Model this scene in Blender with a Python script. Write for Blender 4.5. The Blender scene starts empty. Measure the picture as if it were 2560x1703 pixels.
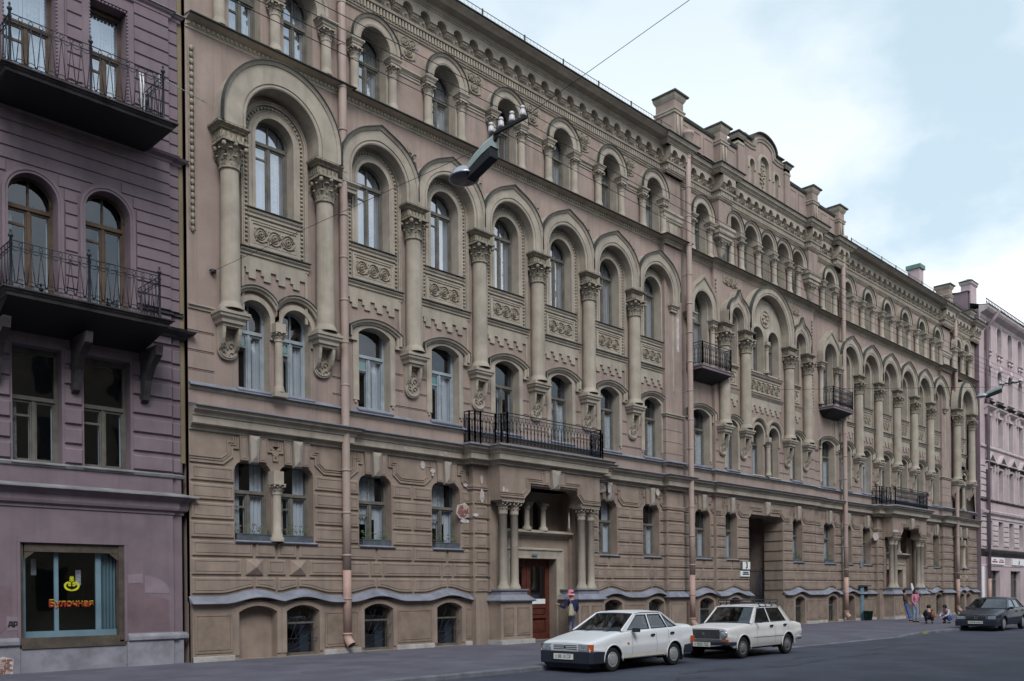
import bpy, bmesh, math, random
from mathutils import Vector, Matrix
from mathutils.geometry import tessellate_polygon
random.seed(7)
SC = bpy.context.scene
COL = SC.collection
PI = math.pi
R = math.radians

# ---------------------------------------------------------------- camera
EYE = 1.6; CY = -22.008; FPX = 2262.; PHI = math.atan2(2244., FPX); ROLL = 0.0103
cam = bpy.data.cameras.new("camera"); cob = bpy.data.objects.new("camera", cam); COL.objects.link(cob)
fw = Vector((math.cos(PHI), math.sin(PHI), 0)); rt = Vector((math.sin(PHI), -math.cos(PHI), 0)); up = Vector((0, 0, 1))
r2 = rt * math.cos(ROLL) - up * math.sin(ROLL); u2 = up * math.cos(ROLL) + rt * math.sin(ROLL)
cob.matrix_world = Matrix(((r2.x, u2.x, -fw.x, 0), (r2.y, u2.y, -fw.y, CY), (r2.z, u2.z, -fw.z, EYE), (0, 0, 0, 1)))
cam.lens = 36 * FPX / 2560.; cam.sensor_width = 36; cam.sensor_fit = 'HORIZONTAL'
cam.shift_x = -6.5 / 2560.; cam.shift_y = 635.5 / 2560.
cam.clip_start = 0.1; cam.clip_end = 3000
SC.camera = cob

# ---------------------------------------------------------------- sky and sun
SUN_EL, SUN_AZ = R(46), R(-28)     # high soft sun, behind the camera's left shoulder
W = bpy.data.worlds.new("World"); SC.world = W; W.use_nodes = True
nt = W.node_tree; N = nt.nodes; L = nt.links; N.clear()
out = N.new('ShaderNodeOutputWorld'); bg = N.new('ShaderNodeBackground')
sky = N.new('ShaderNodeTexSky'); sky.sky_type = 'NISHITA'; sky.sun_disc = False
sky.sun_elevation = SUN_EL; sky.sun_rotation = PI - SUN_AZ
sky.air_density = 1.0; sky.dust_density = 1.0; sky.ozone_density = 1.0
tc = N.new('ShaderNodeTexCoord')
mp = N.new('ShaderNodeMapping'); mp.inputs['Scale'].default_value = (1.5, 1.5, 2.6); mp.inputs['Location'].default_value = (.9, .3, .2)
n1 = N.new('ShaderNodeTexNoise'); n1.inputs['Scale'].default_value = 1.7; n1.inputs['Detail'].default_value = 8; n1.inputs['Roughness'].default_value = .52
rmp = N.new('ShaderNodeValToRGB'); rmp.color_ramp.elements[0].position = .42; rmp.color_ramp.elements[1].position = .53
sx = N.new('ShaderNodeSeparateXYZ')
hz = N.new('ShaderNodeMapRange'); hz.inputs['From Min'].default_value = .58; hz.inputs['From Max'].default_value = .22
hz.inputs['To Min'].default_value = .25; hz.inputs['To Max'].default_value = 1.0
mm = N.new('ShaderNodeMath'); mm.operation = 'MULTIPLY'; mm.use_clamp = True
ma = N.new('ShaderNodeMath'); ma.operation = 'MULTIPLY_ADD'; ma.inputs[1].default_value = .80; ma.inputs[2].default_value = .0; ma.use_clamp = True
vs = N.new('ShaderNodeVectorMath'); vs.operation = 'SCALE'; vs.inputs['Scale'].default_value = 1.0
mix = N.new('ShaderNodeMix'); mix.data_type = 'RGBA'
mix0 = N.new('ShaderNodeMix'); mix0.data_type = 'RGBA'; mix0.inputs[0].default_value = .72; mix0.inputs[7].default_value = (4.7, 5.85, 6.35, 1)
mix.inputs[7].default_value = (7.3, 7.5, 7.8, 1)
bg.inputs['Strength'].default_value = .10
L.new(tc.outputs['Generated'], mp.inputs['Vector']); L.new(mp.outputs[0], n1.inputs['Vector']); L.new(n1.outputs['Fac'], rmp.inputs['Fac'])
L.new(tc.outputs['Generated'], sx.inputs[0]); L.new(sx.outputs['Z'], hz.inputs['Value'])
L.new(rmp.outputs['Color'], mm.inputs[0]); L.new(hz.outputs[0], mm.inputs[1])
L.new(mm.outputs[0], mix.inputs[0])
L.new(sky.outputs[0], mix0.inputs[6]); L.new(mix0.outputs[2], mix.inputs[6]); L.new(mix.outputs[2], bg.inputs['Color']); L.new(bg.outputs[0], out.inputs[0])
sl = bpy.data.lights.new("sun", 'SUN'); sl.energy = 1.5; sl.angle = R(26); sl.color = (1, .965, .96)
so = bpy.data.objects.new("sun", sl); COL.objects.link(so)
sd = Vector((math.sin(SUN_AZ) * math.cos(SUN_EL), -math.cos(SUN_AZ) * math.cos(SUN_EL), math.sin(SUN_EL)))
so.rotation_euler = sd.to_track_quat('Z', 'Y').to_euler(); so.location = (20, -30, 60)
SC.view_settings.view_transform = 'Standard'; SC.view_settings.look = 'None'; SC.view_settings.exposure = 0.72; SC.view_settings.gamma = 1
SC.cycles.max_bounces = 8; SC.cycles.transparent_max_bounces = 24

# ---------------------------------------------------------------- helpers: objects
def tag(o, label=None, cat=None, group=None, kind=None):
    if label: o['label'] = label
    if cat: o['category'] = cat
    if group: o['group'] = group
    if kind: o['kind'] = kind
    return o
def thing(name, loc, label, cat, group=None, rz=0):
    o = bpy.data.objects.new(name, None); COL.objects.link(o); o.location = loc; o.rotation_euler = (0, 0, rz)
    o.empty_display_size = .3
    return tag(o, label, cat, group)
def inst(o, loc, parent=None, scale=None, rz=None):
    """copy of a part (or thing) with its children, sharing mesh data"""
    c = o.copy(); COL.objects.link(c)
    if parent is not None: c.parent = parent
    c.location = loc
    if scale: c.scale = scale
    if rz is not None: c.rotation_euler = (0, 0, rz)
    for ch in o.children:
        d = ch.copy(); COL.objects.link(d); d.parent = c
        for g in ch.children:
            e = g.copy(); COL.objects.link(e); e.parent = d
    return c

class MB:
    def __init__(s): s.v = []; s.f = []; s.m = []; s.s = []
    def add(s, vs, fs, m=0, sm=False):
        b = len(s.v); s.v += [tuple(v) for v in vs]
        for f in fs: s.f.append([b + i for i in f]); s.m.append(m); s.s.append(sm)
    def box(s, x0, x1, y0, y1, z0, z1, m=0):
        s.add([(x0,y0,z0),(x1,y0,z0),(x1,y1,z0),(x0,y1,z0),(x0,y0,z1),(x1,y0,z1),(x1,y1,z1),(x0,y1,z1)],
              [(0,3,2,1),(4,5,6,7),(0,1,5,4),(1,2,6,5),(2,3,7,6),(3,0,4,7)], m)
    def build(s, name, mats, parent=None, loc=(0,0,0), bev=0, rz=0, fix=False):
        me = bpy.data.meshes.new(name); me.from_pydata(s.v, [], s.f)
        if not isinstance(mats, (list, tuple)): mats = [mats]
        for m in mats: me.materials.append(m)
        me.polygons.foreach_set('material_index', s.m); me.polygons.foreach_set('use_smooth', s.s)
        if fix:
            bm = bmesh.new(); bm.from_mesh(me); bmesh.ops.remove_doubles(bm, verts=bm.verts, dist=1e-5); bmesh.ops.recalc_face_normals(bm, faces=bm.faces); bm.to_mesh(me); bm.free()
        me.update()
        o = bpy.data.objects.new(name, me); COL.objects.link(o); o.location = loc; o.rotation_euler = (0, 0, rz)
        if parent: o.parent = parent
        if bev:
            b = o.modifiers.new('b', 'BEVEL'); b.width = bev; b.segments = 2; b.limit_method = 'ANGLE'; b.angle_limit = R(40)
        return o
    def xf(s, M):
        s.v = [tuple(M @ Vector(v)) for v in s.v]; return s
    def merge(s, o, M=None):
        b = len(s.v); s.v += [tuple(M @ Vector(v)) if M else v for v in o.v]
        for f, m, q in zip(o.f, o.m, o.s): s.f.append([b + i for i in f]); s.m.append(m); s.s.append(q)
    def lathe(s, cx, cy, prof, n=16, m=0, a0=0, a1=2*PI, sm=True):
        full = abs(a1 - a0 - 2*PI) < 1e-6; k = n if full else n + 1
        vs = [(cx + r*math.cos(a0+(a1-a0)*i/n), cy + r*math.sin(a0+(a1-a0)*i/n), z) for r, z in prof for i in range(k)]
        fs = []
        for j in range(len(prof)-1):
            for i in range(n):
                a = j*k+i; b = j*k+(i+1) % k; fs.append((a, b, b+k, a+k))
        s.add(vs, fs, m, sm)
    def tube(s, pts, r, n=6, m=0, sm=True, cap=True, flat=1.0):
        pts = [Vector(p) for p in pts]; P = len(pts); rs = r if isinstance(r, (list, tuple)) else [r]*P
        vs = []; ref = None
        for i in range(P):
            t = (pts[min(i+1, P-1)] - pts[max(i-1, 0)])
            if t.length < 1e-9: t = Vector((0, 0, 1))
            t.normalize()
            if ref is None:
                ref = Vector((0, 1, 0)) if abs(t.y) < .9 else Vector((0, 0, 1))
            u = (ref - t*ref.dot(t))
            if u.length < 1e-6: u = t.orthogonal()
            u.normalize(); w = t.cross(u); ref = u
            for k in range(n):
                a = 2*PI*k/n; vs.append(pts[i] + u*math.cos(a)*rs[i]*flat + w*math.sin(a)*rs[i])
        fs = [(i*n+k, i*n+(k+1) % n, (i+1)*n+(k+1) % n, (i+1)*n+k) for i in range(P-1) for k in range(n)]
        if cap: fs += [tuple(range(n))[::-1], tuple((P-1)*n+k for k in range(n))]
        s.add(vs, fs, m, sm)
    def ball(s, c, r, m=0, nu=8, nv=5, sc=(1,1,1)):
        prof = [(math.cos(-PI/2+PI*j/nv), math.sin(-PI/2+PI*j/nv)) for j in range(nv+1)]
        vs = [(c[0]+sc[0]*r*p*math.cos(2*PI*i/nu), c[1]+sc[1]*r*p*math.sin(2*PI*i/nu), c[2]+sc[2]*r*q) for p, q in prof for i in range(nu)]
        s.add(vs, [(j*nu+i, j*nu+(i+1) % nu, (j+1)*nu+(i+1) % nu, (j+1)*nu+i) for j in range(nv) for i in range(nu)], m, True)
    def quad(s, a, b, c, d, m=0): s.add([a, b, c, d], [(0, 1, 2, 3)], m)
    # wall with holes: face polygon(s) in XZ at y=yf, reveals to yb.  holes = list of point lists
    def wall(s, outer, holes, yf, yb, m=0, mr=None, fmap=None):
        mr = m if mr is None else mr
        fm = fmap or (lambda x, y, z: (x, y, z))
        loops = [[Vector((x, z, 0)) for x, z in outer]] + [[Vector((x, z, 0)) for x, z in h] for h in holes]
        flat = [p for l in loops for p in l]
        tris = tessellate_polygon(loops)
        s.add([fm(p.x, yf, p.y) for p in flat], [tuple(t) for t in tris], m)
        if yb is not None:
            for h in holes:
                n = len(h); s.add([fm(x, yf, z) for x, z in h] + [fm(x, yb, z) for x, z in h], [(i, (i+1) % n, n+(i+1) % n, n+i) for i in range(n)], mr)
    # solid slab from polygon in XZ
    def slab(s, poly, yf, yb, m=0, mside=None, back=False):
        loops = [[Vector((x, z, 0)) for x, z in poly]]; tris = tessellate_polygon(loops); n = len(poly)
        s.add([(x, yf, z) for x, z in poly], [tuple(t) for t in tris], m)
        if back: s.add([(x, yb, z) for x, z in poly], [tuple(t) for t in tris], m)
        s.add([(x, yf, z) for x, z in poly] + [(x, yb, z) for x, z in poly], [(i, (i+1) % n, n+(i+1) % n, n+i) for i in range(n)], m if mside is None else mside)
    # raised nested rings from a polygon: loops = [(inset, height)], then cap
    def rings(s, poly, loops, y0, m=0):
        n = len(poly); vs = []
        for ins, h in loops: vs += [(x, y0-h, z) for x, z in offset(poly, ins)]
        fs = [(j*n+i, j*n+(i+1) % n, (j+1)*n+(i+1) % n, (j+1)*n+i) for j in range(len(loops)-1) for i in range(n)]
        s.add(vs, fs, m)
        last = offset(poly, loops[-1][0]); y = y0-loops[-1][1]
        if n == 4: s.add([(x, y, z) for x, z in last], [(0, 1, 2, 3)], m)
        else: s.add([(x, y, z) for x, z in last], [tuple(t) for t in tessellate_polygon([[Vector((x, z, 0)) for x, z in last]])], m)
    # horizontal moulding along plan path, profile (out, z)
    def hmold(s, path, prof, m=0, closed=False, sm=False, caps=True):
        n = len(path); P = []
        for i in range(n):
            a = path[i-1] if (i > 0 or closed) else None; b = path[i]; c = path[(i+1) % n] if (i < n-1 or closed) else None
            def nr(p, q):
                d = Vector((q[0]-p[0], q[1]-p[1])); d.normalize(); return Vector((d.y, -d.x))
            if a is None: nn = nr(b, c); k = 1
            elif c is None: nn = nr(a, b); k = 1
            else:
                n1_, n2_ = nr(a, b), nr(b, c); nn = n1_+n2_
                if nn.length < 1e-6: nn = n1_
                nn.normalize(); k = 1/max(.3, nn.dot(n1_))
            P.append((b, nn*k))
        q = len(prof)
        vs = [(b[0]+nn.x*o, b[1]+nn.y*o, z) for b, nn in P for o, z in prof]
        fs = [(i*q+j, ((i+1) % n)*q+j, ((i+1) % n)*q+j+1, i*q+j+1) for i in range(n if closed else n-1) for j in range(q-1)]
        if caps and not closed: fs += [tuple(range(q)), tuple((n-1)*q+j for j in range(q))]
        s.add(vs, fs, m, sm)
    # in-plane sweep along XZ path, profile (n, out)
    def psweep(s, path, prof, y0, m=0, closed=False, clamp=None, vf=None, caps=True, sm=False):
        n = len(path); vs = []; q = len(prof)
        for i in range(n):
            a = path[i-1] if (i > 0 or closed) else None; b = path[i]; c = path[(i+1) % n] if (i < n-1 or closed) else None
            def nr(p, r):
                d = Vector((r[0]-p[0], r[1]-p[1])); d.normalize(); return Vector((-d.y, d.x))
            if a is None: nn = nr(b, c); k = 1
            elif c is None: nn = nr(a, b); k = 1
            else:
                n1_, n2_ = nr(a, b), nr(b, c); nn = n1_+n2_; nn.normalize(); k = 1/max(.3, nn.dot(n1_))
            for t, o in prof:
                x = b[0]+nn.x*k*t; z = b[1]+nn.y*k*t
                if clamp: x = max(clamp[0], min(clamp[1], x))
                p = (x, y0-o, z)
                if vf: p = vf(p, t)
                vs.append(p)
        fs = [(i*q+j, ((i+1) % n)*q+j, ((i+1) % n)*q+j+1, i*q+j+1) for i in range(n if closed else n-1) for j in range(q-1)]
        if caps and not closed: fs += [tuple(range(q)), tuple((n-1)*q+j for j in range(q))]
        s.add(vs, fs, m, sm)

def offset(poly, d):
    """inset a polygon (either winding) by d with mitres"""
    n = len(poly); A = sum(poly[i][0]*poly[(i+1) % n][1]-poly[(i+1) % n][0]*poly[i][1] for i in range(n)); sg = 1 if A > 0 else -1
    if abs(d) < 1e-9: return list(poly)
    res = []
    for i in range(n):
        a, b, c = Vector(poly[i-1]), Vector(poly[i]), Vector(poly[(i+1) % n])
        d1 = (b-a).normalized(); d2 = (c-b).normalized(); n1_ = Vector((-d1.y, d1.x))*sg; n2_ = Vector((-d2.y, d2.x))*sg
        nn = n1_+n2_
        if nn.length < 1e-6: nn = n1_
        nn.normalize(); k = 1/max(.35, nn.dot(n1_)); p = b+nn*k*d; res.append((p.x, p.y))
    return res
def rect(x0, x1, z0, z1): return [(x0, z0), (x1, z0), (x1, z1), (x0, z1)]
def arc(cx, cz, r, a0, a1, n): return [(cx+r*math.cos(a0+(a1-a0)*i/n), cz+r*math.sin(a0+(a1-a0)*i/n)) for i in range(n+1)]
def archpath(cx, r, z0, zc, n=20):      # left foot up over to right foot
    return ([(cx-r, z0)] if zc-z0 > 1e-4 else []) + arc(cx, zc, r, PI, 0, n) + ([(cx+r, z0)] if zc-z0 > 1e-4 else [])
def seghole(cx, hw, z0, zs, rise, n=10):  # segmental arch opening, ccw from bottom-left
    r = (hw*hw+rise*rise)/(2*rise); zc = zs+rise-r; a = math.asin(min(1, hw/r))
    top = [(cx+r*math.sin(a*(1-2*i/n)), zc+r*math.cos(a*(1-2*i/n))) for i in range(n+1)]
    return [(cx-hw, z0), (cx+hw, z0)] + top
def segpath(cx, hw, z0, zs, rise, n=10): # left foot to right foot
    h = seghole(cx, hw, z0, zs, rise, n); top = h[2:][::-1]; return [(cx-hw, z0)] + top + [(cx+hw, z0)]
def roundhole(cx, hw, z0, zt, r, n=4):   # flat top, rounded corners
    return [(cx-hw, z0), (cx+hw, z0)] + arc(cx+hw-r, zt-r, r, 0, PI/2, n) + arc(cx-hw+r, zt-r, r, PI/2, PI, n)
def roundpath(cx, hw, z0, zt, r, n=4):
    h = roundhole(cx, hw, z0, zt, r, n); return [h[0]] + h[2:][::-1] + [h[1]]
def archhole(cx, r, z0, zc, n=20): return [(cx-r, z0), (cx+r, z0)] + arc(cx, zc, r, 0, PI, n)

# ---------------------------------------------------------------- materials
def mat(name, col, rough=.85, var=.12, scale=3.0, bump=.15, bscale=60., metal=0, col2=None, stain=0, streak=0, spec=.3, stain_col=(.05,.05,.045), patch=None):
    m = bpy.data.materials.new(name); m.use_nodes = True; n = m.node_tree.nodes; l = m.node_tree.links
    b = n['Principled BSDF']; b.inputs['Roughness'].default_value = rough; b.inputs['Metallic'].default_value = metal
    if 'Specular IOR Level' in b.inputs: b.inputs['Specular IOR Level'].default_value = spec
    g = n.new('ShaderNodeNewGeometry')
    cur = None
    if var or col2:
        t = n.new('ShaderNodeTexNoise'); t.inputs['Scale'].default_value = scale; t.inputs['Detail'].default_value = 6; t.inputs['Roughness'].default_value = .6
        l.new(g.outputs['Position'], t.inputs['Vector'])
        r = n.new('ShaderNodeValToRGB'); r.color_ramp.elements[0].position = .32; r.color_ramp.elements[1].position = .68
        c2 = col2 or tuple(min(1, c*(1+var)) for c in col); c1 = tuple(c*(1-var) for c in col)
        r.color_ramp.elements[0].color = (*c1, 1); r.color_ramp.elements[1].color = (*c2, 1)
        l.new(t.outputs['Fac'], r.inputs['Fac']); cur = r.outputs['Color']
    def blend(cur, fac_socket, c):
        mx = n.new('ShaderNodeMix'); mx.data_type = 'RGBA'
        if cur: l.new(cur, mx.inputs[6])
        else: mx.inputs[6].default_value = (*col, 1)
        mx.inputs[7].default_value = (*c, 1); l.new(fac_socket, mx.inputs[0]); return mx.outputs[2]
    def noise_mask(vec_scale, sc_, lo, hi, amt, det=5, rg=.6):
        mpn = n.new('ShaderNodeMapping'); mpn.inputs['Scale'].default_value = vec_scale; l.new(g.outputs['Position'], mpn.inputs['Vector'])
        t = n.new('ShaderNodeTexNoise'); t.inputs['Scale'].default_value = sc_; t.inputs['Detail'].default_value = det; t.inputs['Roughness'].default_value = rg
        l.new(mpn.outputs[0], t.inputs['Vector'])
        mr = n.new('ShaderNodeMapRange'); mr.inputs['From Min'].default_value = lo; mr.inputs['From Max'].default_value = hi; mr.inputs['To Max'].default_value = amt
        l.new(t.outputs['Fac'], mr.inputs['Value']); return mr.outputs[0]
    if streak: cur = blend(cur, noise_mask((2.6, 2.6, .16), 1.6, .50, .78, streak), stain_col)
    if stain: cur = blend(cur, noise_mask((1, 1, 1), .55, .52, .80, stain, 8, .7), stain_col)
    if patch:
        cur = blend(cur, noise_mask((1, 1, 1), patch[1], patch[2], patch[2]+.02, patch[3] if len(patch) > 3 else .8, 4, .55), patch[0])
    if cur: l.new(cur, b.inputs['Base Color'])
    else: b.inputs['Base Color'].default_value = (*col, 1)
    if bump:
        t = n.new('ShaderNodeTexNoise'); t.inputs['Scale'].default_value = bscale; t.inputs['Detail'].default_value = 4
        l.new(g.outputs['Position'], t.inputs['Vector'])
        bp = n.new('ShaderNodeBump'); bp.inputs['Strength'].default_value = bump; bp.inputs['Distance'].default_value = .01
        l.new(t.outputs['Fac'], bp.inputs['Height']); l.new(bp.outputs[0], b.inputs['Normal'])
    return m
def glass(name, tint=(.86,.89,.90), refl=.18, rough=.02):
    m = bpy.data.materials.new(name); m.use_nodes = True; n = m.node_tree.nodes; l = m.node_tree.links; n.clear()
    o = n.new('ShaderNodeOutputMaterial'); tr = n.new('ShaderNodeBsdfTransparent'); gl = n.new('ShaderNodeBsdfGlossy'); mx = n.new('ShaderNodeMixShader')
    tr.inputs[0].default_value = (*tint, 1); gl.inputs['Color'].default_value = (.9, .93, 1, 1); gl.inputs['Roughness'].default_value = rough
    lw = n.new('ShaderNodeLayerWeight'); lw.inputs['Blend'].default_value = .5
    pw = n.new('ShaderNodeMath'); pw.operation = 'POWER'; pw.inputs[1].default_value = 4.0
    ad = n.new('ShaderNodeMath'); ad.operation = 'MULTIPLY_ADD'; ad.use_clamp = True; ad.inputs[1].default_value = .9; ad.inputs[2].default_value = refl
    l.new(lw.outputs['Facing'], pw.inputs[0]); l.new(pw.outputs[0], ad.inputs[0]); l.new(ad.outputs[0], mx.inputs[0])
    g = n.new('ShaderNodeNewGeometry'); t = n.new('ShaderNodeTexNoise'); t.inputs['Scale'].default_value = 1.3; t.inputs['Detail'].default_value = 1
    l.new(g.outputs['Position'], t.inputs['Vector']); bp = n.new('ShaderNodeBump'); bp.inputs['Strength'].default_value = .06; bp.inputs['Distance'].default_value = .1
    l.new(t.outputs['Fac'], bp.inputs['Height']); l.new(bp.outputs[0], gl.inputs['Normal'])
    l.new(tr.outputs[0], mx.inputs[1]); l.new(gl.outputs[0], mx.inputs[2]); l.new(mx.outputs[0], o.inputs[0]); return m
M = {}
M['pink'] = mat('pink_stucco', (.295, .228, .198), var=.15, scale=.9, streak=.5, stain=.4, patch=((.255,.20,.175), .4, .58, .6), bump=.2, bscale=90, stain_col=(.105,.09,.083))
M['tan'] = mat('tan_stucco', (.255, .202, .165), var=.18, scale=1.4, streak=.42, stain=.35, bump=.25, bscale=90, stain_col=(.105,.09,.08))
M['rough'] = mat('roughcast', (.215, .165, .13), var=.2, scale=2.5, stain=.25, bump=1.0, bscale=34, stain_col=(.1,.09,.085))
M['trim'] = mat('stone_trim', (.335, .297, .245), var=.18, scale=1.7, streak=.42, stain=.25, bump=.15, bscale=80, stain_col=(.135,.12,.10))
M['trimd'] = mat('relief_trim', (.26, .225, .178), var=.35, scale=6, streak=.3, bump=.3, bscale=40, stain_col=(.1,.095,.085))
M['cap'] = mat('capital_stone', (.25, .222, .175), var=.45, scale=14, streak=.3, stain=.35, bump=.5, bscale=45, stain_col=(.075,.07,.06))
M['key'] = mat('keystone_grey', (.29, .26, .225), var=.1, scale=4, stain=.3, bump=.15)
M['flash'] = mat('zinc_flashing', (.175, .185, .225), rough=.6, var=.3, scale=2.2, stain=.5, bump=.1, bscale=8, stain_col=(.13,.10,.09), spec=.4)
M['flashdark'] = mat('dark_flashing', (.05, .055, .05), rough=.7, var=.3, scale=2, bump=.1, bscale=10)
M['greenroof'] = mat('green_roof_sheet', (.10, .19, .16), rough=.6, var=.25, scale=2, bump=.1, bscale=8)
M['plinth'] = mat('limestone_plinth', (.36, .34, .32), var=.25, scale=3, stain=.7, bump=.4, bscale=25, stain_col=(.13,.12,.12))
M['door'] = mat('red_brown_door', (.085, .026, .018), rough=.5, var=.25, scale=5, bump=.1, bscale=30)
M['pipe'] = mat('pipe_paint', (.35, .27, .235), rough=.6, var=.12, scale=1.5, streak=.3, bump=.05, stain_col=(.2,.13,.11))
M['pipelow'] = mat('pipe_fresh_paint', (.38, .26, .22), rough=.6, var=.15, scale=2, stain=.4, bump=.05, stain_col=(.25,.14,.11))
M['iron'] = mat('painted_iron', (.016, .018, .028), rough=.5, var=.3, scale=6, bump=.1, spec=.4)
M['ironbr'] = mat('rail_rust', (.075, .06, .06), rough=.7, var=.3, scale=6, bump=0)
M['frame'] = mat('window_frame_brown', (.12, .115, .10), rough=.6, var=.3, scale=3, bump=.05)
M['framel'] = mat('window_frame_pale', (.27, .31, .34), rough=.6, var=.2, scale=3, bump=.05)
M['frameo'] = mat('window_frame_ochre', (.085, .06, .04), rough=.6, var=.3, scale=3, bump=.05)
M['inner'] = mat('inner_window_paint', (.45, .52, .60), rough=.6, var=.1, scale=3, bump=0)
M['dark'] = mat('dark_interior', (.02, .021, .021), rough=.9, var=.3, bump=0)  # near-black colour stands in for the darkness of unlit rooms
M['curt'] = mat('white_curtain', (.44, .47, .52), rough=.9, var=.1, scale=2, bump=0)
M['lace'] = mat('lace_curtain', (.40, .42, .45), rough=.9, var=.35, scale=14, bump=0)
M['green'] = mat('green_pane_paper', (.06, .23, .19), rough=.8, var=.2, scale=3, bump=0)
M['glass'] = glass('window_glass', refl=.10)
M['glassup'] = glass('sky_facing_glass', refl=.38)
M['plaster'] = mat('bare_plaster', (.44, .40, .385), var=.3, scale=8, bump=.4, bscale=30)
M['brick'] = mat('exposed_brick', (.20, .10, .085), var=.35, scale=9, bump=.6, bscale=20, patch=((.45,.36,.34), 7, .55))
M['purple'] = mat('mauve_stucco', (.18, .138, .158), var=.18, scale=1.1, streak=.45, stain=.3, bump=.2, bscale=90, stain_col=(.10,.08,.10))
M['purpled'] = mat('mauve_repaint', (.155, .108, .122), var=.2, scale=1.5, stain=.3, bump=.2, bscale=80, stain_col=(.24,.18,.22))
M['purplel'] = mat('mauve_patch_pale', (.22, .17, .20), var=.15, scale=2.5, bump=.2, bscale=80)
M['ptrim'] = mat('mauve_trim', (.19, .147, .168), var=.15, scale=2, streak=.4, bump=.1, stain_col=(.09,.08,.09))
M['sootrim'] = mat('sooty_slab', (.045, .04, .042), var=.5, scale=3, streak=.3, bump=.3, stain_col=(.02,.02,.02))
M['pzinc'] = mat('cornice_zinc', (.20, .20, .205), rough=.6, var=.3, scale=2, bump=.1, stain=.5)
M['pplinth'] = mat('purple_plinth', (.22, .22, .25), var=.3, scale=2.2, stain=.8, bump=.3, bscale=30, stain_col=(.09,.10,.11))
M['rose'] = mat('rose_stucco', (.42, .335, .345), var=.12, scale=.8, streak=.3, bump=.15, bscale=50, stain_col=(.2,.16,.17))
M['roset'] = mat('rose_trim', (.50, .43, .43), var=.15, scale=1, streak=.5, bump=.15, bscale=50, stain_col=(.2,.18,.18))
M['khaki'] = mat('khaki_recess', (.20, .16, .10), var=.15, scale=1, bump=.1)
M['shopwood'] = mat('shop_frame_wood', (.075, .06, .048), rough=.7, var=.35, scale=4, bump=.3, bscale=20)
M['shopblue'] = mat('shop_blue_frame', (.13, .21, .255), rough=.6, var=.15, scale=2, bump=.05)
M['shopblued'] = mat('shop_blue_curtain', (.018, .032, .045), rough=.9, var=.3, scale=1.5, bump=0)
M['yellow'] = mat('yellow_vinyl', (.50, .50, .02), rough=.6, var=0, bump=0)
M['red'] = mat('red_vinyl', (.24, .02, .012), rough=.6, var=0, bump=0)
M['white'] = mat('white_paint', (.70, .72, .73), rough=.6, var=.06, scale=4, bump=0)
M['black'] = mat('black_paint', (.015, .016, .018), rough=.6, var=0, bump=0)
M['asph'] = mat('road_asphalt', (.046, .052, .074), rough=.82, var=.15, scale=.7, col2=(.064,.070,.098), stain=.5, bump=.5, bscale=120, stain_col=(.036,.037,.045), spec=.25)
M['pave'] = mat('pavement_asphalt', (.105, .104, .13), rough=.9, var=.2, scale=.8, stain=.5, patch=((.085,.084,.106), .45, .56, .7), bump=.5, bscale=140, stain_col=(.085,.082,.1), spec=.2)
M['kerb'] = mat('granite_kerb', (.13, .135, .155), rough=.85, var=.3, scale=2, stain=.3, bump=.3, bscale=60)
M['soil'] = mat('planter_soil', (.04, .03, .02), bump=.3)
M['planter'] = mat('planter_wood', (.075, .09, .105), rough=.7, var=.3, scale=6, bump=.2)
M['leaf'] = mat('leaf', (.06, .12, .04), rough=.6, var=.4, scale=20, bump=0)
M['flower'] = mat('petal', (.16, .05, .06), rough=.6, var=.3, bump=0)
M['porc'] = mat('porcelain', (.52, .51, .52), rough=.4, var=.05, bump=0, spec=.6)
# ================================================================ ground
PZ = -0.03; RZ = -0.13
def kerb_y(x): 
    for (a, ya), (b, yb) in zip(KY, KY[1:]):
        if x <= b: return ya+(yb-ya)*(x-a)/(b-a)
    return KY[-1][1]
KY = [(-60, -7.95), (14, -7.95), (22, -8.15), (26, -8.4), (33.6, -8.5), (36.2, -8.35), (60, -8.5), (300, -8.5)]
def kerb_z(x):   # dropped kerb at the gateway
    def st(a, b, t): t = max(0, min(1, (t-a)/(b-a))); return t*t*(3-2*t)
    d = st(22, 25, x)*(1-st(33.8, 36, x)); return PZ-d*.085
m = MB(); NX = 180; xs = [-60+i*2.0 for i in range(NX+1)]
for i in range(NX):
    for a, b, fa, fb in ((0, .85, 0, 0), (.85, 1, 0, 1)):
        def pt(x, t, f): y = .6+(kerb_y(x)+.18-.6)*t; return (x, y, PZ+(kerb_z(x)-PZ)*f)
        m.quad(pt(xs[i], b, fb), pt(xs[i+1], b, fb), pt(xs[i+1], a, fa), pt(xs[i], a, fa))
o = m.build('pavement', M['pave']); tag(o, 'grey asphalt pavement in front of the houses', 'pavement', kind='structure')
m = MB()
x = -40.0
while x < 130:
    ln = 1.15 if x > -5 else 2.0; x1 = x+ln-.012; g = .002*random.random()
    ya, yb = kerb_y(x), kerb_y(x1); za, zb = kerb_z(x)+.004+g, kerb_z(x1)+.004+g; w = .19; c = .02
    A = [(ya+w, RZ-.1), (ya+w, za), (ya+c, za), (ya, za-c), (ya-.015, RZ-.1)]; B = [(yb+w, RZ-.1), (yb+w, zb), (yb+c, zb), (yb, zb-c), (yb-.015, RZ-.1)]
    m.add([(x, y, z) for y, z in A]+[(x1, y, z) for y, z in B], [(i, (i+1) % 5, 5+(i+1) % 5, 5+i) for i in range(5)]+[(0, 1, 2, 3, 4), (9, 8, 7, 6, 5)])
    x += ln
o = m.build('kerb', M['kerb']); tag(o, 'grey granite kerb between pavement and road', 'kerb', kind='structure')
m = MB(); m.add([(-400, -7.6, RZ), (400, -7.6, RZ), (400, -60, RZ), (-400, -60, RZ)], [(0, 1, 2, 3)])
o = m.build('road', M['asph']); tag(o, 'blue grey asphalt road with dark patches', 'road', kind='structure')
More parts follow.
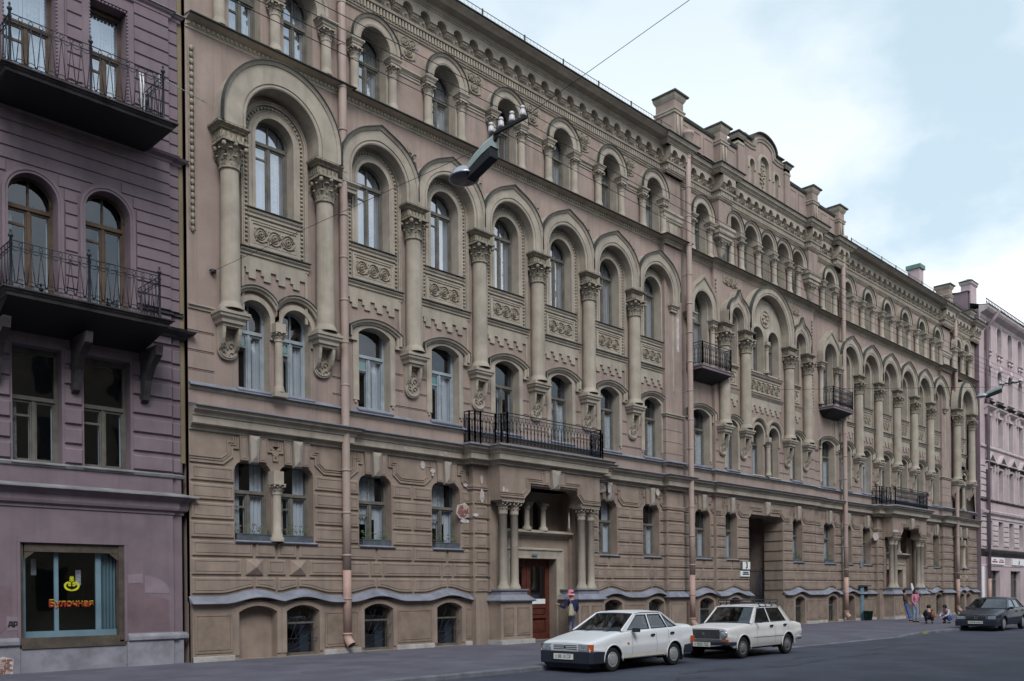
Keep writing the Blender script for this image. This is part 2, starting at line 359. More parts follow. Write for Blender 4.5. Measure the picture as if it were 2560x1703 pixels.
m = MB(); m.add([(-900, -900, RZ-.3), (900, -900, RZ-.3), (900, 900, RZ-.3), (-900, 900, RZ-.3)], [(0, 1, 2, 3)])
o = m.build('ground', M['pave']); tag(o, 'bare ground round the houses', 'ground', kind='structure')
# darker tar patches on the road, thin sheets
M['tar'] = mat('tar_patch', (.042, .044, .058), rough=.7, var=.3, scale=3, bump=.3, bscale=60)
m = MB()
for (cx, cy, a, b) in ((17.3, -10.9, .9, .16), (19.9, -11.5, 1.3, .2), (13.2, -10.4, .7, .14), (24.2, -11.4, 1.1, .2), (29, -10.6, 2.2, .16), (22.3, -10.6, .5, .12), (15.5, -11.6, .5, .12)):
    k = 22; vs = []
    for i in range(k):
        t = 2*PI*i/k; rr = 1+.35*math.sin(3*t+cx)+.2*math.sin(7*t+cy); vs.append((cx+a*rr*math.cos(t), cy+b*rr*math.sin(t), RZ+.004))
    m.add(vs, [tuple(range(k))])
o = m.build('road_patches', M['tar']); tag(o, 'dark tar stains on the road', 'road', kind='structure')

# service covers and joints in the road and pavement
m = MB(); rn = random.Random(4)
for i in range(9):
    x, y = 9+rn.random()*26, -1.5-rn.random()*5.5; a = rn.random()*.8-.4+(PI/2 if rn.random() < .4 else 0); P = []
    for k in range(14): P.append((x, y)); a += (rn.random()-.5)*.7; x += math.cos(a)*.22; y += math.sin(a)*.16; y = max(-7.6, min(-.6, y))
    for (p, q) in zip(P, P[1:]):
        d = Vector((q[0]-p[0], q[1]-p[1])).normalized()*.006; m.add([(p[0]-d.y, p[1]+d.x, PZ+.003), (p[0]+d.y, p[1]-d.x, PZ+.003), (q[0]+d.y, q[1]-d.x, PZ+.003), (q[0]-d.y, q[1]+d.x, PZ+.003)], [(0, 1, 2, 3)])
tag(m.build('pavement_cracks', M['tar']), 'thin cracks in the pavement asphalt', 'crack', kind='structure')
# ================================================================ ornament helpers
def capital(mb, cx, cy, z0, z1, r, big=True, m=0):
    """corinthian style capital: necking, bell, two rows of leaves, corner volutes"""
    h = z1-z0; n = 14 if big else 10
    mb.lathe(cx, cy, [(r, z0-.02), (r*1.14, z0-.01), (r*1.14, z0+h*.05), (r*.98, z0+h*.08), (r*.98, z0+h*.5), (r*1.15, z0+h*.8), (r*1.35, z0+h*.93)], n, m)
    w = r*1.52
    mb.box(cx-w, cx+w, cy-w, cy+w*.6, z0+h*.9, z1, m)
    for row, (zb, zt, pr, k) in enumerate(((.06, .42, .26, 8), (.3, .68, .36, 8))):
        for i in range(k):
            a = 2*PI*(i+.5*row)/k
            if math.sin(a) > .75: continue
            ca, sa = math.cos(a), math.sin(a); t = (-sa, ca); wd = r*.36; P = []
            for f, ro, ww in ((0, 1.0, 1), (.45, 1.06, 1.1), (.8, 1.22, .95), (1, 1.0+pr*1.6, .6), (.86, 1.0+pr*1.9, .35)):
                z = z0+h*(zb+(zt-zb)*f)
                for q in (-1, 0, 1):
                    rr = r*(ro+(.10 if q == 0 else 0)); P.append((cx+ca*rr+t[0]*wd*ww*q, cy+sa*rr+t[1]*wd*ww*q, z))
            mb.add(P, [(j*3+q, j*3+q+1, j*3+q+4, j*3+q+3) for j in range(4) for q in (0, 1)], m)
    for sx_, sy_ in ((-1, -1), (1, -1), (-1, .45), (1, .45)):      # volutes
        c = (cx+sx_*r*1.28, cy+sy_*r*1.28, z0+h*.76)
        mb.ball(c, r*.27, m, 7, 4, (1, 1, 1.15))
        mb.tube([(cx+sx_*r*.7, cy+sy_*r*.8, z0+h*.5), (cx+sx_*r*1.05, cy+sy_*r*1.05, z0+h*.72), (c[0], c[1], z0+h*.88)], r*.1, 4, m)
    mb.ball((cx, cy-r*1.45, z0+h*.82), r*.24, m, 6, 4)
def abacus(mb, cx, yb, w, p, z0, z1, m=0, mt=None):
    h = z1-z0
    mb.hmold([(cx-w*.72, yb), (cx-w*.72, yb-p*.72), (cx+w*.72, yb-p*.72), (cx+w*.72, yb)],
             [(0, z0), (0.0, z0+h*.3), (w*.12, z0+h*.4), (w*.14, z0+h*.55), (w*.36, z0+h*.8), (w*.39, z0+h*.82), (w*.39, z1), (-.05, z1+.015)], m)
    x0, x1, y = cx-w*.72, cx+w*.72, yb-p*.72
    mb.add([(x0, yb, z0), (x0, y, z0), (x1, y, z0), (x1, yb, z0)], [(0, 1, 2, 3)], m)
    if mt is not None:
        e = w*.4; mb.add([(x0-e, yb, z1+.004), (x0-e, y-e, z1+.004), (x1+e, y-e, z1+.004), (x1+e, yb, z1+.004), (cx-.1, yb, z1+.05), (cx+.1, yb, z1+.05)], [(0, 1, 4), (1, 2, 5, 4), (2, 3, 5)], mt)
def dentblock(mb, cx, yb, w, p, z0, z1, m=0):
    mb.box(cx-w, cx+w, yb-p, yb, z0, z1, m)
    n = 5; h = z1-z0; s_ = 2*w/(n*2-1)
    for i in range(n):
        mb.box(cx-w+2*i*s_, cx-w+(2*i+1)*s_, yb-p-.035, yb-p+.01, z0+h*.25, z1-.01, m)
        mb.box(cx-w-.035, cx-w+.01, yb-p+2*i*s_*p/(2*w), yb-p+(2*i+1)*s_*p/(2*w), z0+h*.25, z1-.01, m)
    mb.box(cx-w-.02, cx+w+.02, yb-p-.02, yb, z0, z0+h*.18, m)
def shaft(mb, cx, cy, z0, z1, r, m=0, n=20):
    mb.lathe(cx, cy, [(r*1.3, z0), (r*1.3, z0+.05), (r*1.16, z0+.09), (r*1.16, z0+.12), (r*1.02, z0+.16), (r, z0+.2), (r*1.0, z0+(z1-z0)*.4), (r*.93, z1)], n, m)
def corbel(mb, cx, yb, zt, zb, w=.42, p=.46, m=0, md=0):
    """moulded square corbel top and a scrolled tongue below"""
    mb.hmold([(cx-w*.62, yb), (cx-w*.62, yb-p*.62), (cx+w*.62, yb-p*.62), (cx+w*.62, yb)],
             [(.0, zt-.42), (.0, zt-.36), (.06, zt-.34), (.07, zt-.26), (.13, zt-.2), (.14, zt-.13), (.17, zt-.12), (.17, zt-.05), (.10, zt-.03), (.10, zt+.02), (-.1, zt+.03)], m)
    x0, x1, y = cx-w*.62, cx+w*.62, yb-p*.62
    mb.add([(x0, yb, zt-.42), (x0, y, zt-.42), (x1, y, zt-.42), (x1, yb, zt-.42)], [(0, 1, 2, 3)], m)
    # cheeks: quarter-curve brackets
    for sx_ in (-1, 1):
        xa, xb = cx+sx_*w*.62, cx+sx_*w*.42
        pr = [(yb, zt-.42)]+[(yb-p*.6*math.cos(a), zt-.42-(.62*math.sin(a))) for a in [PI/2*i/6 for i in range(7)]]
        k = len(pr); mb.add([(xa, y_, z_) for y_, z_ in pr]+[(xb, y_, z_) for y_, z_ in pr], [tuple(range(k)), tuple(range(2*k-1, k-1, -1))]+[(i, (i+1) % k, k+(i+1) % k, k+i) for i in range(k)], m)
    hw = w*.66; r_ = hw
    U = [(cx-hw, zt-.42), (cx-hw, zb+r_*.8)]+[(cx-hw*math.cos(a), zb+r_*.8-r_*.8*math.sin(a)) for a in [PI*i/10 for i in range(1, 10)]]+[(cx+hw, zb+r_*.8), (cx+hw, zt-.42)]
    mb.rings(U, [(0, 0), (0, .09), (.035, .09), (.045, .12), (.07, .12), (.08, .06)], yb, m)
    z = zt-.62; k = 0
    while z > zb+.12:
        sg = 1 if k % 2 else -1
        for s2 in (-1, 1):
            cxx = cx+s2*hw*.34; rr = hw*.30
            mb.tube([(cxx+s2*math.cos(t)*rr*(1-t/9), yb-.085, z+math.sin(t)*rr*(1-t/9)*1.2) for t in [j*.9 for j in range(8)]], .017, 4, md)
        mb.ball((cx, yb-.08, z-rr*.9), .03, md, 5, 3)
        z -= hw*.85; k += 1
def scrolls(mb, x0, x1, z0, z1, y, n, m=0):
    """row of foliate circles in a panel"""
    w = (x1-x0)/n; zc = (z0+z1)/2; R_ = min(w, z1-z0)*.46
    for i in range(n):
        cx = x0+w*(i+.5)
        mb.tube([(cx+R_*math.cos(t), y-.015, zc+R_*math.sin(t)) for t in [2*PI*j/16 for j in range(17)]], .022, 4, m)
        for s_ in (0, PI):
            mb.tube([(cx+(R_*.75-R_*.07*t)*math.cos(t+s_), y-.012, zc+(R_*.75-R_*.07*t)*math.sin(t+s_)) for t in [.6*j for j in range(9)]], .017, 4, m)
        for k in range(6):
            a = 2*PI*k/6; mb.ball((cx+R_*.25*math.cos(a), y-.02, zc+R_*.25*math.sin(a)), .03, m, 5, 3)
        for a in (PI/4, 3*PI/4, 5*PI/4, 7*PI/4):
            mb.tube([(cx+R_*math.cos(a), y-.01, zc+R_*math.sin(a)), (cx+R_*1.35*math.cos(a+.12), y-.02, zc+R_*1.3*math.sin(a+.12))], [.03, .008], 4, m)
def medallion(mb, cx, zc, r, y, m=0):
    k = 12; pts = []
    for i in range(k*2):
        a = PI/2+2*PI*i/(2*k); rr = r*(1.0 if i % 4 == 0 else .80 if i % 2 == 0 else .62); pts.append((cx+rr*.85*math.cos(a), zc+rr*1.12*math.sin(a)))
    mb.slab(pts, y-.03, y, m)
    mb.tube([(cx+r*.42*math.cos(t), y-.045, zc+r*.5*math.sin(t)) for t in [2*PI*j/14 for j in range(15)]], .025, 4, m)
    for i in range(6):
        a = PI/2+2*PI*i/6; mb.tube([(cx+r*.15*math.cos(a), y-.05, zc+r*.15*math.sin(a)), (cx+r*.55*math.cos(a+.3), y-.06, zc+r*.6*math.sin(a+.3)), (cx+r*.8*math.cos(a), y-.045, zc+r*.95*math.sin(a))], [.04, .03, .01], 4, m)
    mb.ball((cx, y-.05, zc), r*.15, m, 6, 4)
def crenel(mb, x0, x1, zt, y, m=0, teeth=4):
    w = (x1-x0); pitch = w/(teeth+.15); P = [(x0, zt), (x0, zt-.26)]; x = x0
    for i in range(teeth):
        a = x0+pitch*(i+.30)
        P += [(a-pitch*.18, zt-.26), (a-pitch*.18, zt-.40), (a, zt-.40), (a, zt-.53), (a+pitch*.45, zt-.53), (a+pitch*.45, zt-.36), (a+pitch*.45+.001, zt-.26)]
    P += [(x1, zt-.26), (x1, zt)]
    mb.slab(P, y-.05, y, m)
def beads(mb, path, r, m=0, y=0, sp=.115):
    acc = 0; last = Vector(path[0])
    for p in path[1:]:
        p = Vector(p); d = (p-last).length; t = sp-acc
        while t <= d:
            q = last+(p-last)*(t/d); mb.ball((q.x, y-.02, q.y), r, m, 6, 4, (1, 1, .9)); t += sp
        acc = (acc+d) % sp; last = p

# ---------------------------------------------------------------- windows
def glazing(par, hole, z0, z1, hw, ztr, y, fm, gl, style=0, arch=None, mull=True):
    """frame, panes and curtain behind an opening; y = plane of the frame"""
    f = MB(); t = .065
    f.box(-hw-.05, -hw+t, y-.0, y+.08, z0-.02, z1+.1); f.box(hw-t, hw+.05, y, y+.08, z0-.02, z1+.1)
    f.box(-hw+t, hw-t, y, y+.08, z0-.02, z0+t); f.box(-hw+t, hw-t, y-.03, y+.09, ztr-.045, ztr+.045)
    if arch: f.psweep(archpath(0, hw+.02, arch, arch, 14), [(-.09, 0), (-.09, .02), (.1, .02)], y, caps=False); f.box(-.022, .022, y+.01, y+.06, ztr+.045, z1)
    else: f.box(-hw+t, hw-t, y, y+.08, z1-t*.3, z1+.1)
    if mull:
        f.box(-.035, .035, y-.01, y+.08, z0+t, ztr-.045)
        for s_ in (-1, 1):       # casement stiles and rails, set back
            xa, xb = (.035, hw-t) if s_ > 0 else (-hw+t, -.035)
            f.box(xa, xa+.04, y+.015, y+.06, z0+t, ztr-.045); f.box(xb-.04, xb, y+.015, y+.06, z0+t, ztr-.045)
            f.box(xa+.04, xb-.04, y+.015, y+.06, z0+t, z0+t+.05); f.box(xa+.04, xb-.04, y+.015, y+.06, ztr-.1, ztr-.045)
        f.box(-hw+t+.04, -.075, y+.012, y+.05, ztr-.42, ztr-.37)          # small vent light
    fo = f.build('frame', fm, par)
    g = MB(); g.add([(-hw, y+.04, z0), (hw, y+.04, z0), (hw, y+.04, z1+.06), (-hw, y+.04, z1+.06)], [(0, 1, 2, 3)])
    g.build('pane', gl, par)
    # inner window: second glazing frame in pale paint and a reveal
    q = MB(); yi = y+.085; w2 = hw-.02
    for a, b in ((-w2-.1, -w2+.09), (w2-.09, w2+.1), (-.07, .05)): q.box(a, b, yi, yi+.05, z0, ztr)
    q.box(-w2, w2, yi, yi+.05, ztr-.04, ztr+.05); q.box(-w2, w2, yi, yi+.05, z0, z0+.1)
    q.box(-hw-.12, -hw-.04, y+.05, yi+.2, z0-.1, z1+.15, 1); q.box(hw+.04, hw+.12, y+.05, yi+.2, z0-.1, z1+.15, 1)
    q.build('inner_frame', [M['inner'], M['inner']], par)
    c = MB(); E_ = hw+.14; yc = yi+.045; rnd = random.Random(style*7+3)
    def cloth(x0, x1, za, zb, m=0, amp=.03, k=12):
        vs = []
        for i in range(k+1):
            xx = x0+(x1-x0)*i/k; yy = yc+amp*math.sin(i*2.3+rnd.random()*1.2); vs += [(xx, yy, za), (xx*.995, yy+.01, zb)]
        c.add(vs, [(2*i, 2*i+2, 2*i+3, 2*i+1) for i in range(k)], m)
    if style == 0:    # white curtains, nearly full
        cloth(-hw-.04, -.03, z0, z1+.1); cloth(.0, hw*.62, z0, z1+.1, 1); cloth(hw*.66, E_, z0, z1+.1)
    elif style == 1:  # one bright curtain left, dark gap
        cloth(-hw, -hw*.35, z0, z1+.1); cloth(hw*.25, E_, z0, z1+.1)
    elif style == 2:  # lace swags
        cloth(-hw, -hw*.15, ztr-.35-.3, z1, 1, .04); cloth(-.1, hw*.5, ztr-.5, z1, 1, .04); cloth(hw*.45, E_, z0, ztr, 0)
    elif style == 3:  # green paper in the vent light
        cloth(-.02, hw*.35, z0, ztr, 1); cloth(hw*.4, E_, z0, ztr, 0); c.box(-hw+.05, -.05, y+.06, y+.07, ztr-.42, ztr-.06, 2)
    elif style == 4:  # half height
        cloth(-hw, E_, z0, z0+(ztr-z0)*.9, 1); cloth(-hw, -.1, z0, z0+(ztr-z0)*.55, 0)
    elif style == 5: cloth(-hw, -hw*.6, z0, ztr, 1)
    if c.v: c.build('curtain', [M['curt'], M['lace'], M['green']], par)
    return fo
def hoodseg(mb, hw, zs, rise, y=0, m=0, leg=1.2, mt=None):
    pa = segpath(0, hw, zs-leg, zs, rise, 12)
    mb.psweep(pa, [(0, 0), (0, .05), (.13, .05), (.15, .03), (.19, .03), (.19, 0)], y, m)                # flat band following the opening
    pb = segpath(0, hw+.24, zs-.18, zs+.06, rise*1.08, 12)
    mb.psweep(pb, [(0, 0), (0, .09), (.05, .11), (.07, .16), (.13, .18), (.13, .0)], y, m)
    mb.psweep(pb, [(.132, .10), (.132, .2), (.15, .2), (.155, .10)], y, m if mt is None else mt)
    for s_ in (-1, 1):
        mb.box(s_*(hw+.24)-.16, s_*(hw+.24)+.06 if s_ > 0 else s_*(hw+.24)+.16, y-.1, y, zs-.27, zs-.18, m) if s_ < 0 else mb.box(hw+.18, hw+.40, y-.1, y, zs-.27, zs-.18, m)

def win3(par, zc=13.95, r=.58, fm=None, style=0, gl=None, sx_=1, panel=3):
    """third floor bay window with bead frame, relief panel and hanging crenels (local x=0)"""
    b = MB()
    b.wall(archhole(0, 1.0, 10.88, zc), [archhole(0, r, 12.0, zc)], -.012, .28)
    b.psweep(archpath(0, r, 12.0, zc, 18), [(0, 0), (0, .06), (.09, .06), (.10, .035), (.17, .035), (.18, .055), (.2, .055), (.2, 0)], -.012)
    b.psweep(archpath(0, .92, 10.92, zc, 20), [(0, 0), (0, .07), (.025, .07), (.03, .045), (.055, .045), (.06, .08), (.085, .08), (.085, 0)], -.012)
    beads(b, archpath(0, .845, 10.98, zc, 24), .046, 0, -.012)
    b.hmold([(-.80, 0), (.80, 0)], [(0, 11.74), (.07, 11.76), (.07, 11.82), (.11, 11.86), (.12, 11.92), (0, 11.93)])
    b.hmold([(-.80, 0), (.80, 0)], [(.0, 11.93), (.16, 11.935), (.16, 11.955), (.0, 12.01)], 1)
    b.rings(rect(-.77, .77, 10.94, 11.70), [(0, 0), (0, .04), (.05, .04), (.06, .02), (.10, .02), (.11, .03), (.12, .0)], -.014)
    b.hmold([(-1.05, 0), (1.05, 0)], [(0, 10.60), (.05, 10.62), (.05, 10.68), (.09, 10.71), (.09, 10.75), (.14, 10.80), (.14, 10.84), (0, 10.85)])
    b.hmold([(-1.06, 0), (1.06, 0)], [(0, 10.85), (.18, 10.855), (.18, 10.875), (0, 10.92)], 1)
    b.box(-1.0, -.93, -.05, 0, 9.2, 10.6); b.box(.93, 1.0, -.05, 0, 9.2, 10.6)
    crenel(b, -.93, .93, 10.62, 0)
    w = b.build('window', [M['trim'], M['flashdark']], par)
    s = MB(); scrolls(s, -.62, .62, 11.08, 11.56, -.018, panel); s.build('relief_panel', M['trimd'], w)
    glazing(w, None, 12.0, zc+r, r, zc-.05, .28, fm or M['frame'], gl or M['glassup'], style, arch=zc)
    return w
def win2(par, fm=None, style=0, hw=.58, gl=None, ztop=9.38):
    b = MB(); hoodseg(b, hw, ztop, .22, 0, 0, 2.0, 1)
    b.hmold([(-hw-.06, 0), (hw+.06, 0)], [(0, 7.02), (.12, 7.05), (.14, 7.09), (0, 7.18)], 2)
    for s_ in (-1, 1): b.box(s_*(hw+.105)-.035, s_*(hw+.105)+.035, -.04, .0, 7.3, 8.7)
    w = b.build('window', [M['trim'], M['flashdark'], M['flash']], par)
    glazing(w, None, 7.16, ztop+.22, hw, 8.78, .28, fm or M['frame'], gl or M['glass'], style)
    return w
def win4(par, style=0, fm=None):
    zc = 17.95; b = MB(); r = .52
    b.psweep(archpath(0, r+.02, 17.86, zc, 16), [(0, 0), (0, .26), (.05, .28), (.08, .28), (.09, .25), (.24, .25), (.25, .29), (.30, .31), (.33, .33), (.33, 0)], 0)
    b.psweep(archpath(0, r+.345, 17.86, zc, 16), [(0, .26), (0, .36), (.025, .36), (.03, .26)], 0, 1)
    for s_ in (-1, 1):
        abacus(b, s_*.70, 0, .215, .38, 17.62, 17.86, 0, 1)
        b.box(s_*.60-.08, s_*.60+.08, -.06, 0, 16.3, 17.62)
    w = b.build('window', [M['trim'], M['flashdark']], par)
    for s_ in (-1, 1):
        c = MB(); shaft(c, s_*.70, -.14, 16.33, 17.3, .135, 0, 14); capital(c, s_*.70, -.14, 17.3, 17.62, .125, False); c.build('colonnette', M['trim'], w)
    glazing(w, None, 16.33, zc+r, r, 17.62, .30, fm or M['frame'], M['glassup'], style, arch=zc)
    return w
def gcol(par, x=0, zt=13.55, zs=12.55, cy=-.19, r=.25, w=.41, p=.45, zb=9.08, zbb=7.72):
    b = MB(); shaft(b, 0, cy, zb+.02, zs, r); c = b.build('column', M['trim'], par)
    q = MB(); capital(q, 0, cy, zs, zs+(zt-zs)*.62, r*.96); dentblock(q, 0, 0, w*.72, p*.78, zs+(zt-zs)*.62, zs+(zt-zs)*.82)
    abacus(q, 0, 0, w, p, zs+(zt-zs)*.82, zt, 0, 1); q.build('capital', [M['cap'], M['flashdark']], c)
    k = MB(); corbel(k, 0, 0, zb, zbb, w, p, 0, 1); k.build('corbel', [M['trim'], M['trimd']], c)
    c.location = (x, 0, 0); return c
def bigarch(par, r=1.0, zsp=13.55, zc=13.92, w=.45, p=.42, half=1.397, ogee=.0, name='arch'):
    b = MB(); n = 26
    def vf(q, t):
        x, y, z = q; k = max(0, 1-abs(x)/(r*.55)); return (x, y, z+ogee*k*k*min(1, max(0, t)/w))
    cl = (-half, half) if half else None
    b.psweep(archpath(0, r, zsp, zc, n), [(0, 0), (0, p-.02), (.03, p), (.07, p), (.075, p-.03), (.11, p-.03), (.115, p), (w-.08, p), (w-.075, p+.03), (w-.04, p+.05), (w, p+.08), (w, -.0)], 0, 0, clamp=cl, vf=vf, caps=True)
    b.psweep(archpath(0, r+w+.004, zc-.25 if half else zsp, zc, n), [(0, p-.05), (0, p+.11), (.025, p+.11), (.03, p-.05)], 0, 1, clamp=(-half+.001, half-.001) if half else None, vf=lambda q, t: vf(q, w), caps=True)
    return b.build(name, [M['trim'], M['flashdark']], par)
# ================================================================ MAIN BUILDING
BLD = thing('apartment_building', (0, 0, 0), 'long pinkish tan apartment building with rows of round arches on tall columns', 'building')
AC = [16.31+2.794*i for i in range(6)]; CCs = .941; CC = [48.05+2.63*i for i in range(6)]
PAVC, RPC = 12.93, 65.5
XL, XR = 10.45, 68.55
DZ = 9.38
wl = MB()   # wall mesh: material 0 pink, 1 tan, 2 trim, 3 rough
def seg_wall_up(x0, x1, yp, bays, zlo=5.98, zhi=18.95, m=0):
    """upper wall of a bay with openings list of polygons"""
    wl.wall(rect(x0, x1, zlo, zhi), bays, yp, yp+.28, m, 2)
def holes_bay(c, s=1.0):
    f = lambda poly: [(c+x*s, z) for x, z in poly]
    return [f(seghole(0, .58, 7.16, DZ, .22, 10)), f(archhole(0, .61, 11.97, 13.95, 16)), f(archhole(0, .52, 16.33, 17.95, 14))]
# upper walls section A, C
for Cs, s, h in ((AC, 1, 1.397), (CC, CCs, 1.315)):
    for c in Cs: seg_wall_up(c-h, c+h, 0, holes_bay(c, s))
ALO, AHI = AC[0]-1.397, AC[-1]+1.397           # 14.91 .. 31.68
CLO, CHI = CC[0]-1.315, CC[-1]+1.315           # 46.73 .. 62.52
# pavilions (plane -.12)
def pav_holes(c):
    H = [[(c+x, z) for x, z in archhole(0, .61, 11.97, 13.97, 16)]]
    for o in (-.64, .64):
        H.append([(c+o+x, z) for x, z in archhole(0, .46, 7.12, 9.05, 12)])
        H.append([(c+o*1.27+x, z) for x, z in archhole(0, .46, 16.33, 18.0, 14)])
    return H
for c, a, b in ((PAVC, XL, 15.12), (RPC, 64.4, XR)):
    wl.wall(rect(a, b, 5.98, 20.2), pav_holes(c), -.12, .28, 0, 2)
    wl.add([(b, -.12, 1.5), (b, .05, 1.5), (b, .05, 20.2), (b, -.12, 20.2)], [(0, 1, 2, 3)], 0)
    wl.add([(a, -.12, 1.5), (a, .05, 1.5), (a, .05, 20.2), (a, -.12, 20.2)], [(0, 1, 2, 3)], 0)
# section B: side bays plane 0, centre plane -.15
BLc, BRc = 33.95, 46.25
BX0, BX1 = 34.75, 44.15; BC = 39.12
def shole(c): return [[(c+x, z) for x, z in seghole(0, .72, 7.12, 9.38, .3, 10)], [(c+x, z) for x, z in archhole(0, .62, 11.36, 14.05, 16)], [(c+x, z) for x, z in archhole(0, .52, 16.33, 17.95, 14)]]
wl.wall(rect(AHI, BX0, 5.98, 18.95), shole(BLc-.18), 0, .28, 0, 2)
wl.wall(rect(BX1, CLO, 5.98, 18.95), shole(BRc-.35), 0, .28, 0, 2)
bh = []
for o in (-3.0, 3.0): bh += [[(BC+o+x, z) for x, z in seghole(0, .46, 7.12, 9.2, .2, 8)], [(BC+o+x, z) for x, z in archhole(0, .42, 12.0, 13.85, 12)]]
for o in (-.72, .72): bh += [[(BC+o+x, z) for x, z in archhole(0, .5, 7.12, 9.0, 12)], [(BC+o+x, z) for x, z in archhole(0, .53, 11.98, 13.6, 12)]]
for k in range(-2, 3): bh.append([(BC+1.5*k+x, z) for x, z in archhole(0, .55, 16.33, 18.0, 14)])
wl.wall(rect(BX0, BX1, 5.98, 18.95), bh, -.15, .28, 0, 2)
for x in (BX0, BX1): wl.add([(x, -.15, 1.5), (x, .0, 1.5), (x, .0, 19), (x, -.15, 19)], [(0, 1, 2, 3)], 0)
wl.wall(rect(CHI, 64.4, 5.98, 18.95), [], 0, None, 0)
# band above windows up to the cornice for A B C
wl.add([(15.12, 0, 18.95), (64.4, 0, 18.95), (64.4, 0, 20.2), (15.12, 0, 20.2)], [(0, 1, 2, 3)], 2)

# ---- ground floor and basement
ROWS = [(2.19, 2.62), (2.67, 3.08), (3.14, 3.57), (3.62, 4.05), (4.11, 4.53), (4.59, 5.0)]
BLK = [(0, 0), (.028, .05), (.075, .05), (.08, .036), (.092, .036), (.097, .05)]
def block(x0, x1, z0, z1, yp, mb=None):
    if x1-x0 < .26: BL2 = [(0, 0), (.028, .05)]
    else: BL2 = BLK
    (mb or wl).rings([(x0+.012, z0), (x1-.012, z0), (x1-.012, z1), (x0+.012, z1)], BL2, yp, 1)
def pyramid(xc, z0, z1, yp, w=.3):
    wl.add([(xc-w, yp, z0), (xc+w, yp, z0), (xc+w, yp, z1), (xc-w, yp, z1), (xc-w+.02, yp-.05, z0+.02), (xc+w-.02, yp-.05, z0+.02), (xc+w-.02, yp-.05, z1-.02), (xc-w+.02, yp-.05, z1-.02), (xc, yp-.16, (z0+z1)/2)],
           [(0, 1, 5, 4), (1, 2, 6, 5), (2, 3, 7, 6), (3, 0, 4, 7), (4, 5, 8), (5, 6, 8), (6, 7, 8), (7, 4, 8)], 1)
def wave(x, bs):
    z = 0
    for c, w in bs:
        t = abs(x-c)/(w+.5)
        if t < 1: z = max(z, .17*(.5+.5*math.cos(PI*t)))
    return z
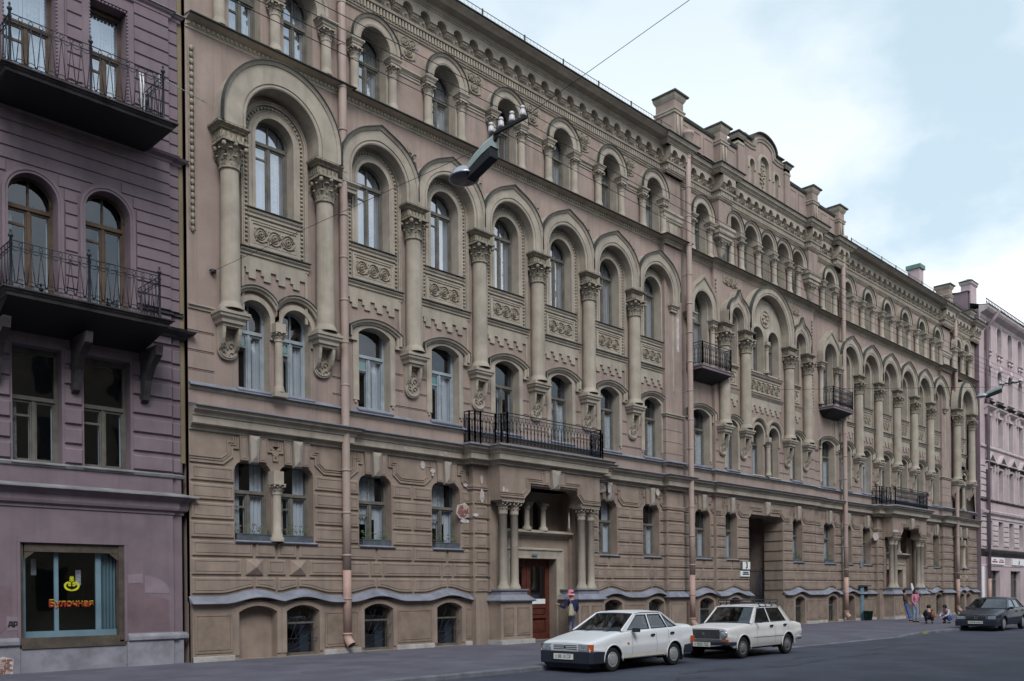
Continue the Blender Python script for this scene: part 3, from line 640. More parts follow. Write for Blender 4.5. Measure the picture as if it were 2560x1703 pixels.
def ground(x0, x1, yp, wins, bas, skip=None, ped=False, tophw=None):
    """wins = [(c, hw)], bas = [(c, hw, blocked)], skip = (xa, xb) no-wall gap"""
    spans = [(x0, x1)] if not skip else [(x0, skip[0]), (skip[1], x1)]
    ops = sorted(wins); 
    for a, b in spans:
        fl = MB()
        H = [[(c+x, z) for x, z in roundhole(0, hw, 3.12, 5.2, min(.28, hw*.5))] for c, hw in wins if a < c < b]
        wl.wall(rect(a, b, 1.5, 5.98), H, yp, yp+.34, 1, 1)
        HB = [[(c+x, z) for x, z in seghole(0, hw, PZ+.02, 1.22, .16, 8)] for c, hw, bl in bas if a < c < b]
        wl.wall(rect(a, b, PZ-.05, 1.5), HB, yp-.10, yp+.3, 1, 1)
        wl.add([(a, yp-.1, PZ), (a, yp+.1, PZ), (a, yp+.1, 1.5), (a, yp-.1, 1.5)], [(0, 1, 2, 3)], 1)
        wl.add([(b, yp-.1, PZ), (b, yp+.1, PZ), (b, yp+.1, 1.5), (b, yp-.1, 1.5)], [(0, 1, 2, 3)], 1)
        ws = sorted([w for w in wins if a < w[0] < b]); bs = [(c, hw) for c, hw, q in bas if a < c < b]
        # upper rows between windows
        edges = [a]+[e for c, hw in ws for e in (c-hw, c+hw)]+[b]
        for ri, (z0, z1) in enumerate(ROWS[2:]):
            for i in range(0, len(edges), 2):
                e0, e1 = edges[i]+(.012 if i else 0), edges[i+1]-.012
                if e1-e0 < .14: continue
                if ri % 2 == 1 and e1-e0 > 1.45: mid = (e0+e1)/2; block(e0, mid-.02, z0, z1, yp); block(mid+.02, e1, z0, z1, yp)
                else: block(e0, e1, z0, z1, yp)
        cs = [c for c, hw in ws]
        js = [a]+[j for i, c in enumerate(cs) for j in ([c] if i == len(cs)-1 else [c, (c+cs[i+1])/2])]+[b]
        z0, z1 = ROWS[1]
        for j0, j1 in zip(js, js[1:]):
            if j1-j0 > .1: block(j0+.02, j1-.02, z0, z1, yp)
        z0, z1 = ROWS[0]; px = [c for c in cs]; prev = a
        for c in px: 
            if c-.36-prev > .15: block(prev+.01, c-(.36 if yp == -.12 else .25), z0, z1, yp)
            if yp == -.12: pyramid(c, z0, z1, yp, .26)
            else: block(c-.22, c+.22, z0, z1, yp)
            prev = c+.36 if yp == -.12 else c+.25
        if b-prev > .15: block(prev, b-.01, z0, z1, yp)
        # bottom row follows the wave
        for j0, j1 in zip(js, js[1:]):
            n = max(3, int((j1-j0)/.16)); xs_ = [j0+.02+(j1-j0-.04)*i/n for i in range(n+1)]
            wl.rings([(x, 1.70+wave(x, bs)) for x in xs_]+[(xs_[-1], 2.13), (xs_[0], 2.13)], BLK[:2] if j1-j0 < .4 else [(0, 0), (.028, .05), (.07, .05), (.075, .036), (.087, .036), (.092, .05)], yp, 1)
        # wavy zinc flashing
        n = max(4, int((b-a)/.1)); P = []
        for i in range(n+1):
            x = a-.06+(b-a+.12)*i/n; w_ = wave(min(max(x, a), b), bs); P.append((x, w_))
        fl.add([p for x, w_ in P for p in ((x, yp-.02, 1.64+w_), (x, yp-.27, 1.455+w_*.95), (x, yp-.27, 1.44+w_*.95), (x, yp-.1, 1.46+w_*.93))],
               [(4*i+j, 4*i+4+j, 4*i+5+j, 4*i+1+j) for i in range(n) for j in range(3)]+[(0, 1, 2, 3), (4*n+3, 4*n+2, 4*n+1, 4*n)])
        # basement openings: arched band, rough panels, plinth
        for c, hw, bl in bas:
            if not a < c < b: continue
            wl.psweep(segpath(c, hw, PZ+.12, 1.22, .16, 8), [(.0, 0), (.0, .03), (.10, .03), (.11, .015), (.14, .015), (.145, 0)], yp-.1, 1)
            if bl: wl.add([(c-hw-.05, yp+.18, PZ), (c+hw+.05, yp+.18, PZ), (c+hw+.05, yp+.18, 1.5), (c-hw-.05, yp+.18, 1.5)], [(0, 1, 2, 3)], 1)
        be = [a]+[e for c, hw, q in sorted(bas) if a < c < b for e in (c-hw-.13, c+hw+.13)]+[b]
        for i in range(0, len(be), 2):
            e0, e1 = be[i], be[i+1]
            if e1-e0 > .34:
                wl.rings(rect(e0+.06, e1-.06, .18, 1.18), [(0, 0), (0, .022), (.05, .022), (.055, .008), (.07, .008), (.075, .022), (.10, .022)], yp-.1, 3)
            if e1-e0 > .1: pl = MB(); pl.box(e0, e1, yp-.16, yp-.05, PZ-.05, .10); pl.build('plinth_block', M['plinth'], BLD, bev=.012)
        # string mould rising round the window heads
        bands = [(0, .0), (0, .045), (.05, .045), (.06, .02), (.075, .02), (.085, .045), (.11, .045), (.12, .02), (.135, .02), (.145, .05), (.175, .05), (.18, 0)]
        path = [(a, 5.06)]
        for c, hw in ws:
            t = hw+.02
            if c-t-.34 > path[-1][0]+.02: path += [(c-t-.30, 5.06)]
            elif path[-1][0] > a: path = path[:-1]; 
            path += [(c-t-.02, 5.28), (c-t-.02, 5.5), (c-t+.14, 5.5), (c-t+.14, 5.80), (c+t-.14, 5.80), (c+t-.14, 5.5), (c+t+.02, 5.5), (c+t+.02, 5.28), (c+t+.30, 5.06)]
        if path[-1][0] < b-.02: path.append((b, 5.06))
        # split at each window so that the moulding never crosses the keystone
        part_ = [path[0]]
        for p in path[1:]:
            if p[1] == 5.80 and part_[-1][1] == 5.80:
                if len(part_) > 1: wl.psweep(part_, bands, yp, 1)
                part_ = [p]
            else: part_.append(p)
        if len(part_) > 1: wl.psweep(part_, bands, yp, 1)
        for c, hw in ws:  # side blocks of the key
            for s_ in (-1, 1):
                x_ = c+s_*(.27); xa, xb = x_-.11, x_+.11
                wl.rings([(xa, 5.22), (xb, 5.22), (xb+s_*.03, 5.86), (xa+s_*.03, 5.86)], [(0, 0), (0, .07), (.03, .07), (.034, .055), (.042, .055), (.046, .07)], yp, 1)
        fl.build('flashing', M['flash'], BLD)
GW = .60
ground(XL, 15.12, -.12, [(12.22, .54), (13.54, .54)], [(12.27, .56, True), (13.64, .52, False)])
ground(15.12, AHI, 0, [(AC[0], GW), (AC[1], GW), (AC[4]-.15, .56), (AC[5]-.15, .56)], [(AC[0], .53, False), (AC[1], .53, False), (AC[4], .53, False), (AC[5], .53, False)], skip=(20.66, 25.86))
ground(AHI, BX0, 0, [(33.9, GW)], [(34.0, .55, False)])
ground(BX0, BX1, -.15, [(36.0, .5), (42.2, .5)], [(36.1, .5, False), (42.2, .5, False)], skip=(37.5, 40.75))
ground(BX1, CLO, 0, [(45.95, .6)], [(46.1, .5, False)])
CGW = [(CC[0]+.1, .56), (50.65, .54), (59.0, .5), (61.2, .55)]
ground(CLO, 64.4, 0, CGW, [(CC[0]+.2, .5, False), (59.0, .48, True), (61.3, .5, False)], skip=(52.2, 57.5))
ground(64.4, XR, -.12, [(65.1, .46), (66.3, .46)], [(65.2, .45, False), (66.45, .45, True)])
# ---- second floor incised lines
for a, b, yp in ((XL, 11.15, -.12), (14.75, 15.12, -.12)):
    for z in (7.42, 7.9, 8.39): wl.hmold([(a, yp), (b, yp)], [(0, z-.03), (.014, z-.025), (.014, z-.01), (0, z-.005), (.0, z+.01), (.014, z+.015), (.014, z+.03), (0, z+.035)], 0)
def lines(a, b, yp=0, zs=(7.42, 7.9, 8.39)):
    for z in zs: wl.hmold([(a, yp), (b, yp)], [(0, z-.03), (.014, z-.025), (.014, z-.01), (0, z-.005), (.0, z+.01), (.014, z+.015), (.014, z+.03), (0, z+.035)], 0)
for Cs, s in ((AC, 1), (CC, CCs)):
    for c in Cs[:-1]:
        g = 1.397*s; lines(c+g-.62*s, c+g+.62*s, 0, (7.42,)); 
        for z in (7.9, 8.39): lines(c+g-.62*s, c+g-.3, 0, (z,)); lines(c+g+.3, c+g+.62*s, 0, (z,))
lines(BX0+.05, BC-3.6, -.15); lines(BC-2.4, BC-1.35, -.15); lines(BC+1.35, BC+2.4, -.15); lines(BC+3.6, BX1-.05, -.15); lines(BX1, BRc-1.2, 0)
wl.build('wall', [M['pink'], M['tan'], M['trim'], M['rough']], BLD)

# ---- keystones
kb = MB()
kb.add([(-.155, 0, 5.90), (.155, 0, 5.90), (.115, 0, 5.14), (-.115, 0, 5.14), (-.15, -.13, 5.88), (.15, -.13, 5.88), (.11, -.13, 5.18), (-.11, -.13, 5.18), (0, -.20, 5.74), (0, -.20, 5.34)],
       [(0, 4, 7, 3), (1, 2, 6, 5), (3, 7, 6, 2), (4, 5, 8), (4, 8, 9, 7), (5, 6, 9, 8), (7, 9, 6)])
k0 = kb.build('keystone', M['key'], BLD, (12.22, -.12, 0))
for x, y in [(13.54, -.12)]+[(c, 0) for c in (AC[0], AC[1], AC[4]-.15, AC[5]-.15, 33.9, 45.95)]+[(36.0, -.15), (42.2, -.15)]+[(c, 0) for c, h in CGW]+[(65.1, -.12), (66.3, -.12)]: inst(k0, (x, y, 0), BLD)
kg = MB(); kg.add([(-.24, 0, 5.90), (.24, 0, 5.90), (.17, 0, 5.22), (-.17, 0, 5.22), (-.23, -.14, 5.88), (.23, -.14, 5.88), (.16, -.14, 5.24), (-.16, -.14, 5.24), (0, -.22, 5.70), (0, -.22, 5.40)],
       [(0, 4, 7, 3), (1, 2, 6, 5), (3, 7, 6, 2), (4, 5, 8), (4, 8, 9, 7), (5, 6, 9, 8), (7, 9, 6)])
kg.build('keystone', M['key'], BLD, (39.12, -.15, 0))

# ---- horizontal cornices
PV = -.12
def run(prof, pl_, name, mt, extra=None, m2=None):
    b = MB()
    for path in pl_: b.hmold(path, prof, 0)
    if extra:
        for path in pl_: b.hmold(path, extra, 1)
    return b.build(name, [mt, m2 or mt], BLD)
PXA = (30.95, 32.15)     # pilaster at the end of section A
def plan(full=True, pf=.0, portal=True):
    """plan of the mid cornice: steps round pavilions, pilasters, portals"""
    P = [(XL, PV), (15.12, PV), (15.12, 0)]
    if portal: P += [(19.9, 0), (19.9, -.38), (20.72, -.38), (20.72, -.86), (25.84, -.86), (25.84, -.38), (26.6, -.38), (26.6, 0)]
    P += [(PXA[0], 0), (PXA[0], -.28), (PXA[1], -.28), (PXA[1], 0), (BX0, 0), (BX0, -.15), (BX1, -.15), (BX1, 0)]
    if portal: P += [(51.3, 0), (51.3, -.38), (52.1, -.38), (52.1, -.86), (57.1, -.86), (57.1, -.38), (57.9, -.38), (57.9, 0)]
    P += [(61.9, 0), (61.9, -.28), (63.5, -.28), (63.5, 0), (64.4, 0), (64.4, PV), (XR, PV)]
    return P
run([(0, 5.86), (.06, 5.88), (.06, 5.93), (.11, 5.95), (.11, 5.99), (.2, 6.0), (.22, 6.02), (.22, 6.2), (.25, 6.21), (.27, 6.28), (.34, 6.33), (.38, 6.34), (.38, 6.38), (.42, 6.42), (0, 6.44)], [plan()], 'mid_cornice', M['trim'], [(0, 6.44), (.46, 6.425), (.46, 6.45), (0, 6.56)], M['flash'])
run([(0, 6.88), (.03, 6.9), (.06, 6.96), (.06, 6.99), (0, 7.0)], [plan(portal=False)], 'sill_course', M['trim'], [(0, 7.0), (.14, 6.99), (.14, 7.01), (0, 7.1)], M['flash'])
# sill course of the top floor with small dentils
P4 = plan(portal=False)
S4 = ([(0, 16.02), (.03, 16.04), (.03, 16.08), (.05, 16.1), (.05, 16.2), (.16, 16.23), (.28, 16.27), (0, 16.28)])
d = MB(); d.hmold(P4, S4); d.hmold(P4, [(0, 16.28), (.35, 16.275), (.35, 16.30), (0, 16.36)], 1)
def dentline(p0, p1, z0, z1, sp, w, pr):
    n = int(abs(p1[0]-p0[0])/sp)
    for i in range(n):
        x = p0[0]+sp*(i+.3); d.box(x, x+w, p0[1]-pr, p0[1]-.01, z0, z1)
for a, b in zip(P4, P4[1:]):
    if abs(a[1]-b[1]) < 1e-6: dentline(a, b, 16.11, 16.19, .13, .065, .085)
o = d.build('upper_sill_course', [M['trim'], M['flashdark']], BLD)

# ---- entablature under the roof
def entab(a, b, yp, ends=False, ov=1.0):
    """a..b straight run at wall plane yp with scalloped frieze"""
    e = MB()
    path = [(a, yp), (b, yp)] if not ends else [(a, .1), (a, yp), (b, yp), (b, .1)]
    e.hmold(path, [(0, 18.93), (.05, 18.95), (.05, 18.99), (.09, 19.01), (.09, 19.04), (.05, 19.05), (.05, 19.28), (.16, 19.29), (.18, 19.36), (.10, 19.37), (.02, 19.42)], 0)
    n = int((b-a)/.118); sp = (b-a)/n
    for i in range(n): e.box(a+sp*i+.02, a+sp*i+.085, yp-.13, yp-.05, 19.07, 19.27)
    if ends:
        for k in range(int((yp*-1+.1)/.118)): e.box(a-.08, a, yp+.02+k*.118, yp+.085+k*.118, 19.07, 19.27)
    k = max(1, round((b-a)/.6985)); w = (b-a)/k; P = [(a, 19.98)]
    for i in range(k):
        c = a+w*(i+.5); r = .2
        P += [(a+w*i+.001 if i == 0 else a+w*i, 19.62), (c-r, 19.62)]+[(c-r*math.cos(t), 19.64+r*math.sin(t)) for t in [PI*j/10 for j in range(11)]]+[(c+r, 19.62)]
        e.add([(c-r, yp-.05, 19.42), (c+r, yp-.05, 19.42), (c+r, yp-.05, 19.9), (c-r, yp-.05, 19.9)], [(0, 1, 2, 3)], 0)
        e.ball((c, yp-.06, 19.50), .13, 0, 8, 5, (1, .55, .75)); e.ball((c, yp-.15, 19.52), .05, 0, 6, 4)
        e.tube([(c-r*.8*math.cos(t), yp-.1, 19.64+r*.8*math.sin(t)) for t in [PI*j/8 for j in range(9)]], .02, 4, 0)
        e.hmold([(c+r+.02, yp), (a+w*(i+1)+w/2-r-.02 if i < k-1 else b, yp)], [(.05, 19.46), (.16, 19.5), (.16, 19.53), (.2, 19.55), (.2, 19.58), (.23, 19.62), (.0, 19.62)], 0)
        if i == 0: e.hmold([(a, yp), (c-r-.02, yp)], [(.05, 19.46), (.16, 19.5), (.16, 19.53), (.2, 19.55), (.2, 19.58), (.23, 19.62), (.0, 19.62)], 0)
    P += [(b, 19.62), (b, 19.98)]
    e.slab(P, yp-.26, yp-.02, 0)
    if ends: e.box(a, b, yp-.03, .1, 19.34, 20.3, 0)
    e.hmold(path, [(.26, 19.96), (.29, 19.98), (.29, 20.01), (.33, 20.03), (.33, 20.06), (.37, 20.1), (.37, 20.12), (.37+.25*ov, 20.14), (.37+.33*ov, 20.20), (.37+.43*ov, 20.26), (.37+.43*ov, 20.29), (.0, 20.30)], 0)
    e.hmold(path, [(.23+.43*ov, 20.295), (.43+.43*ov, 20.29), (.43+.43*ov, 20.32), (-.3, 20.42)], 1)
    return e.build('entablature', [M['trim'], M['flashdark']], BLD)
entab(15.14, PXA[0], 0); entab(PXA[0], PXA[1], -.33, True, .3); entab(PXA[1], BX0, 0, False, .2)
entab(BX0, BX0+1.0, -.45, True, .2); entab(BX0+1.0, BX1-1.05, -.15, False, .2); entab(BX1-1.05, BX1, -.45, True, .2)
entab(BX1, 46.4, 0, False, .2); entab(46.4, 47.6, -.3, True, .3); entab(47.6, 61.9, 0); entab(61.9, 63.5, -.33, True, .3); entab(63.5, 67.4, -.12, False, .3); entab(67.4, XR, -.35, True, .3)
entab(XL, 15.14, -.14)
# ================================================================ windows, columns, arches of the bays
def at(o, x, y=0, s=None):
    o.location = (x, y, 0)
    if s: o.scale = (s, 1, 1)
    return o
w3 = [win3(BLD, style=k) for k in (0, 1, 0)]; w3[1].children  # three curtain variants
w2 = [win2(BLD, style=k, fm=(M['framel'] if k == 3 else M['frame'])) for k in (3, 4, 5)]
w4 = [win4(BLD, style=k) for k in (0, 5, 1)]
o3 = [0, 1, 2, 0, 2, 1]; o2 = [0, 0, 2, 1, 1, 1]; o4 = [0, 2, 1, 0, 1, 0]
used = set()
def put(lib, k, x, y=0, s=1):
    o = lib[k]
    if id(o) not in used: used.add(id(o)); o.location = (x, y, 0); o.scale = (s, 1, 1); return o
    return inst(o, (x, y, 0), BLD, (s, 1, 1))
A0 = bigarch(BLD, ogee=.12); col0 = gcol(BLD)
med = MB(); medallion(med, 0, 15.15, .42, 0); med0 = med.build('medallion', M['trimd'], BLD)
rp = MB(); rp.wall([(-.40, 18.9), (.40, 18.9), (.40, 18.72), (.34, 18.66), (.30, 18.3), (-.30, 18.3), (-.34, 18.66), (-.40, 18.72)][::-1], [], -.03, None)
rp.slab([(-.40, 18.9), (.40, 18.9), (.40, 18.72), (.34, 18.66), (.30, 18.32), (.1, 18.24), (-.1, 18.24), (-.30, 18.32), (-.34, 18.66), (-.40, 18.72)][::-1], -.035, 0)
scrolls(rp, -.3, .3, 18.6, 18.86, -.045, 2); scrolls(rp, -.2, .2, 18.3, 18.6, -.045, 1); rp0 = rp.build('relief_panel', M['trimd'], BLD)
# string moulding of the top floor between the windows
sm = MB(); sm.hmold([(-.46, 0), (.46, 0)], [(0, 17.60), (.03, 17.62), (.03, 17.68), (.06, 17.70), (.06, 17.76), (.12, 17.82), (.12, 17.86), (0, 17.87)])
sm0 = sm.build('string_moulding', M['trim'], BLD)
lib = {}
def putL(key, o, x, y=0, s=1):
    if key not in lib: lib[key] = o; o.location = (x, y, 0); o.scale = (s, 1, 1); return o
    return inst(lib[key], (x, y, 0), BLD, (s, 1, 1))
for Cs, s in ((AC, 1), (CC, CCs)):
    for i, c in enumerate(Cs):
        put(w3, o3[i], c, 0, s); put(w2, o2[i], c, 0, s); put(w4, o4[i], c, 0, s)
        putL('arch', A0, c, 0, s)
        if i < 5:
            g = c+1.397*s; putL('col', col0, g); putL('med', med0, g, 0, s); putL('rp', rp0, g, 0, s); putL('sm', sm0, g, 0, s)
# half imposts where the arcade meets the pilasters
for x in (AHI-.20, CHI-.2, CLO+.2, 15.3):
    hb = MB()
    abacus(hb, x, 0, .30, .42, 13.28, 13.55, 0, 1); hb.box(x-.2, x+.2, -.05, .0, 9.0, 13.3) if x > 16 else None
    hb.build('impost', [M['trim'], M['flashdark']], BLD)

# ---- pavilions: one giant arch over a pair of lights
def pavilion(c, k):
    first = k == 0; s = 1 if first else .96
    a = bigarch(BLD, 1.10, 13.72, 14.03, .66, .55, None, 0); a.location = (c, -.12, 0); a.scale = (s, 1, 1)
    w = win3(BLD, 13.97, .58, style=0); w.location = (c, -.12, 0); w.scale = (s, 1, 1)
    for o in (-1.44, 1.44):
        g = gcol(BLD, c+o*s, 13.72, 12.62, -.27, .25, .42, .58, 9.0, 7.78); g.location = (c+o*s, -.12, 0)
    # twin arched lights of the second floor
    for q, o in enumerate((-.64, .64)):
        b = MB(); b.psweep(archpath(0, .46, 8.55, 9.05, 16), [(0, 0), (0, .07), (.1, .07), (.11, .045), (.15, .045), (.16, 0)], 0, clamp=(-.639, .639))
        b.psweep(archpath(0, .68, 9.07, 9.07, 16), [(0, 0), (0, .10), (.05, .12), (.07, .17), (.11, .18), (.11, 0)], 0, clamp=(-.639, .639))
        b.psweep(archpath(0, .792, 9.08, 9.08, 16), [(0, .1), (0, .2), (.02, .2), (.025, .1)], 0, 1, clamp=(-.638, .638))
        b.hmold([(-.52, 0), (.52, 0)], [(0, 6.99), (.12, 7.02), (.14, 7.06), (0, 7.14)], 2)
        ww = b.build('window', [M['trim'], M['flashdark'], M['flash']], BLD, (c+o*s, -.12, 0)); glazing(ww, None, 7.12, 9.5, .46, 8.72, .30, M['framel'] if first else M['frame'], M['glass'], 3 if first else 5, arch=9.05)
    cb = MB(); shaft(cb, 0, -.17, 7.13, 8.5, .115, 0, 14); capital(cb, 0, -.17, 8.5, 8.75, .115, False); cb.box(-.15, .15, -.3, 0, 8.75, 8.98); cb.box(-.2, .2, -.3, 0, 7.0, 7.13)
    cb.build('colonnette', M['trim'], BLD, (c, -.12, 0))
    # twin top windows with three colonnettes
    for o in (-.813, .813):
        b = MB(); b.psweep(archpath(0, .48, 17.86, 18.0, 16), [(0, 0), (0, .22), (.06, .26), (.22, .26), (.24, .30), (.31, .32), (.31, 0)], 0, clamp=(-.812, .812))
        ww = b.build('window', [M['trim']], BLD, (c+o*s, -.12, 0)); glazing(ww, None, 16.33, 18.46, .46, 17.62, .30, M['frame'], M['glassup'], 0, arch=18.0)
    for o in (-1.62, 0, 1.62):
        cb = MB(); shaft(cb, 0, -.15, 16.33, 17.3, .15, 0, 14); capital(cb, 0, -.15, 17.3, 17.62, .14, False); abacus(cb, 0, 0, .26, .4, 17.62, 17.86, 0, 1)
        cb.build('colonnette', [M['trim'], M['flashdark']], BLD, (c+o*s, -.12, 0))
    # rope moulding beside the pavilion edge
    if first:
        rb = MB(); z = 10.95
        while z < 15.55:
            rb.ball((10.60, -.15, z), .062, 0, 6, 4, (.9, .8, 1.35)); z += .17
        rb.box(10.515, 10.535, -.15, -.12, 10.95, 15.6); rb.box(10.665, 10.685, -.15, -.12, 10.95, 15.6)
        rb.build('rope_moulding', M['trimd'], BLD)
    st = MB()
    prof = [(0, 8.92), (.04, 8.94), (.04, 8.98), (.09, 9.02), (.09, 9.05), (0, 9.06)]
    if first: st.hmold([(XL, -.12), (c-1.72, -.12)], prof)
    st.hmold([(c+1.72*s, -.12), (15.12 if first else XR, -.12)], prof)
    st.build('string_moulding', M['trim'], BLD)
pavilion(PAVC, 0); pavilion(RPC, 1)
# ground floor colonnette between the pavilion windows and the sills
def gwin(x, yp, hw, style, fm=None, curt=None, cap=True):
    b = MB(); b.hmold([(-hw-.02, 0), (hw+.08, 0)], [(0, 3.03), (.10, 3.045), (.12, 3.07), (0, 3.12)])
    w = b.build('window', [M['flash']], BLD, (x, yp, 0)); glazing(w, None, 3.12, 5.2, hw, 4.42, .30, fm or M['frame'], M['glass'], style); return w
for x, yp, hw, st in ((12.22, -.12, .54, 1), (13.54, -.12, .54, 1), (AC[0], 0, .6, 2), (AC[1], 0, .6, 2), (AC[4]-.15, 0, .56, 1), (AC[5]-.15, 0, .56, 4), (33.9, 0, .6, 4), (36.0, -.15, .5, 4), (42.2, -.15, .5, 4), (45.95, 0, .6, 0)): gwin(x, yp, hw, st)
for c, h in CGW: gwin(c, 0, h, 1)
for x in (65.1, 66.3): gwin(x, -.12, .46, 5)
for c in (12.88, 65.7):
    cb = MB(); cb.lathe(0, -.08, [(.19, 3.1), (.19, 3.2), (.15, 3.24), (.15, 3.3), (.12, 3.34), (.115, 4.38)], 16); capital(cb, 0, -.08, 4.38, 4.66, .12, False); cb.box(-.15, .15, -.2, .1, 4.66, 5.0)
    cb.build('colonnette', M['trim'], BLD, (c, -.12, 0))
# basement windows: grilles and panes
def bwin(x, yp, hw, k):
    b = MB(); b.box(-hw-.03, hw+.03, .2, .26, PZ, .06); b.box(-hw-.03, -hw+.05, .2, .26, .06, 1.3); b.box(hw-.05, hw+.03, .2, .26, .06, 1.3); b.box(-hw+.05, hw-.05, .2, .26, .86, .91)
    w = b.build('window', [M['frame']], BLD, (x, yp, 0))
    g = MB(); g.add([(-hw, .25, PZ), (hw, .25, PZ), (hw, .25, 1.4), (-hw, .25, 1.4)], [(0, 1, 2, 3)]); g.build('pane', M['glass'], w)
    q = MB()
    for i in range(9):       # fanned bars of the grille
        a = R(18+i*17); q.tube([(-hw+.02, .10, .06), (-hw+.02+1.35*math.cos(a)*(1 if math.cos(a) > 0 else 0), .10, .06+min(1.15, 1.35*math.sin(a)))], .008, 4)
    q.tube([(-hw, .10, .45), (hw, .10, .45)], .008, 4)
    q.build('grille', M['iron'], w)
    c = MB(); c.box(hw*.25, hw*.8, .38, .4, PZ, .8); c.build('inner_board', M['shopblued'], w)
for x, yp, hw in ((13.64, -.22, .52), (AC[0], -.1, .53), (AC[1], -.1, .53), (AC[4], -.1, .53), (AC[5], -.1, .53), (34.0, -.1, .55), (36.1, -.25, .5), (42.2, -.25, .5), (46.1, -.1, .5), (61.3, -.1, .5), (65.2, -.22, .45)): bwin(x, yp, hw, 0)
# basement crate behind the glass of the pavilion cellar is part of the window store
# ---- pilasters at the ends of section A and C
def pilaster(xa, xb, p, fl_=True):
    b = MB(); b.box(xa, xb, -p, 0, 5.98, 18.95, 0)
    for z0, z1 in [(1.70, 2.13)]+ROWS:
        b.rings(rect(xa+.01, xb-.01, z0, z1), [(0, 0), (.028, .05), (.075, .05), (.08, .036), (.092, .036), (.097, .05)], -p, 1)
        b.add([(xa, -p-.05+.03, z0+.03), (xa-.03, -p+.0, z0+.03), (xa-.03, 0, z0+.03), (xa, 0, z0+.03)], [(0, 1, 2, 3)], 1)
        b.box(xa-.03, xa, -p+.02, 0, z0+.02, z1-.02, 1)
    b.box(xa, xb, -p, 0, 1.5, 5.98, 1); b.box(xa-.02, xb+.02, -p-.1, 0, PZ-.02, 1.5, 1)
    b.rings(rect(xa+.1, xb-.1, .2, 1.2), [(0, 0), (0, .02), (.05, .02), (.06, .005)], -p-.1, 1)
    b.hmold([(xa-.03, 0), (xa-.03, -p-.12), (xb+.03, -p-.12), (xb+.03, 0)], [(.14, 1.42), (.16, 1.44), (-.1, 1.66)], 3)
    b.hmold([(xa, 0), (xa, -p), (xb, -p), (xb, 0)], [(0, 5.06), (.05, 5.07), (.05, 5.11), (.02, 5.12), (.05, 5.14), (.05, 5.2), (0, 5.22)], 1)
    b.hmold([(xa, 0), (xa, -p), (xb, -p), (xb, 0)], [(0, 8.9), (.05, 8.92), (.05, 8.97), (.10, 9.0), (.10, 9.04), (0, 9.06)], 2)
    for z in (7.42, 7.9, 8.39): b.hmold([(xa, 0), (xa, -p), (xb, -p), (xb, 0)], [(0, z-.03), (.014, z-.025), (.014, z+.0), (0, z+.005)], 0)
    # impost at the spring of the arcade and top bracket
    b.hmold([(xa, 0), (xa, -p), (xb, -p), (xb, 0)], [(0, 16.98), (.04, 17.02), (.04, 17.1), (.08, 17.16), (.08, 17.28), (.12, 17.34), (.12, 17.44), (.0, 17.48)], 2)
    b.slab([(xa+.3, 16.95), (xb-.3, 16.95), (xb-.36, 16.6), ((xa+xb)/2, 16.25), (xa+.36, 16.6)][::-1], -p-.05, -p, 2)
    b.box(xa+.5, xa+.62, -p-.012, -p, 10.0, 14.2, 2)
    b.build('pilaster', [M['pink'], M['tan'], M['trim'], M['flash']], BLD)
pilaster(PXA[0], PXA[1], .20); pilaster(61.9, 63.5, .20)

# ---- section B: balcony bays
def sidebay(c, k):
    b = MB()
    b.psweep(archpath(0, .70, 13.6, 14.0, 20), [(0, 0), (0, .26), (.05, .28), (.30, .28), (.31, .33), (.37, .36), (.40, .36), (.40, 0)], 0, vf=lambda p, t: (p[0], p[1], p[2]+.32*max(0, 1-abs(p[0])/.5)**1.5*max(0, t)/.4))
    b.psweep(archpath(0, .62, 11.36, 14.05, 18), [(0, 0), (0, .04), (.06, .04), (.07, 0)], 0)
    for s_ in (-1, 1): abacus(b, s_*.92, 0, .28, .36, 13.36, 13.6, 0, 1)
    w = b.build('window', [M['trim'], M['flashdark']], BLD, (c, 0, 0)); glazing(w, None, 11.36, 14.6, .62, 13.5, .30, M['frame'], M['glassup'], 0, arch=14.05)
    for s_ in (-1, 1):
        q = MB(); q.lathe(0, -.12, [(.15, 11.4), (.15, 11.5), (.11, 11.56), (.105, 13.05)], 14); capital(q, 0, -.12, 13.05, 13.36, .105, False); q.build('colonnette', M['trim'], w, (s_*.88, 0, 0))
    w_ = win2(BLD, style=4, hw=.72, ztop=9.38); w_.location = (c, 0, 0)
    w4_ = put(w4, 1, c)
sidebay(BLc-.18, 0); sidebay(BRc-.35, 1)
pl2 = MB()
for x0, x1 in ((BX1+.02, BRc-.35-1.1),): pl2.hmold([(x0, 0), (x1, 0)], [(0, 8.92), (.04, 8.94), (.09, 9.02), (.09, 9.05), (0, 9.06)])
pl2.build('string_moulding', M['trim'], BLD)
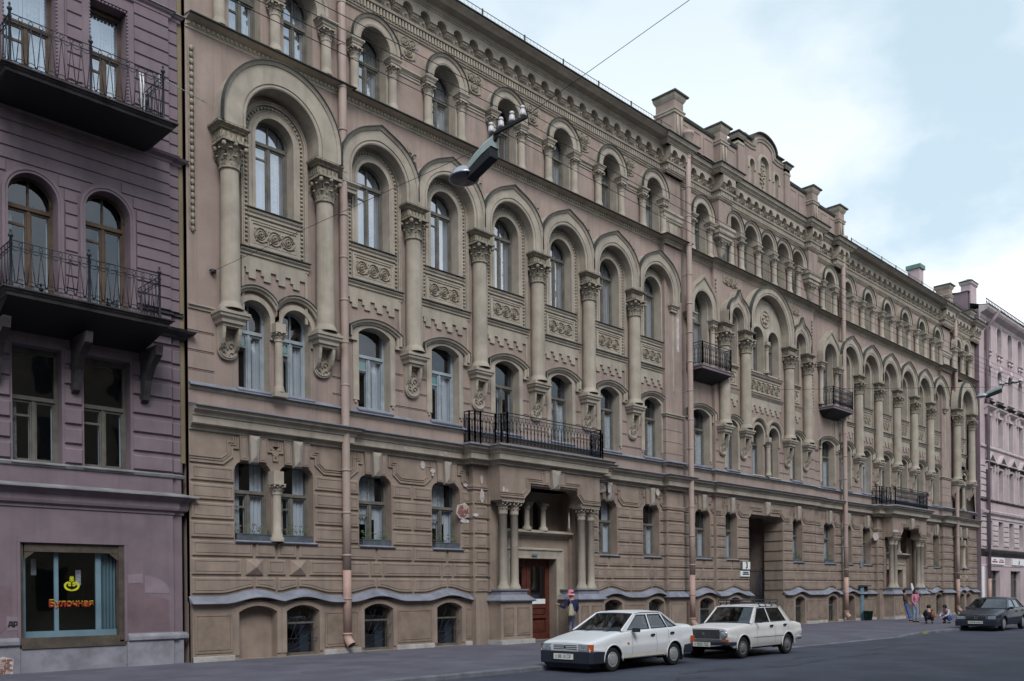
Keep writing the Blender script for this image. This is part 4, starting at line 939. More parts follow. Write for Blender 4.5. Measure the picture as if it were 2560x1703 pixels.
# centre: two big columns, two small; great arch with tracery
yB = -.15
for o, zt in ((-3.85, 13.5), (-2.05, 13.6), (2.05, 13.6), (3.95, 13.5)):
    g = inst(col0, (BC+o, yB, 0), BLD)
ga = bigarch(BLD, 1.66, 13.55, 13.95, .42, .42, 2.05); ga.location = (BC, yB, 0)
for o in (-2.97, 2.97):
    a = bigarch(BLD, .50, 13.55, 13.93, .44, .40, .90, .34); a.location = (BC+o, yB, 0)
    b = MB(); b.psweep(archpath(0, .42, 12.0, 13.85, 14), [(0, 0), (0, .05), (.1, .05), (.11, 0)], 0); b.hmold([(-.5, 0), (.5, 0)], [(0, 11.8), (.12, 11.9), (.12, 11.95), (0, 12.0)]); b.rings(rect(-.45, .45, 11.05, 11.7), [(0, 0), (0, .04), (.05, .04), (.06, .006)], 0)
    b.hmold([(-.55, 0), (.55, 0)], [(0, 10.6), (.05, 10.62), (.12, 10.8), (.16, 10.85), (0, 10.9)]); crenel(b, -.5, .5, 10.62, 0, 0, 2)
    w = b.build('window', [M['trim']], BLD, (BC+o, yB, 0)); glazing(w, None, 12.0, 14.27, .42, 13.4, .30, M['frame'], M['glassup'], 1, arch=13.85)
    s = MB(); scrolls(s, -.36, .36, 11.1, 11.65, -.0, 1); s.build('relief_panel', M['trimd'], w)
    w = win2(BLD, style=4, hw=.46, ztop=9.2); w.location = (BC+o*1.01, yB, 0)
b = MB(); T = [(-.72, .5), (.72, .5)]
b.wall(archhole(0, 1.55, 11.9, 13.95, 24), [[(o+x, z) for x, z in archhole(0, .5, 12.0, 13.6, 14)] for o, q in T], -.03, .28)
for o, q in T: b.psweep([(o+x, z) for x, z in archpath(0, .5, 12.0, 13.6, 14)], [(0, 0), (0, .06), (.07, .06), (.09, .03), (.13, .03), (.14, 0)], -.03, clamp=(o-.71, o+.71))
b.psweep(arc(0, 14.62, .42, 0, 2*PI-.01, 24), [(0, 0), (0, .05), (.06, .05), (.07, 0)], -.03)
for k in range(6): b.ball((.2*math.cos(k*PI/3), -.05, 14.62+.2*math.sin(k*PI/3)), .09, 0, 6, 4)
b.hmold([(-1.58, 0), (1.58, 0)], [(0, 11.75), (.06, 11.78), (.10, 11.86), (.14, 11.9), (0, 12.0)])
b.rings(rect(-1.5, 1.5, 11.0, 11.68), [(0, 0), (0, .04), (.05, .04), (.06, .01)], 0); b.hmold([(-1.6, 0), (1.6, 0)], [(0, 10.6), (.05, 10.62), (.05, 10.7), (.12, 10.8), (.16, 10.85), (0, 10.9)]); crenel(b, -1.5, 1.5, 10.62, 0, 0, 6)
w = b.build('tracery_window', [M['trim']], BLD, (BC, yB, 0))
s = MB(); scrolls(s, -1.38, 1.38, 11.06, 11.62, -.02, 6); s.build('relief_panel', M['trimd'], w)
for o, q in T:
    e = bpy.data.objects.new('light', None); COL.objects.link(e); e.parent = BLD; e.location = (BC+o, yB, 0)
    e.name = 'window'; glazing(e, None, 12.0, 14.1, .5, 13.3, .3, M['frame'], M['glassup'], 0, arch=13.6)
cb = MB(); shaft(cb, 0, -.12, 12.0, 13.1, .10, 0, 12); capital(cb, 0, -.12, 13.1, 13.36, .1, False); cb.box(-.15, .15, -.24, 0, 13.36, 13.5); cb.build('colonnette', M['trim'], BLD, (BC, yB, 0))
for o in (-.72, .72):
    b = MB(); b.psweep(archpath(0, .5, 8.6, 9.0, 14), [(0, 0), (0, .07), (.1, .07), (.12, 0)], 0, clamp=(-.715, .715)); b.psweep(archpath(0, .68, 9.05, 9.05, 14), [(0, 0), (0, .12), (.05, .17), (.12, .18), (.13, 0)], 0, clamp=(-.715, .715)); b.hmold([(-.55, 0), (.55, 0)], [(0, 7.0), (.14, 7.06), (0, 7.14)])
    w = b.build('window', [M['trim']], BLD, (BC+o, yB, 0)); glazing(w, None, 7.12, 9.5, .5, 8.6, .3, M['frame'], M['glass'], 4, arch=9.0)
cb = MB(); shaft(cb, 0, -.15, 7.13, 8.5, .11, 0, 12); capital(cb, 0, -.15, 8.5, 8.74, .11, False); cb.box(-.14, .14, -.26, 0, 8.74, 8.95); cb.build('colonnette', M['trim'], BLD, (BC, yB, 0))
# gallery of five lights
for k in range(-2, 3):
    b = MB(); b.psweep(archpath(0, .56, 17.86, 18.0, 16), [(0, 0), (0, .24), (.04, .26), (.12, .26), (.13, .3), (.19, .32), (.19, 0)], 0, clamp=(-.749, .749)); b.psweep(archpath(0, .755, 18.0, 18.0, 16), [(0, .26), (0, .36), (.02, .36), (.025, .26)], 0, 1, clamp=(-.748, .748))
    w = b.build('window', [M['trim'], M['flashdark']], BLD, (BC+1.5*k, yB, 0)); glazing(w, None, 16.33, 18.55, .55, 17.62, .34, M['frame'], M['glassup'], (k+2) % 3, arch=18.0)
gq = MB(); shaft(gq, 0, -.14, 16.33, 17.3, .135, 0, 14); capital(gq, 0, -.14, 17.3, 17.62, .125, False); abacus(gq, 0, 0, .2, .3, 17.62, 17.86, 0)
g0 = gq.build('colonnette', [M['trim'], M['flashdark']], BLD, (BC-2.25-1.5+.62, yB, 0))
for o in (-2.25, -.75, .75, 2.25, 3.13): inst(g0, (BC+o, yB, 0), BLD)
# piers flanking the gallery on pendant corbels
for x0 in (BX0, BX1-1.05):
    b = MB(); x1 = x0+1.0; xm = (x0+x1)/2; b.box(x0, x1, -.45, -.15, 17.3, 18.95, 0)
    b.hmold([(x0, -.15), (x0, -.45), (x1, -.45), (x1, -.15)], [(-.08, 17.2), (.04, 17.3), (.04, 17.42), (.10, 17.46), (.10, 17.62), (.16, 17.7), (.16, 17.8), (0, 17.84)], 1)
    b.add([(x0+.08, -.15, 17.2), (x0+.08, -.37, 17.2), (x1-.08, -.37, 17.2), (x1-.08, -.15, 17.2)], [(0, 1, 2, 3)], 1)
    b.lathe(xm, -.2, [(.01, 16.45), (.10, 16.5), (.12, 16.62), (.2, 16.75), (.24, 17.0), (.34, 17.2)], 12, 1); capital(b, xm, -.2, 16.9, 17.2, .2, True, 1)
    b.build('pier', [M['pink'], M['trim']], BLD)
# carved spandrels
for x, fl_ in ((BC-3.0, 1), (BC+2.9, -1)):
    b = MB(); b.slab([(x-.62, 15.85), (x+.62, 15.85), (x+.62*fl_ if fl_ > 0 else x+.62, 15.55), (x+.2, 15.45), (x, 15.5), (x-.2, 15.45), (x-.62, 15.55)], yB-.04, yB); scrolls(b, x-.5, x+.5, 15.5, 15.82, yB-.04, 3)
    b.build('spandrel_relief', M['trimd'], BLD)
for x in (BX0+.12, BX1-.2):
    rb = MB(); z = 10.9
    while z < 15.5: rb.ball((x, yB-.03, z), .06, 0, 6, 4, (.9, .8, 1.35)); z += .17
    rb.build('rope_moulding', M['trimd'], BLD)
# ================================================================ portals
def portal(cx, first):
    x0, x1 = cx-2.56, cx+2.56; i0, i1 = cx-1.40, cx+1.52; p = .86
    b = MB()
    # front over the columns with the flat rounded opening
    out_ = [(x0, 4.72), (i0, 4.72)]+[(x_+i0, z_) for x_, z_ in [(0, 5.0)]]+[(i0+.28-.28*math.cos(t), 5.02+.28*math.sin(t)) for t in [PI/2*k/5 for k in range(1, 6)]]+[(i1-.28+.28*math.sin(t), 5.02+.28*math.cos(t)) for t in [PI/2*k/5 for k in range(0, 6)]]+[(i1, 4.72), (x1, 4.72), (x1, 5.98), (x0, 5.98)]
    b.slab(out_, -p, -.30, 0, back=True)
    b.add([(i0, -.30, 5.3), (i1, -.30, 5.3), (i1, .45, 5.3), (i0, .45, 5.3)], [(0, 1, 2, 3)], 0)
    b.box(x0, cx-2.1, -.30, .1, 1.5, 5.98, 0); b.box(cx+2.12, x1, -.30, .1, 1.5, 5.98, 0)
    b.box(cx-2.1, i0, -.3, -.29, 4.72, 5.3, 0); b.box(i1, cx+2.12, -.3, -.29, 4.72, 5.3, 0); b.box(cx-2.1, cx+2.12, -.29, .3, 5.3, 5.5, 0)
    # side walls rusticated, wings
    for s_, xx in ((-1, x0), (1, x1)):
        for z0, z1 in [(1.70, 2.13)]+ROWS:
            b.box(min(xx, xx+s_*.045), max(xx, xx+s_*.045), -p+.46, -.02, z0+.01, z1-.01, 0)
        xa, xb = (x0-.62, x0-.0) if s_ < 0 else (x1+.0, x1+.62)
        b.box(xa, xb, -.24, .05, 1.5, 5.98, 0)
        for z0, z1 in [(1.70, 2.13)]+ROWS: b.rings(rect(xa+.02, xb-.02, z0, z1), BLK, -.24, 0); b.box(xa-.03, xa+.01, -.23, 0, z0+.02, z1-.02, 0); b.box(xb-.01, xb+.03, -.23, 0, z0+.02, z1-.02, 0)
        b.box(xa-.02, xb+.02, -.34, .05, PZ-.02, 1.5, 0)
        b.hmold([(xa, .0), (xa, -.24), (xb, -.24), (xb, 0)], [(0, 5.06), (.05, 5.07), (.05, 5.11), (.02, 5.12), (.05, 5.14), (.05, 5.2), (0, 5.22)], 0)
    # mouldings round the portal head
    bands = [(0, .0), (0, .045), (.05, .045), (.06, .02), (.075, .02), (.085, .045), (.11, .045), (.12, .02), (.135, .02), (.145, .05), (.175, .05), (.18, 0)]
    b.psweep([(x0, 4.82), (i0-.05, 4.82), (i0+.24, 5.1), (i0+.24, 5.36), (cx-.42, 5.36), (cx-.42, 5.62), (cx-.28, 5.62)], bands, -p, 0)
    b.psweep([(cx+.40, 5.62), (cx+.54, 5.62), (cx+.54, 5.36), (i1-.24, 5.36), (i1-.24, 5.1), (i1+.05, 4.82), (x1, 4.82)], bands, -p, 0)
    for a, b_ in ((x0+.14, i0-.14), (i1+.14, x1-.14)): b.rings(rect(a, b_, 4.40+.42-.05+.02-.0, 4.40+.42-.02+.01), [(0, 0), (0, .02)], -p, 0)
    # upright blocks beside the key
    for xx in (cx-.34, cx+.46): b.rings(rect(xx-.12, xx+.12, 5.36, 5.84), [(0, 0), (0, .06), (.03, .06), (.036, .045), (.045, .045), (.05, .06)], -p, 0)
    o = b.build('portal', [M['tan'], M['trim']], BLD)
    kk = MB(); kk.merge(kg, Matrix.Translation((cx+.06, -p, .0))); kk.build('keystone', M['key'], o)
    # pedestals with zinc offset
    for a, c in ((x0-.06, cx-1.15), (cx+1.25, x1+.10)):
        q = MB(); q.box(a, c, -p-.06, .05, .12, 1.42, 0)
        q.rings(rect(a+.12, (a+c)/2-.15, .26, 1.2), [(0, 0), (0, .022), (.04, .022), (.045, .008), (.06, .008), (.065, .022)], -p-.06, 1)
        q.rings(rect((a+c)/2+.0, c-.12, .26, 1.2), [(0, 0), (0, .022), (.04, .022), (.045, .008), (.06, .008), (.065, .022)], -p-.06, 1)
        q.hmold([(a, 0), (a, -p-.06), (c, -p-.06), (c, .0)], [(.0, 1.36), (.10, 1.39), (.11, 1.42), (-.10, 1.60), (-.12, 1.60), (-.12, 1.70)], 2)
        q.box(a+.14, c-.14, -p+.08, .05, 1.58, 1.74, 0); q.box(a+.08, c-.08, -p+.02, .05, 1.74, 1.79, 2)
        q.box(a-.06, c+.06, -p-.13, .05, PZ-.03, .12, 3)
        q.build('pedestal', [M['tan'], M['rough'], M['flash'], M['plinth']], o)
    for xx in (cx-2.2, cx-1.68, cx+1.78, cx+2.3):
        q = MB(); yy = -.62; q.lathe(0, yy, [(.21, 1.79), (.21, 1.86), (.17, 1.9), (.17, 1.94), (.145, 1.98), (.14, 2.1), (.13, 4.26), (.15, 4.27), (.15, 4.31)], 18); capital(q, 0, yy, 4.32, 4.70, .135, False); q.box(-.24, .24, yy-.24, yy+.24, 4.68, 4.73)
        q.build('column', M['trim'], o, (xx, 0, 0))
    # recess: back wall with door and triple light
    r = MB(); dw = 1.16
    r.wall(rect(cx-2.1, cx+2.12, PZ, 3.82), [rect(cx-1.2, cx+1.2, PZ+.01, 2.88)], .12, .55, 0, 0)
    r.wall(rect(cx-2.1, cx+2.12, 3.82, 5.4), [[(cx+k*.84+x, z) for x, z in archhole(0, .30, 3.86, 4.75, 10)] for k in (-1, 0, 1)], .62, .95, 0, 0)
    r.add([(cx-2.1, .12, 3.82), (cx+2.12, .12, 3.82), (cx+2.12, .62, 3.82), (cx-2.1, .62, 3.82)], [(0, 1, 2, 3)], 0); r.box(cx-2.1, cx+2.12, .1, .62, 5.3, 5.4, 0)
    r.box(cx-2.2, cx-2.1, .12, .7, 3.7, 5.4, 0); r.box(cx+2.12, cx+2.22, .12, .7, 3.7, 5.4, 0)
    r.add([(cx-1.3, .94, 3.8), (cx+1.3, .94, 3.8), (cx+1.3, .94, 5.2), (cx-1.3, .94, 5.2)], [(0, 1, 2, 3)], 1)  # black sheet behind the arches, painted in for the loggia's shade
    r.box(cx-2.2, cx-2.1, -.2, .15, PZ, 5.4, 0); r.box(cx+2.12, cx+2.22, -.2, .15, PZ, 5.4, 0)
    r.box(cx+1.86, cx+2.12, .0, .12, PZ, 4.9, 0); r.box(cx+1.98, cx+2.12, -.16, .0, PZ, 4.9, 0); r.box(cx-2.1, cx-1.86, .0, .12, PZ, 4.9, 0)
    r.build('recess_wall', [M['tan'], M['black']], o)
    f = MB(); f.psweep([(cx-1.2, PZ), (cx-1.2, 2.88), (cx+1.2, 2.88), (cx+1.2, PZ)], [(0, 0), (0, .05), (.1, .05), (.28, .07), (.30, .11), (.34, .11), (.36, .04), (.38, 0)], .12); f.build('door_surround', M['trim'], o)
    l = MB(); l.hmold([(cx-1.9, .12), (cx+1.9, .12)], [(0, 3.62), (.04, 3.64), (.04, 3.70), (.12, 3.74), (.28, 3.78), (.28, 3.82), (.0, 3.90)]); l.build('ledge', M['flashdark'] if 0 else M['trim'], o)
    for k in (-.42, .42):
        q = MB(); q.lathe(0, .0, [(.17, 3.86), (.17, 3.95), (.12, 4.0), (.10, 4.04), (.095, 4.62)], 12); capital(q, 0, -.02, 4.62, 4.82, .10, False); q.build('colonnette', M['trim'], o, (cx+k, 0, 0))
    d = MB(); yd = .46
    for s_ in (-1, 1):
        a, c = (cx-1.2, cx-.012) if s_ < 0 else (cx+.012, cx+1.2)
        st = .2
        d.box(a, a+st, yd, yd+.06, PZ+.01, 2.88, 0); d.box(c-st, c, yd, yd+.06, PZ+.01, 2.88, 0); d.box(a+st, c-st, yd, yd+.06, PZ+.01, .22, 0)
        d.box(a+st, c-st, yd, yd+.06, .72, .86, 0); d.box(a+st, c-st, yd, yd+.06, 1.1, 1.24, 0); d.box(a+st, c-st, yd, yd+.06, 2.6, 2.88, 0)
        d.rings(rect(a+st, c-st, .22, .72), [(0, -.05), (.03, -.03), (.07, -.03), (.10, -.015)], yd, 0); d.rings(rect(a+st, c-st, .86, 1.1), [(0, -.05), (.03, -.02)], yd, 0)
        d.box(a+st-.02, c-st+.02, yd-.035, yd, .74, .78, 0)
        d.add([(a+st, yd+.035, 1.24), (c-st, yd+.035, 1.24), (c-st, yd+.035, 2.6), (a+st, yd+.035, 2.6)], [(0, 1, 2, 3)], 1)
    dd = d.build('door', [M['door'], M['glass']], o)
    h = MB(); h.tube([(cx+.10, yd-.06, .95), (cx+.10, yd-.07, 1.12)], .012, 6); h.box(cx+.085, cx+.115, yd-.06, yd, .95, .97); h.box(cx+.085, cx+.115, yd-.06, yd, 1.1, 1.12); h.build('handle', M['iron'], dd)
    n = MB(); n.box(cx+.25, cx+.98, yd-.004, yd+.03, 1.26, 1.44); n.build('notice', M['white'], dd)
    # small metal box on the right jamb
    n = MB(); n.box(cx+1.30, cx+1.62, -.01, .12, 1.10, 1.62); n.box(cx+1.34, cx+1.58, -.03, .0, 1.16, 1.56, 1); n.box(cx+1.34, cx+1.62, -.0, .12, .16, .86); n.build('meter_box', [M['plinth'], M['black']], o)
    n = MB(); n.box(cx-.14, cx+.14, -.0, .02, 2.98, 3.05); n.build('nameplate', M['shopblue'], o)
    # balcony floor over the portal
    s = MB()
    s.slab([(x, y) for x, y in []] or rect(0, 1, 0, 1), 0, 0) if 0 else None
    z = 6.50
    P = [(x0-.9, 0), (x0-.9, -.44), (x0-.06, -.44), (x0-.06, -p-.1), (x1+.06, -p-.1), (x1+.06, -.44), (x1+.82, -.44), (x1+.82, 0)]
    s.add([(x, y, z+.07) for x, y in P]+[(x, y, z-.04) for x, y in P], [tuple(range(8))]+[(i, (i+1) % 8, 8+(i+1) % 8, 8+i) for i in range(8)], 0)
    s.build('balcony_floor', M['pzinc'], o)
    # cast iron railing
    path = [(x0-.78, 0), (x0-.78, -.26), (x0-.66, -.40), (x0-.45, -.44), (x0+.2, -.46), (x0+.34, -.60), (x0+.34, -p-.04), (x1+.02, -p-.04), (x1+.02, -.46), (x1+.7, -.44), (x1+.7, 0)]
    railing(o, path, 6.57, 7.60)
    return o
def railing(par, path, z0, z1, sp=.17, plain=False):
    g = MB(); zt = z1-.10
    P3 = lambda p, z: (p[0], p[1], z)
    g.tube([P3(p, z1) for p in path], .02, 6); g.tube([P3(p, zt) for p in path], .012, 4); g.tube([P3(p, z0+.05) for p in path], .014, 4)
    for p, q in zip(path, path[1:]):
        a, b = Vector(p), Vector(q); ln = (b-a).length
        for e in (a, b): g.box(e.x-.022, e.x+.022, e.y-.022, e.y+.022, z0-.03, z1+.02)
        n = max(1, round(ln/sp)); d = (b-a)/n
        for i in range(n):
            c = a+d*(i+.5); H = zt-z0-.05; u = d.normalized()*sp*.5
            if i: g.tube([(c.x-d.x/2, c.y-d.y/2, z0+.05), (c.x-d.x/2, c.y-d.y/2, zt)], .008, 4) if plain else None
            # baluster with central knot, arched head and foot scrolls
            g.tube([(c.x, c.y, z0+.05), (c.x, c.y, z0+.05+H*.3), (c.x, c.y, z0+.05+H*.45), (c.x, c.y, z0+.05+H*.5), (c.x, c.y, z0+.05+H*.55), (c.x, c.y, z0+.05+H*.72), (c.x, c.y, zt-.02)], [.014, .012, .020, .032, .020, .011, .010], 6)
            for s_ in (-1, 1):
                g.tube([(c.x, c.y, z0+.05+H*.68), (c.x+s_*u.x*.6, c.y+s_*u.y*.6, z0+.05+H*.82), (c.x+s_*u.x, c.y+s_*u.y, zt)], .010, 4)
                g.tube([(c.x, c.y, z0+.05+H*.34), (c.x+s_*u.x*.7, c.y+s_*u.y*.7, z0+.05+H*.2), (c.x+s_*u.x*.5, c.y+s_*u.y*.5, z0+.06)], .010, 4)
            g.ball((c.x+u.x, c.y+u.y, z0+.05+H*.86), .024, 0, 5, 3)
    return g.build('railing', M['iron'], par)
portal(23.25, True)
portal(54.75, False)

# ---- gateway
g = MB(); gx0, gx1 = 37.5, 40.75
hd = [(gx0, 4.9)]+[(gx0+.3-.3*math.cos(t), 4.95+.3*math.sin(t)) for t in [PI/2*k/5 for k in range(0, 6)]]+[(gx1-.3+.3*math.sin(t), 4.95+.3*math.cos(t)) for t in [PI/2*k/5 for k in range(0, 6)]]+[(gx1, 4.9), (gx1, 5.98), (gx0, 5.98)]
g.slab(hd, -.15, .9, 0)
bands = [(0, .0), (0, .045), (.05, .045), (.06, .02), (.075, .02), (.085, .045), (.11, .045), (.12, .02), (.135, .02), (.145, .05), (.175, .05), (.18, 0)]
g.psweep([(gx0-.0, 5.06), (gx0+.02, 5.08), (gx0+.3, 5.34), (gx0+.3, 5.42), (BC-.36, 5.42), (BC-.36, 5.6)], bands, -.15, 0); g.psweep([(BC+.36, 5.6), (BC+.36, 5.42), (gx1-.3, 5.42), (gx1-.3, 5.34), (gx1-.02, 5.08), (gx1, 5.06)], bands, -.15, 0)
for s_, x in ((-1, gx0), (1, gx1)):
    g.box(min(x, x+s_*.05), max(x, x+s_*.05), -.149, .9, PZ, 5.3, 0)
    for z0, z1 in [(1.70, 2.13)]+ROWS: g.box(min(x, x-s_*.04), max(x, x-s_*.04), -.14, .85, z0+.02, z1-.02, 0)
    g.box(min(x, x-s_*.06), max(x, x-s_*.06), -.2, .85, PZ, 1.46, 0)
g.box(gx0-.05, gx1+.25, .9, 9, 5.3, 5.4, 0)
g.add([(gx0-.2, .9, PZ), (gx0-.2, 9, PZ), (gx0-.2, 9, 5.4), (gx0-.2, .9, 5.4)], [(0, 1, 2, 3)], 0); g.add([(gx1+.2, .9, PZ), (gx1+.2, 9, PZ), (gx1+.2, 9, 5.4), (gx1+.2, .9, 5.4)], [(0, 1, 2, 3)], 0)
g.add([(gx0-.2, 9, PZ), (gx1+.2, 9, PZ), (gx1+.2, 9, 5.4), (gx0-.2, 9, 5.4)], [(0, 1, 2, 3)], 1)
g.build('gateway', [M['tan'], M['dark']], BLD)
g = MB()
for k in range(22):
    x = gx0+.05+k*.148; g.tube([(x, 1.0, .05), (x, 1.0, 2.75)], .014, 5)
for z in (.1, .7, 1.5, 2.6): g.box(gx0-.1, gx1+.15, .985, 1.015, z, z+.05)
g.box(gx1-.05, gx1+.0, .95, 1.05, PZ, 2.8)
tag(g.build('iron_gate', M['iron']), 'dark iron bar gate standing inside the tall carriage gateway', 'gate')
g = MB(); g.box(gx0-.2, gx1+.2, .3, 9, PZ-.02, PZ+.003); 

# ---- drainpipes
def pipe(par, x, ztop, y=-.26, r=.105, zlow=2.35, mt='pipe', mlow='pipelow', head=True):
    b = MB(); rp = random.Random(int(x)); b.tube([(x+(rp.random()-.5)*.018, y+(rp.random()-.5)*.015, ztop-(ztop-zlow)*i/10) for i in range(11)], r, 14); z = zlow+.4
    while z < ztop-.3:
        b.lathe(x, y, [(r, z), (r*1.14, z+.01), (r*1.14, z+.05), (r, z+.06)], 14); b.box(x-.02, x+.02, y, y*.0, z+.02, z+.05); z += 1.22
    b.tube([(x, y, zlow), (x, y, .55)], r*1.02, 14, 1); b.lathe(x, y, [(r, 1.5), (r*1.15, 1.51), (r*1.15, 1.55), (r, 1.56)], 14, 1)
    b.tube([(x, y, .56), (x, y, .42), (x+.015, y-.04, .32), (x+.04, y-.14, .20)], [r*1.02, r*1.04, r*1.06, r*1.1], 14, 1, cap=False)
    b.lathe(x, y, [(r, .50), (r*1.25, .51), (r*1.25, .54), (r, .55)], 14, 1)
    if head: b.lathe(x, y, [(r, ztop-.05), (r*1.2, ztop+.05), (r*2.1, ztop+.38), (r*2.25, ztop+.40), (r*2.25, ztop+.5), (r*1.9, ztop+.5), (0.01, ztop+.2)], 14)
    return b.build('drainpipe', [M[mt], M[mlow]], par)
pipe(BLD, 15.06, 19.9, -.30, .118, head=False); pipe(BLD, 32.28, 20.45, -.52, .12); pipe(BLD, 47.25, 20.2, -.34, .12); pipe(BLD, 64.18, 20.0, -.34, .12)

# ---- balconies of the side bays
for c in (BLc, BRc-.1):
    b = MB(); b.hmold([(c-1.15, 0), (c-1.15, -.78), (c+1.15, -.78), (c+1.15, 0)], [(0, 11.10), (.03, 11.12), (.03, 11.20), (.06, 11.22), (.06, 11.27), (-.2, 11.30)])
    P = [(c-1.15, 0), (c-1.15, -.78), (c+1.15, -.78), (c+1.15, 0)]; Q = [(c-.75, 0), (c-.75, -.12), (c+.75, -.12), (c+.75, 0)]
    b.add([(x, y, 11.10) for x, y in P]+[(x, y, 10.80) for x, y in Q], [(i, (i+1) % 4, 4+(i+1) % 4, 4+i) for i in range(4)]+[(4, 5, 6, 7)], 1)
    b.add([(x, y, 11.28) for x, y in P], [(0, 1, 2, 3)], 0)
    bo = b.build('balcony', [M['ptrim'], M['black']], BLD)
    railing(bo, [(c-1.12, 0), (c-1.12, -.78), (c+1.12, -.78), (c+1.12, 0)], 11.33, 12.25, .15)

# ---- turrets, attic
def turret(x0, x1, y0, y1, zt, name='turret', body=True):
    """x0..x1, y0..y1 = eaves of the flat cap at height zt"""
    b = MB(); xa, xb, ya, yb = x0+.15, x1-.22, y0+.16, y1-.1
    b.box(xa, xb, ya, yb, 20.3, zt-.12, 0); R4 = [(xa, yb), (xa, ya), (xb, ya), (xb, yb)]
    for z in (zt-.78,): b.hmold(R4, [(0, z-.12), (.05, z-.09), (.05, z+.0), (.08, z+.02), (.08, z+.08), (0, z+.12)], 1, closed=True)
    b.hmold(R4, [(0, zt-.34), (.03, zt-.30), (.08, zt-.20), (.10, zt-.12), (.10, zt-.06)], 1, closed=True)
    b.add([(x0, y0, zt-.07), (x1, y0, zt-.07), (x1, y1, zt-.07), (x0, y1, zt-.07), (x0, y0, zt), (x1, y0, zt), (x1, y1, zt), (x0, y1, zt), ((x0+x1)/2, (y0+y1)/2, zt+.10)],
          [(0, 1, 2, 3), (0, 1, 5, 4), (1, 2, 6, 5), (2, 3, 7, 6), (3, 0, 4, 7), (4, 5, 8), (5, 6, 8), (6, 7, 8), (7, 4, 8)], 2)
    if body:
        for q in (.28, .72): b.tube([(xa+(xb-xa)*q, ya-.03, 20.6), (xa+(xb-xa)*q, ya-.03, zt-.95)], .045, 6, 1)
    b.hmold(R4, [(.42, 20.34), (0, 20.72)], 3, closed=True)
    return b.build(name, [M['pink'], M['trim'], M['flashdark'], M['greenroof']], BLD)
turret(31.40, 32.42, -.52, .68, 22.5); turret(46.65, 47.65, -.50, .5, 22.3); turret(62.9, 63.85, -.5, .6, 21.95); turret(67.3, 68.4, -.4, .4, 21.2)
turret(34.80, 35.75, -.60, .3, 22.35); turret(43.45, 44.40, -.60, .2, 22.3)
b = MB(); ya_ = -.10
hc, hr = 39.35, 1.12
top = [(32.1, 21.85), (34.95, 21.85), (34.95, 22.05), (36.85, 22.05), (36.85, 22.62), (37.4, 22.62), (37.4, 22.88), (38.1, 22.84)]
top += [(hc-hr*math.cos(t), 22.86+.62*math.sin(t)) for t in [PI*k/14 for k in range(0, 15)]]+[(40.6, 22.84), (41.15, 22.86), (41.15, 22.62), (41.75, 22.62), (41.75, 22.02), (43.5, 22.02), (43.5, 21.80), (46.9, 21.80)]
poly = [(32.1, 20.3), (46.9, 20.3)]+top[::-1]
nich = [[(hc+o+x, z) for x, z in archhole(0, hw, 20.62, zc, 12)] for o, hw, zc in ((-1.15, .22, 21.75), (0, .42, 22.0), (1.15, .22, 21.75))]
b.wall(poly, nich, 0, .14, 0, 1)
b.add([(x, .45, z) for x, z in poly], [tuple(t) for t in tessellate_polygon([[Vector((x, z, 0)) for x, z in poly]])], 0)
n = len(poly); b.add([(x, .0, z) for x, z in poly]+[(x, .45, z) for x, z in poly], [(i, (i+1) % n, n+(i+1) % n, n+i) for i in range(n)], 0)
b.add([(hc-2, .14, 20.5), (hc+2, .14, 20.5), (hc+2, .14, 22.7), (hc-2, .14, 22.7)], [(0, 1, 2, 3)], 1)
for x0, x1, z in ((32.1, 34.95, 21.85), (35.6, 36.85, 22.05), (41.75, 43.5, 22.02), (44.2, 46.9, 21.80)):
    b.hmold([(x0, 0), (x1, 0)], [(0, z-.12), (.05, z-.08), (.08, z), (.08, z+.04), (-.55, z+.06), (-.55, z-.1)], 2)
    k = max(1, round((x1-x0)/.95)); w_ = (x1-x0)/k
    for i in range(k): b.rings(rect(x0+w_*i+.12, x0+w_*(i+1)-.12, 20.75, z-.26), [(0, 0), (0, .03), (.05, .03), (.06, .008)], 0, 0)
b.psweep(top[6:-6], [(-.40, 0), (-.40, .04), (-.34, .06), (-.30, .06), (-.28, .10), (-.22, .12), (-.20, .0)], 0, 1)
b.psweep(top[6:-6], [(-.02, 0), (-.02, .12), (.03, .14), (.05, -.5), (-.02, -.5)], 0, 2)
for x0, x1 in ((36.85, 37.35), (41.25, 41.72)):
    b.box(x0, x1, -.10, .32, 20.5, 22.68, 0); b.hmold([(x0, .3), (x0, -.1), (x1, -.1), (x1, .3)], [(0, 22.2), (.03, 22.24), (.03, 22.34), (0, 22.36), (0, 22.50), (.06, 22.58), (.09, 22.66), (.09, 22.70)], 1)
    b.box(x0-.16, x1+.16, -.26, .4, 22.70, 22.76, 2)
for o, hw, zc in ((-1.15, .22, 21.75), (0, .42, 22.0), (1.15, .22, 21.75)):
    b.psweep([(hc+o+x, z) for x, z in archpath(0, hw, 21.5, zc, 12)], [(0, 0), (0, .05), (.12, .05), (.14, 0)], 0, 1)
for k in range(26): 
    a = k*2.4; r_ = .05+.012*k; b.ball((hc+r_*math.cos(a)*.9, .09, 21.6+r_*1.7*math.sin(a)), .06, 1, 5, 3)
b.build('attic_gable', [M['pink'], M['trim'], M['flashdark']], BLD, (0, ya_, 0))

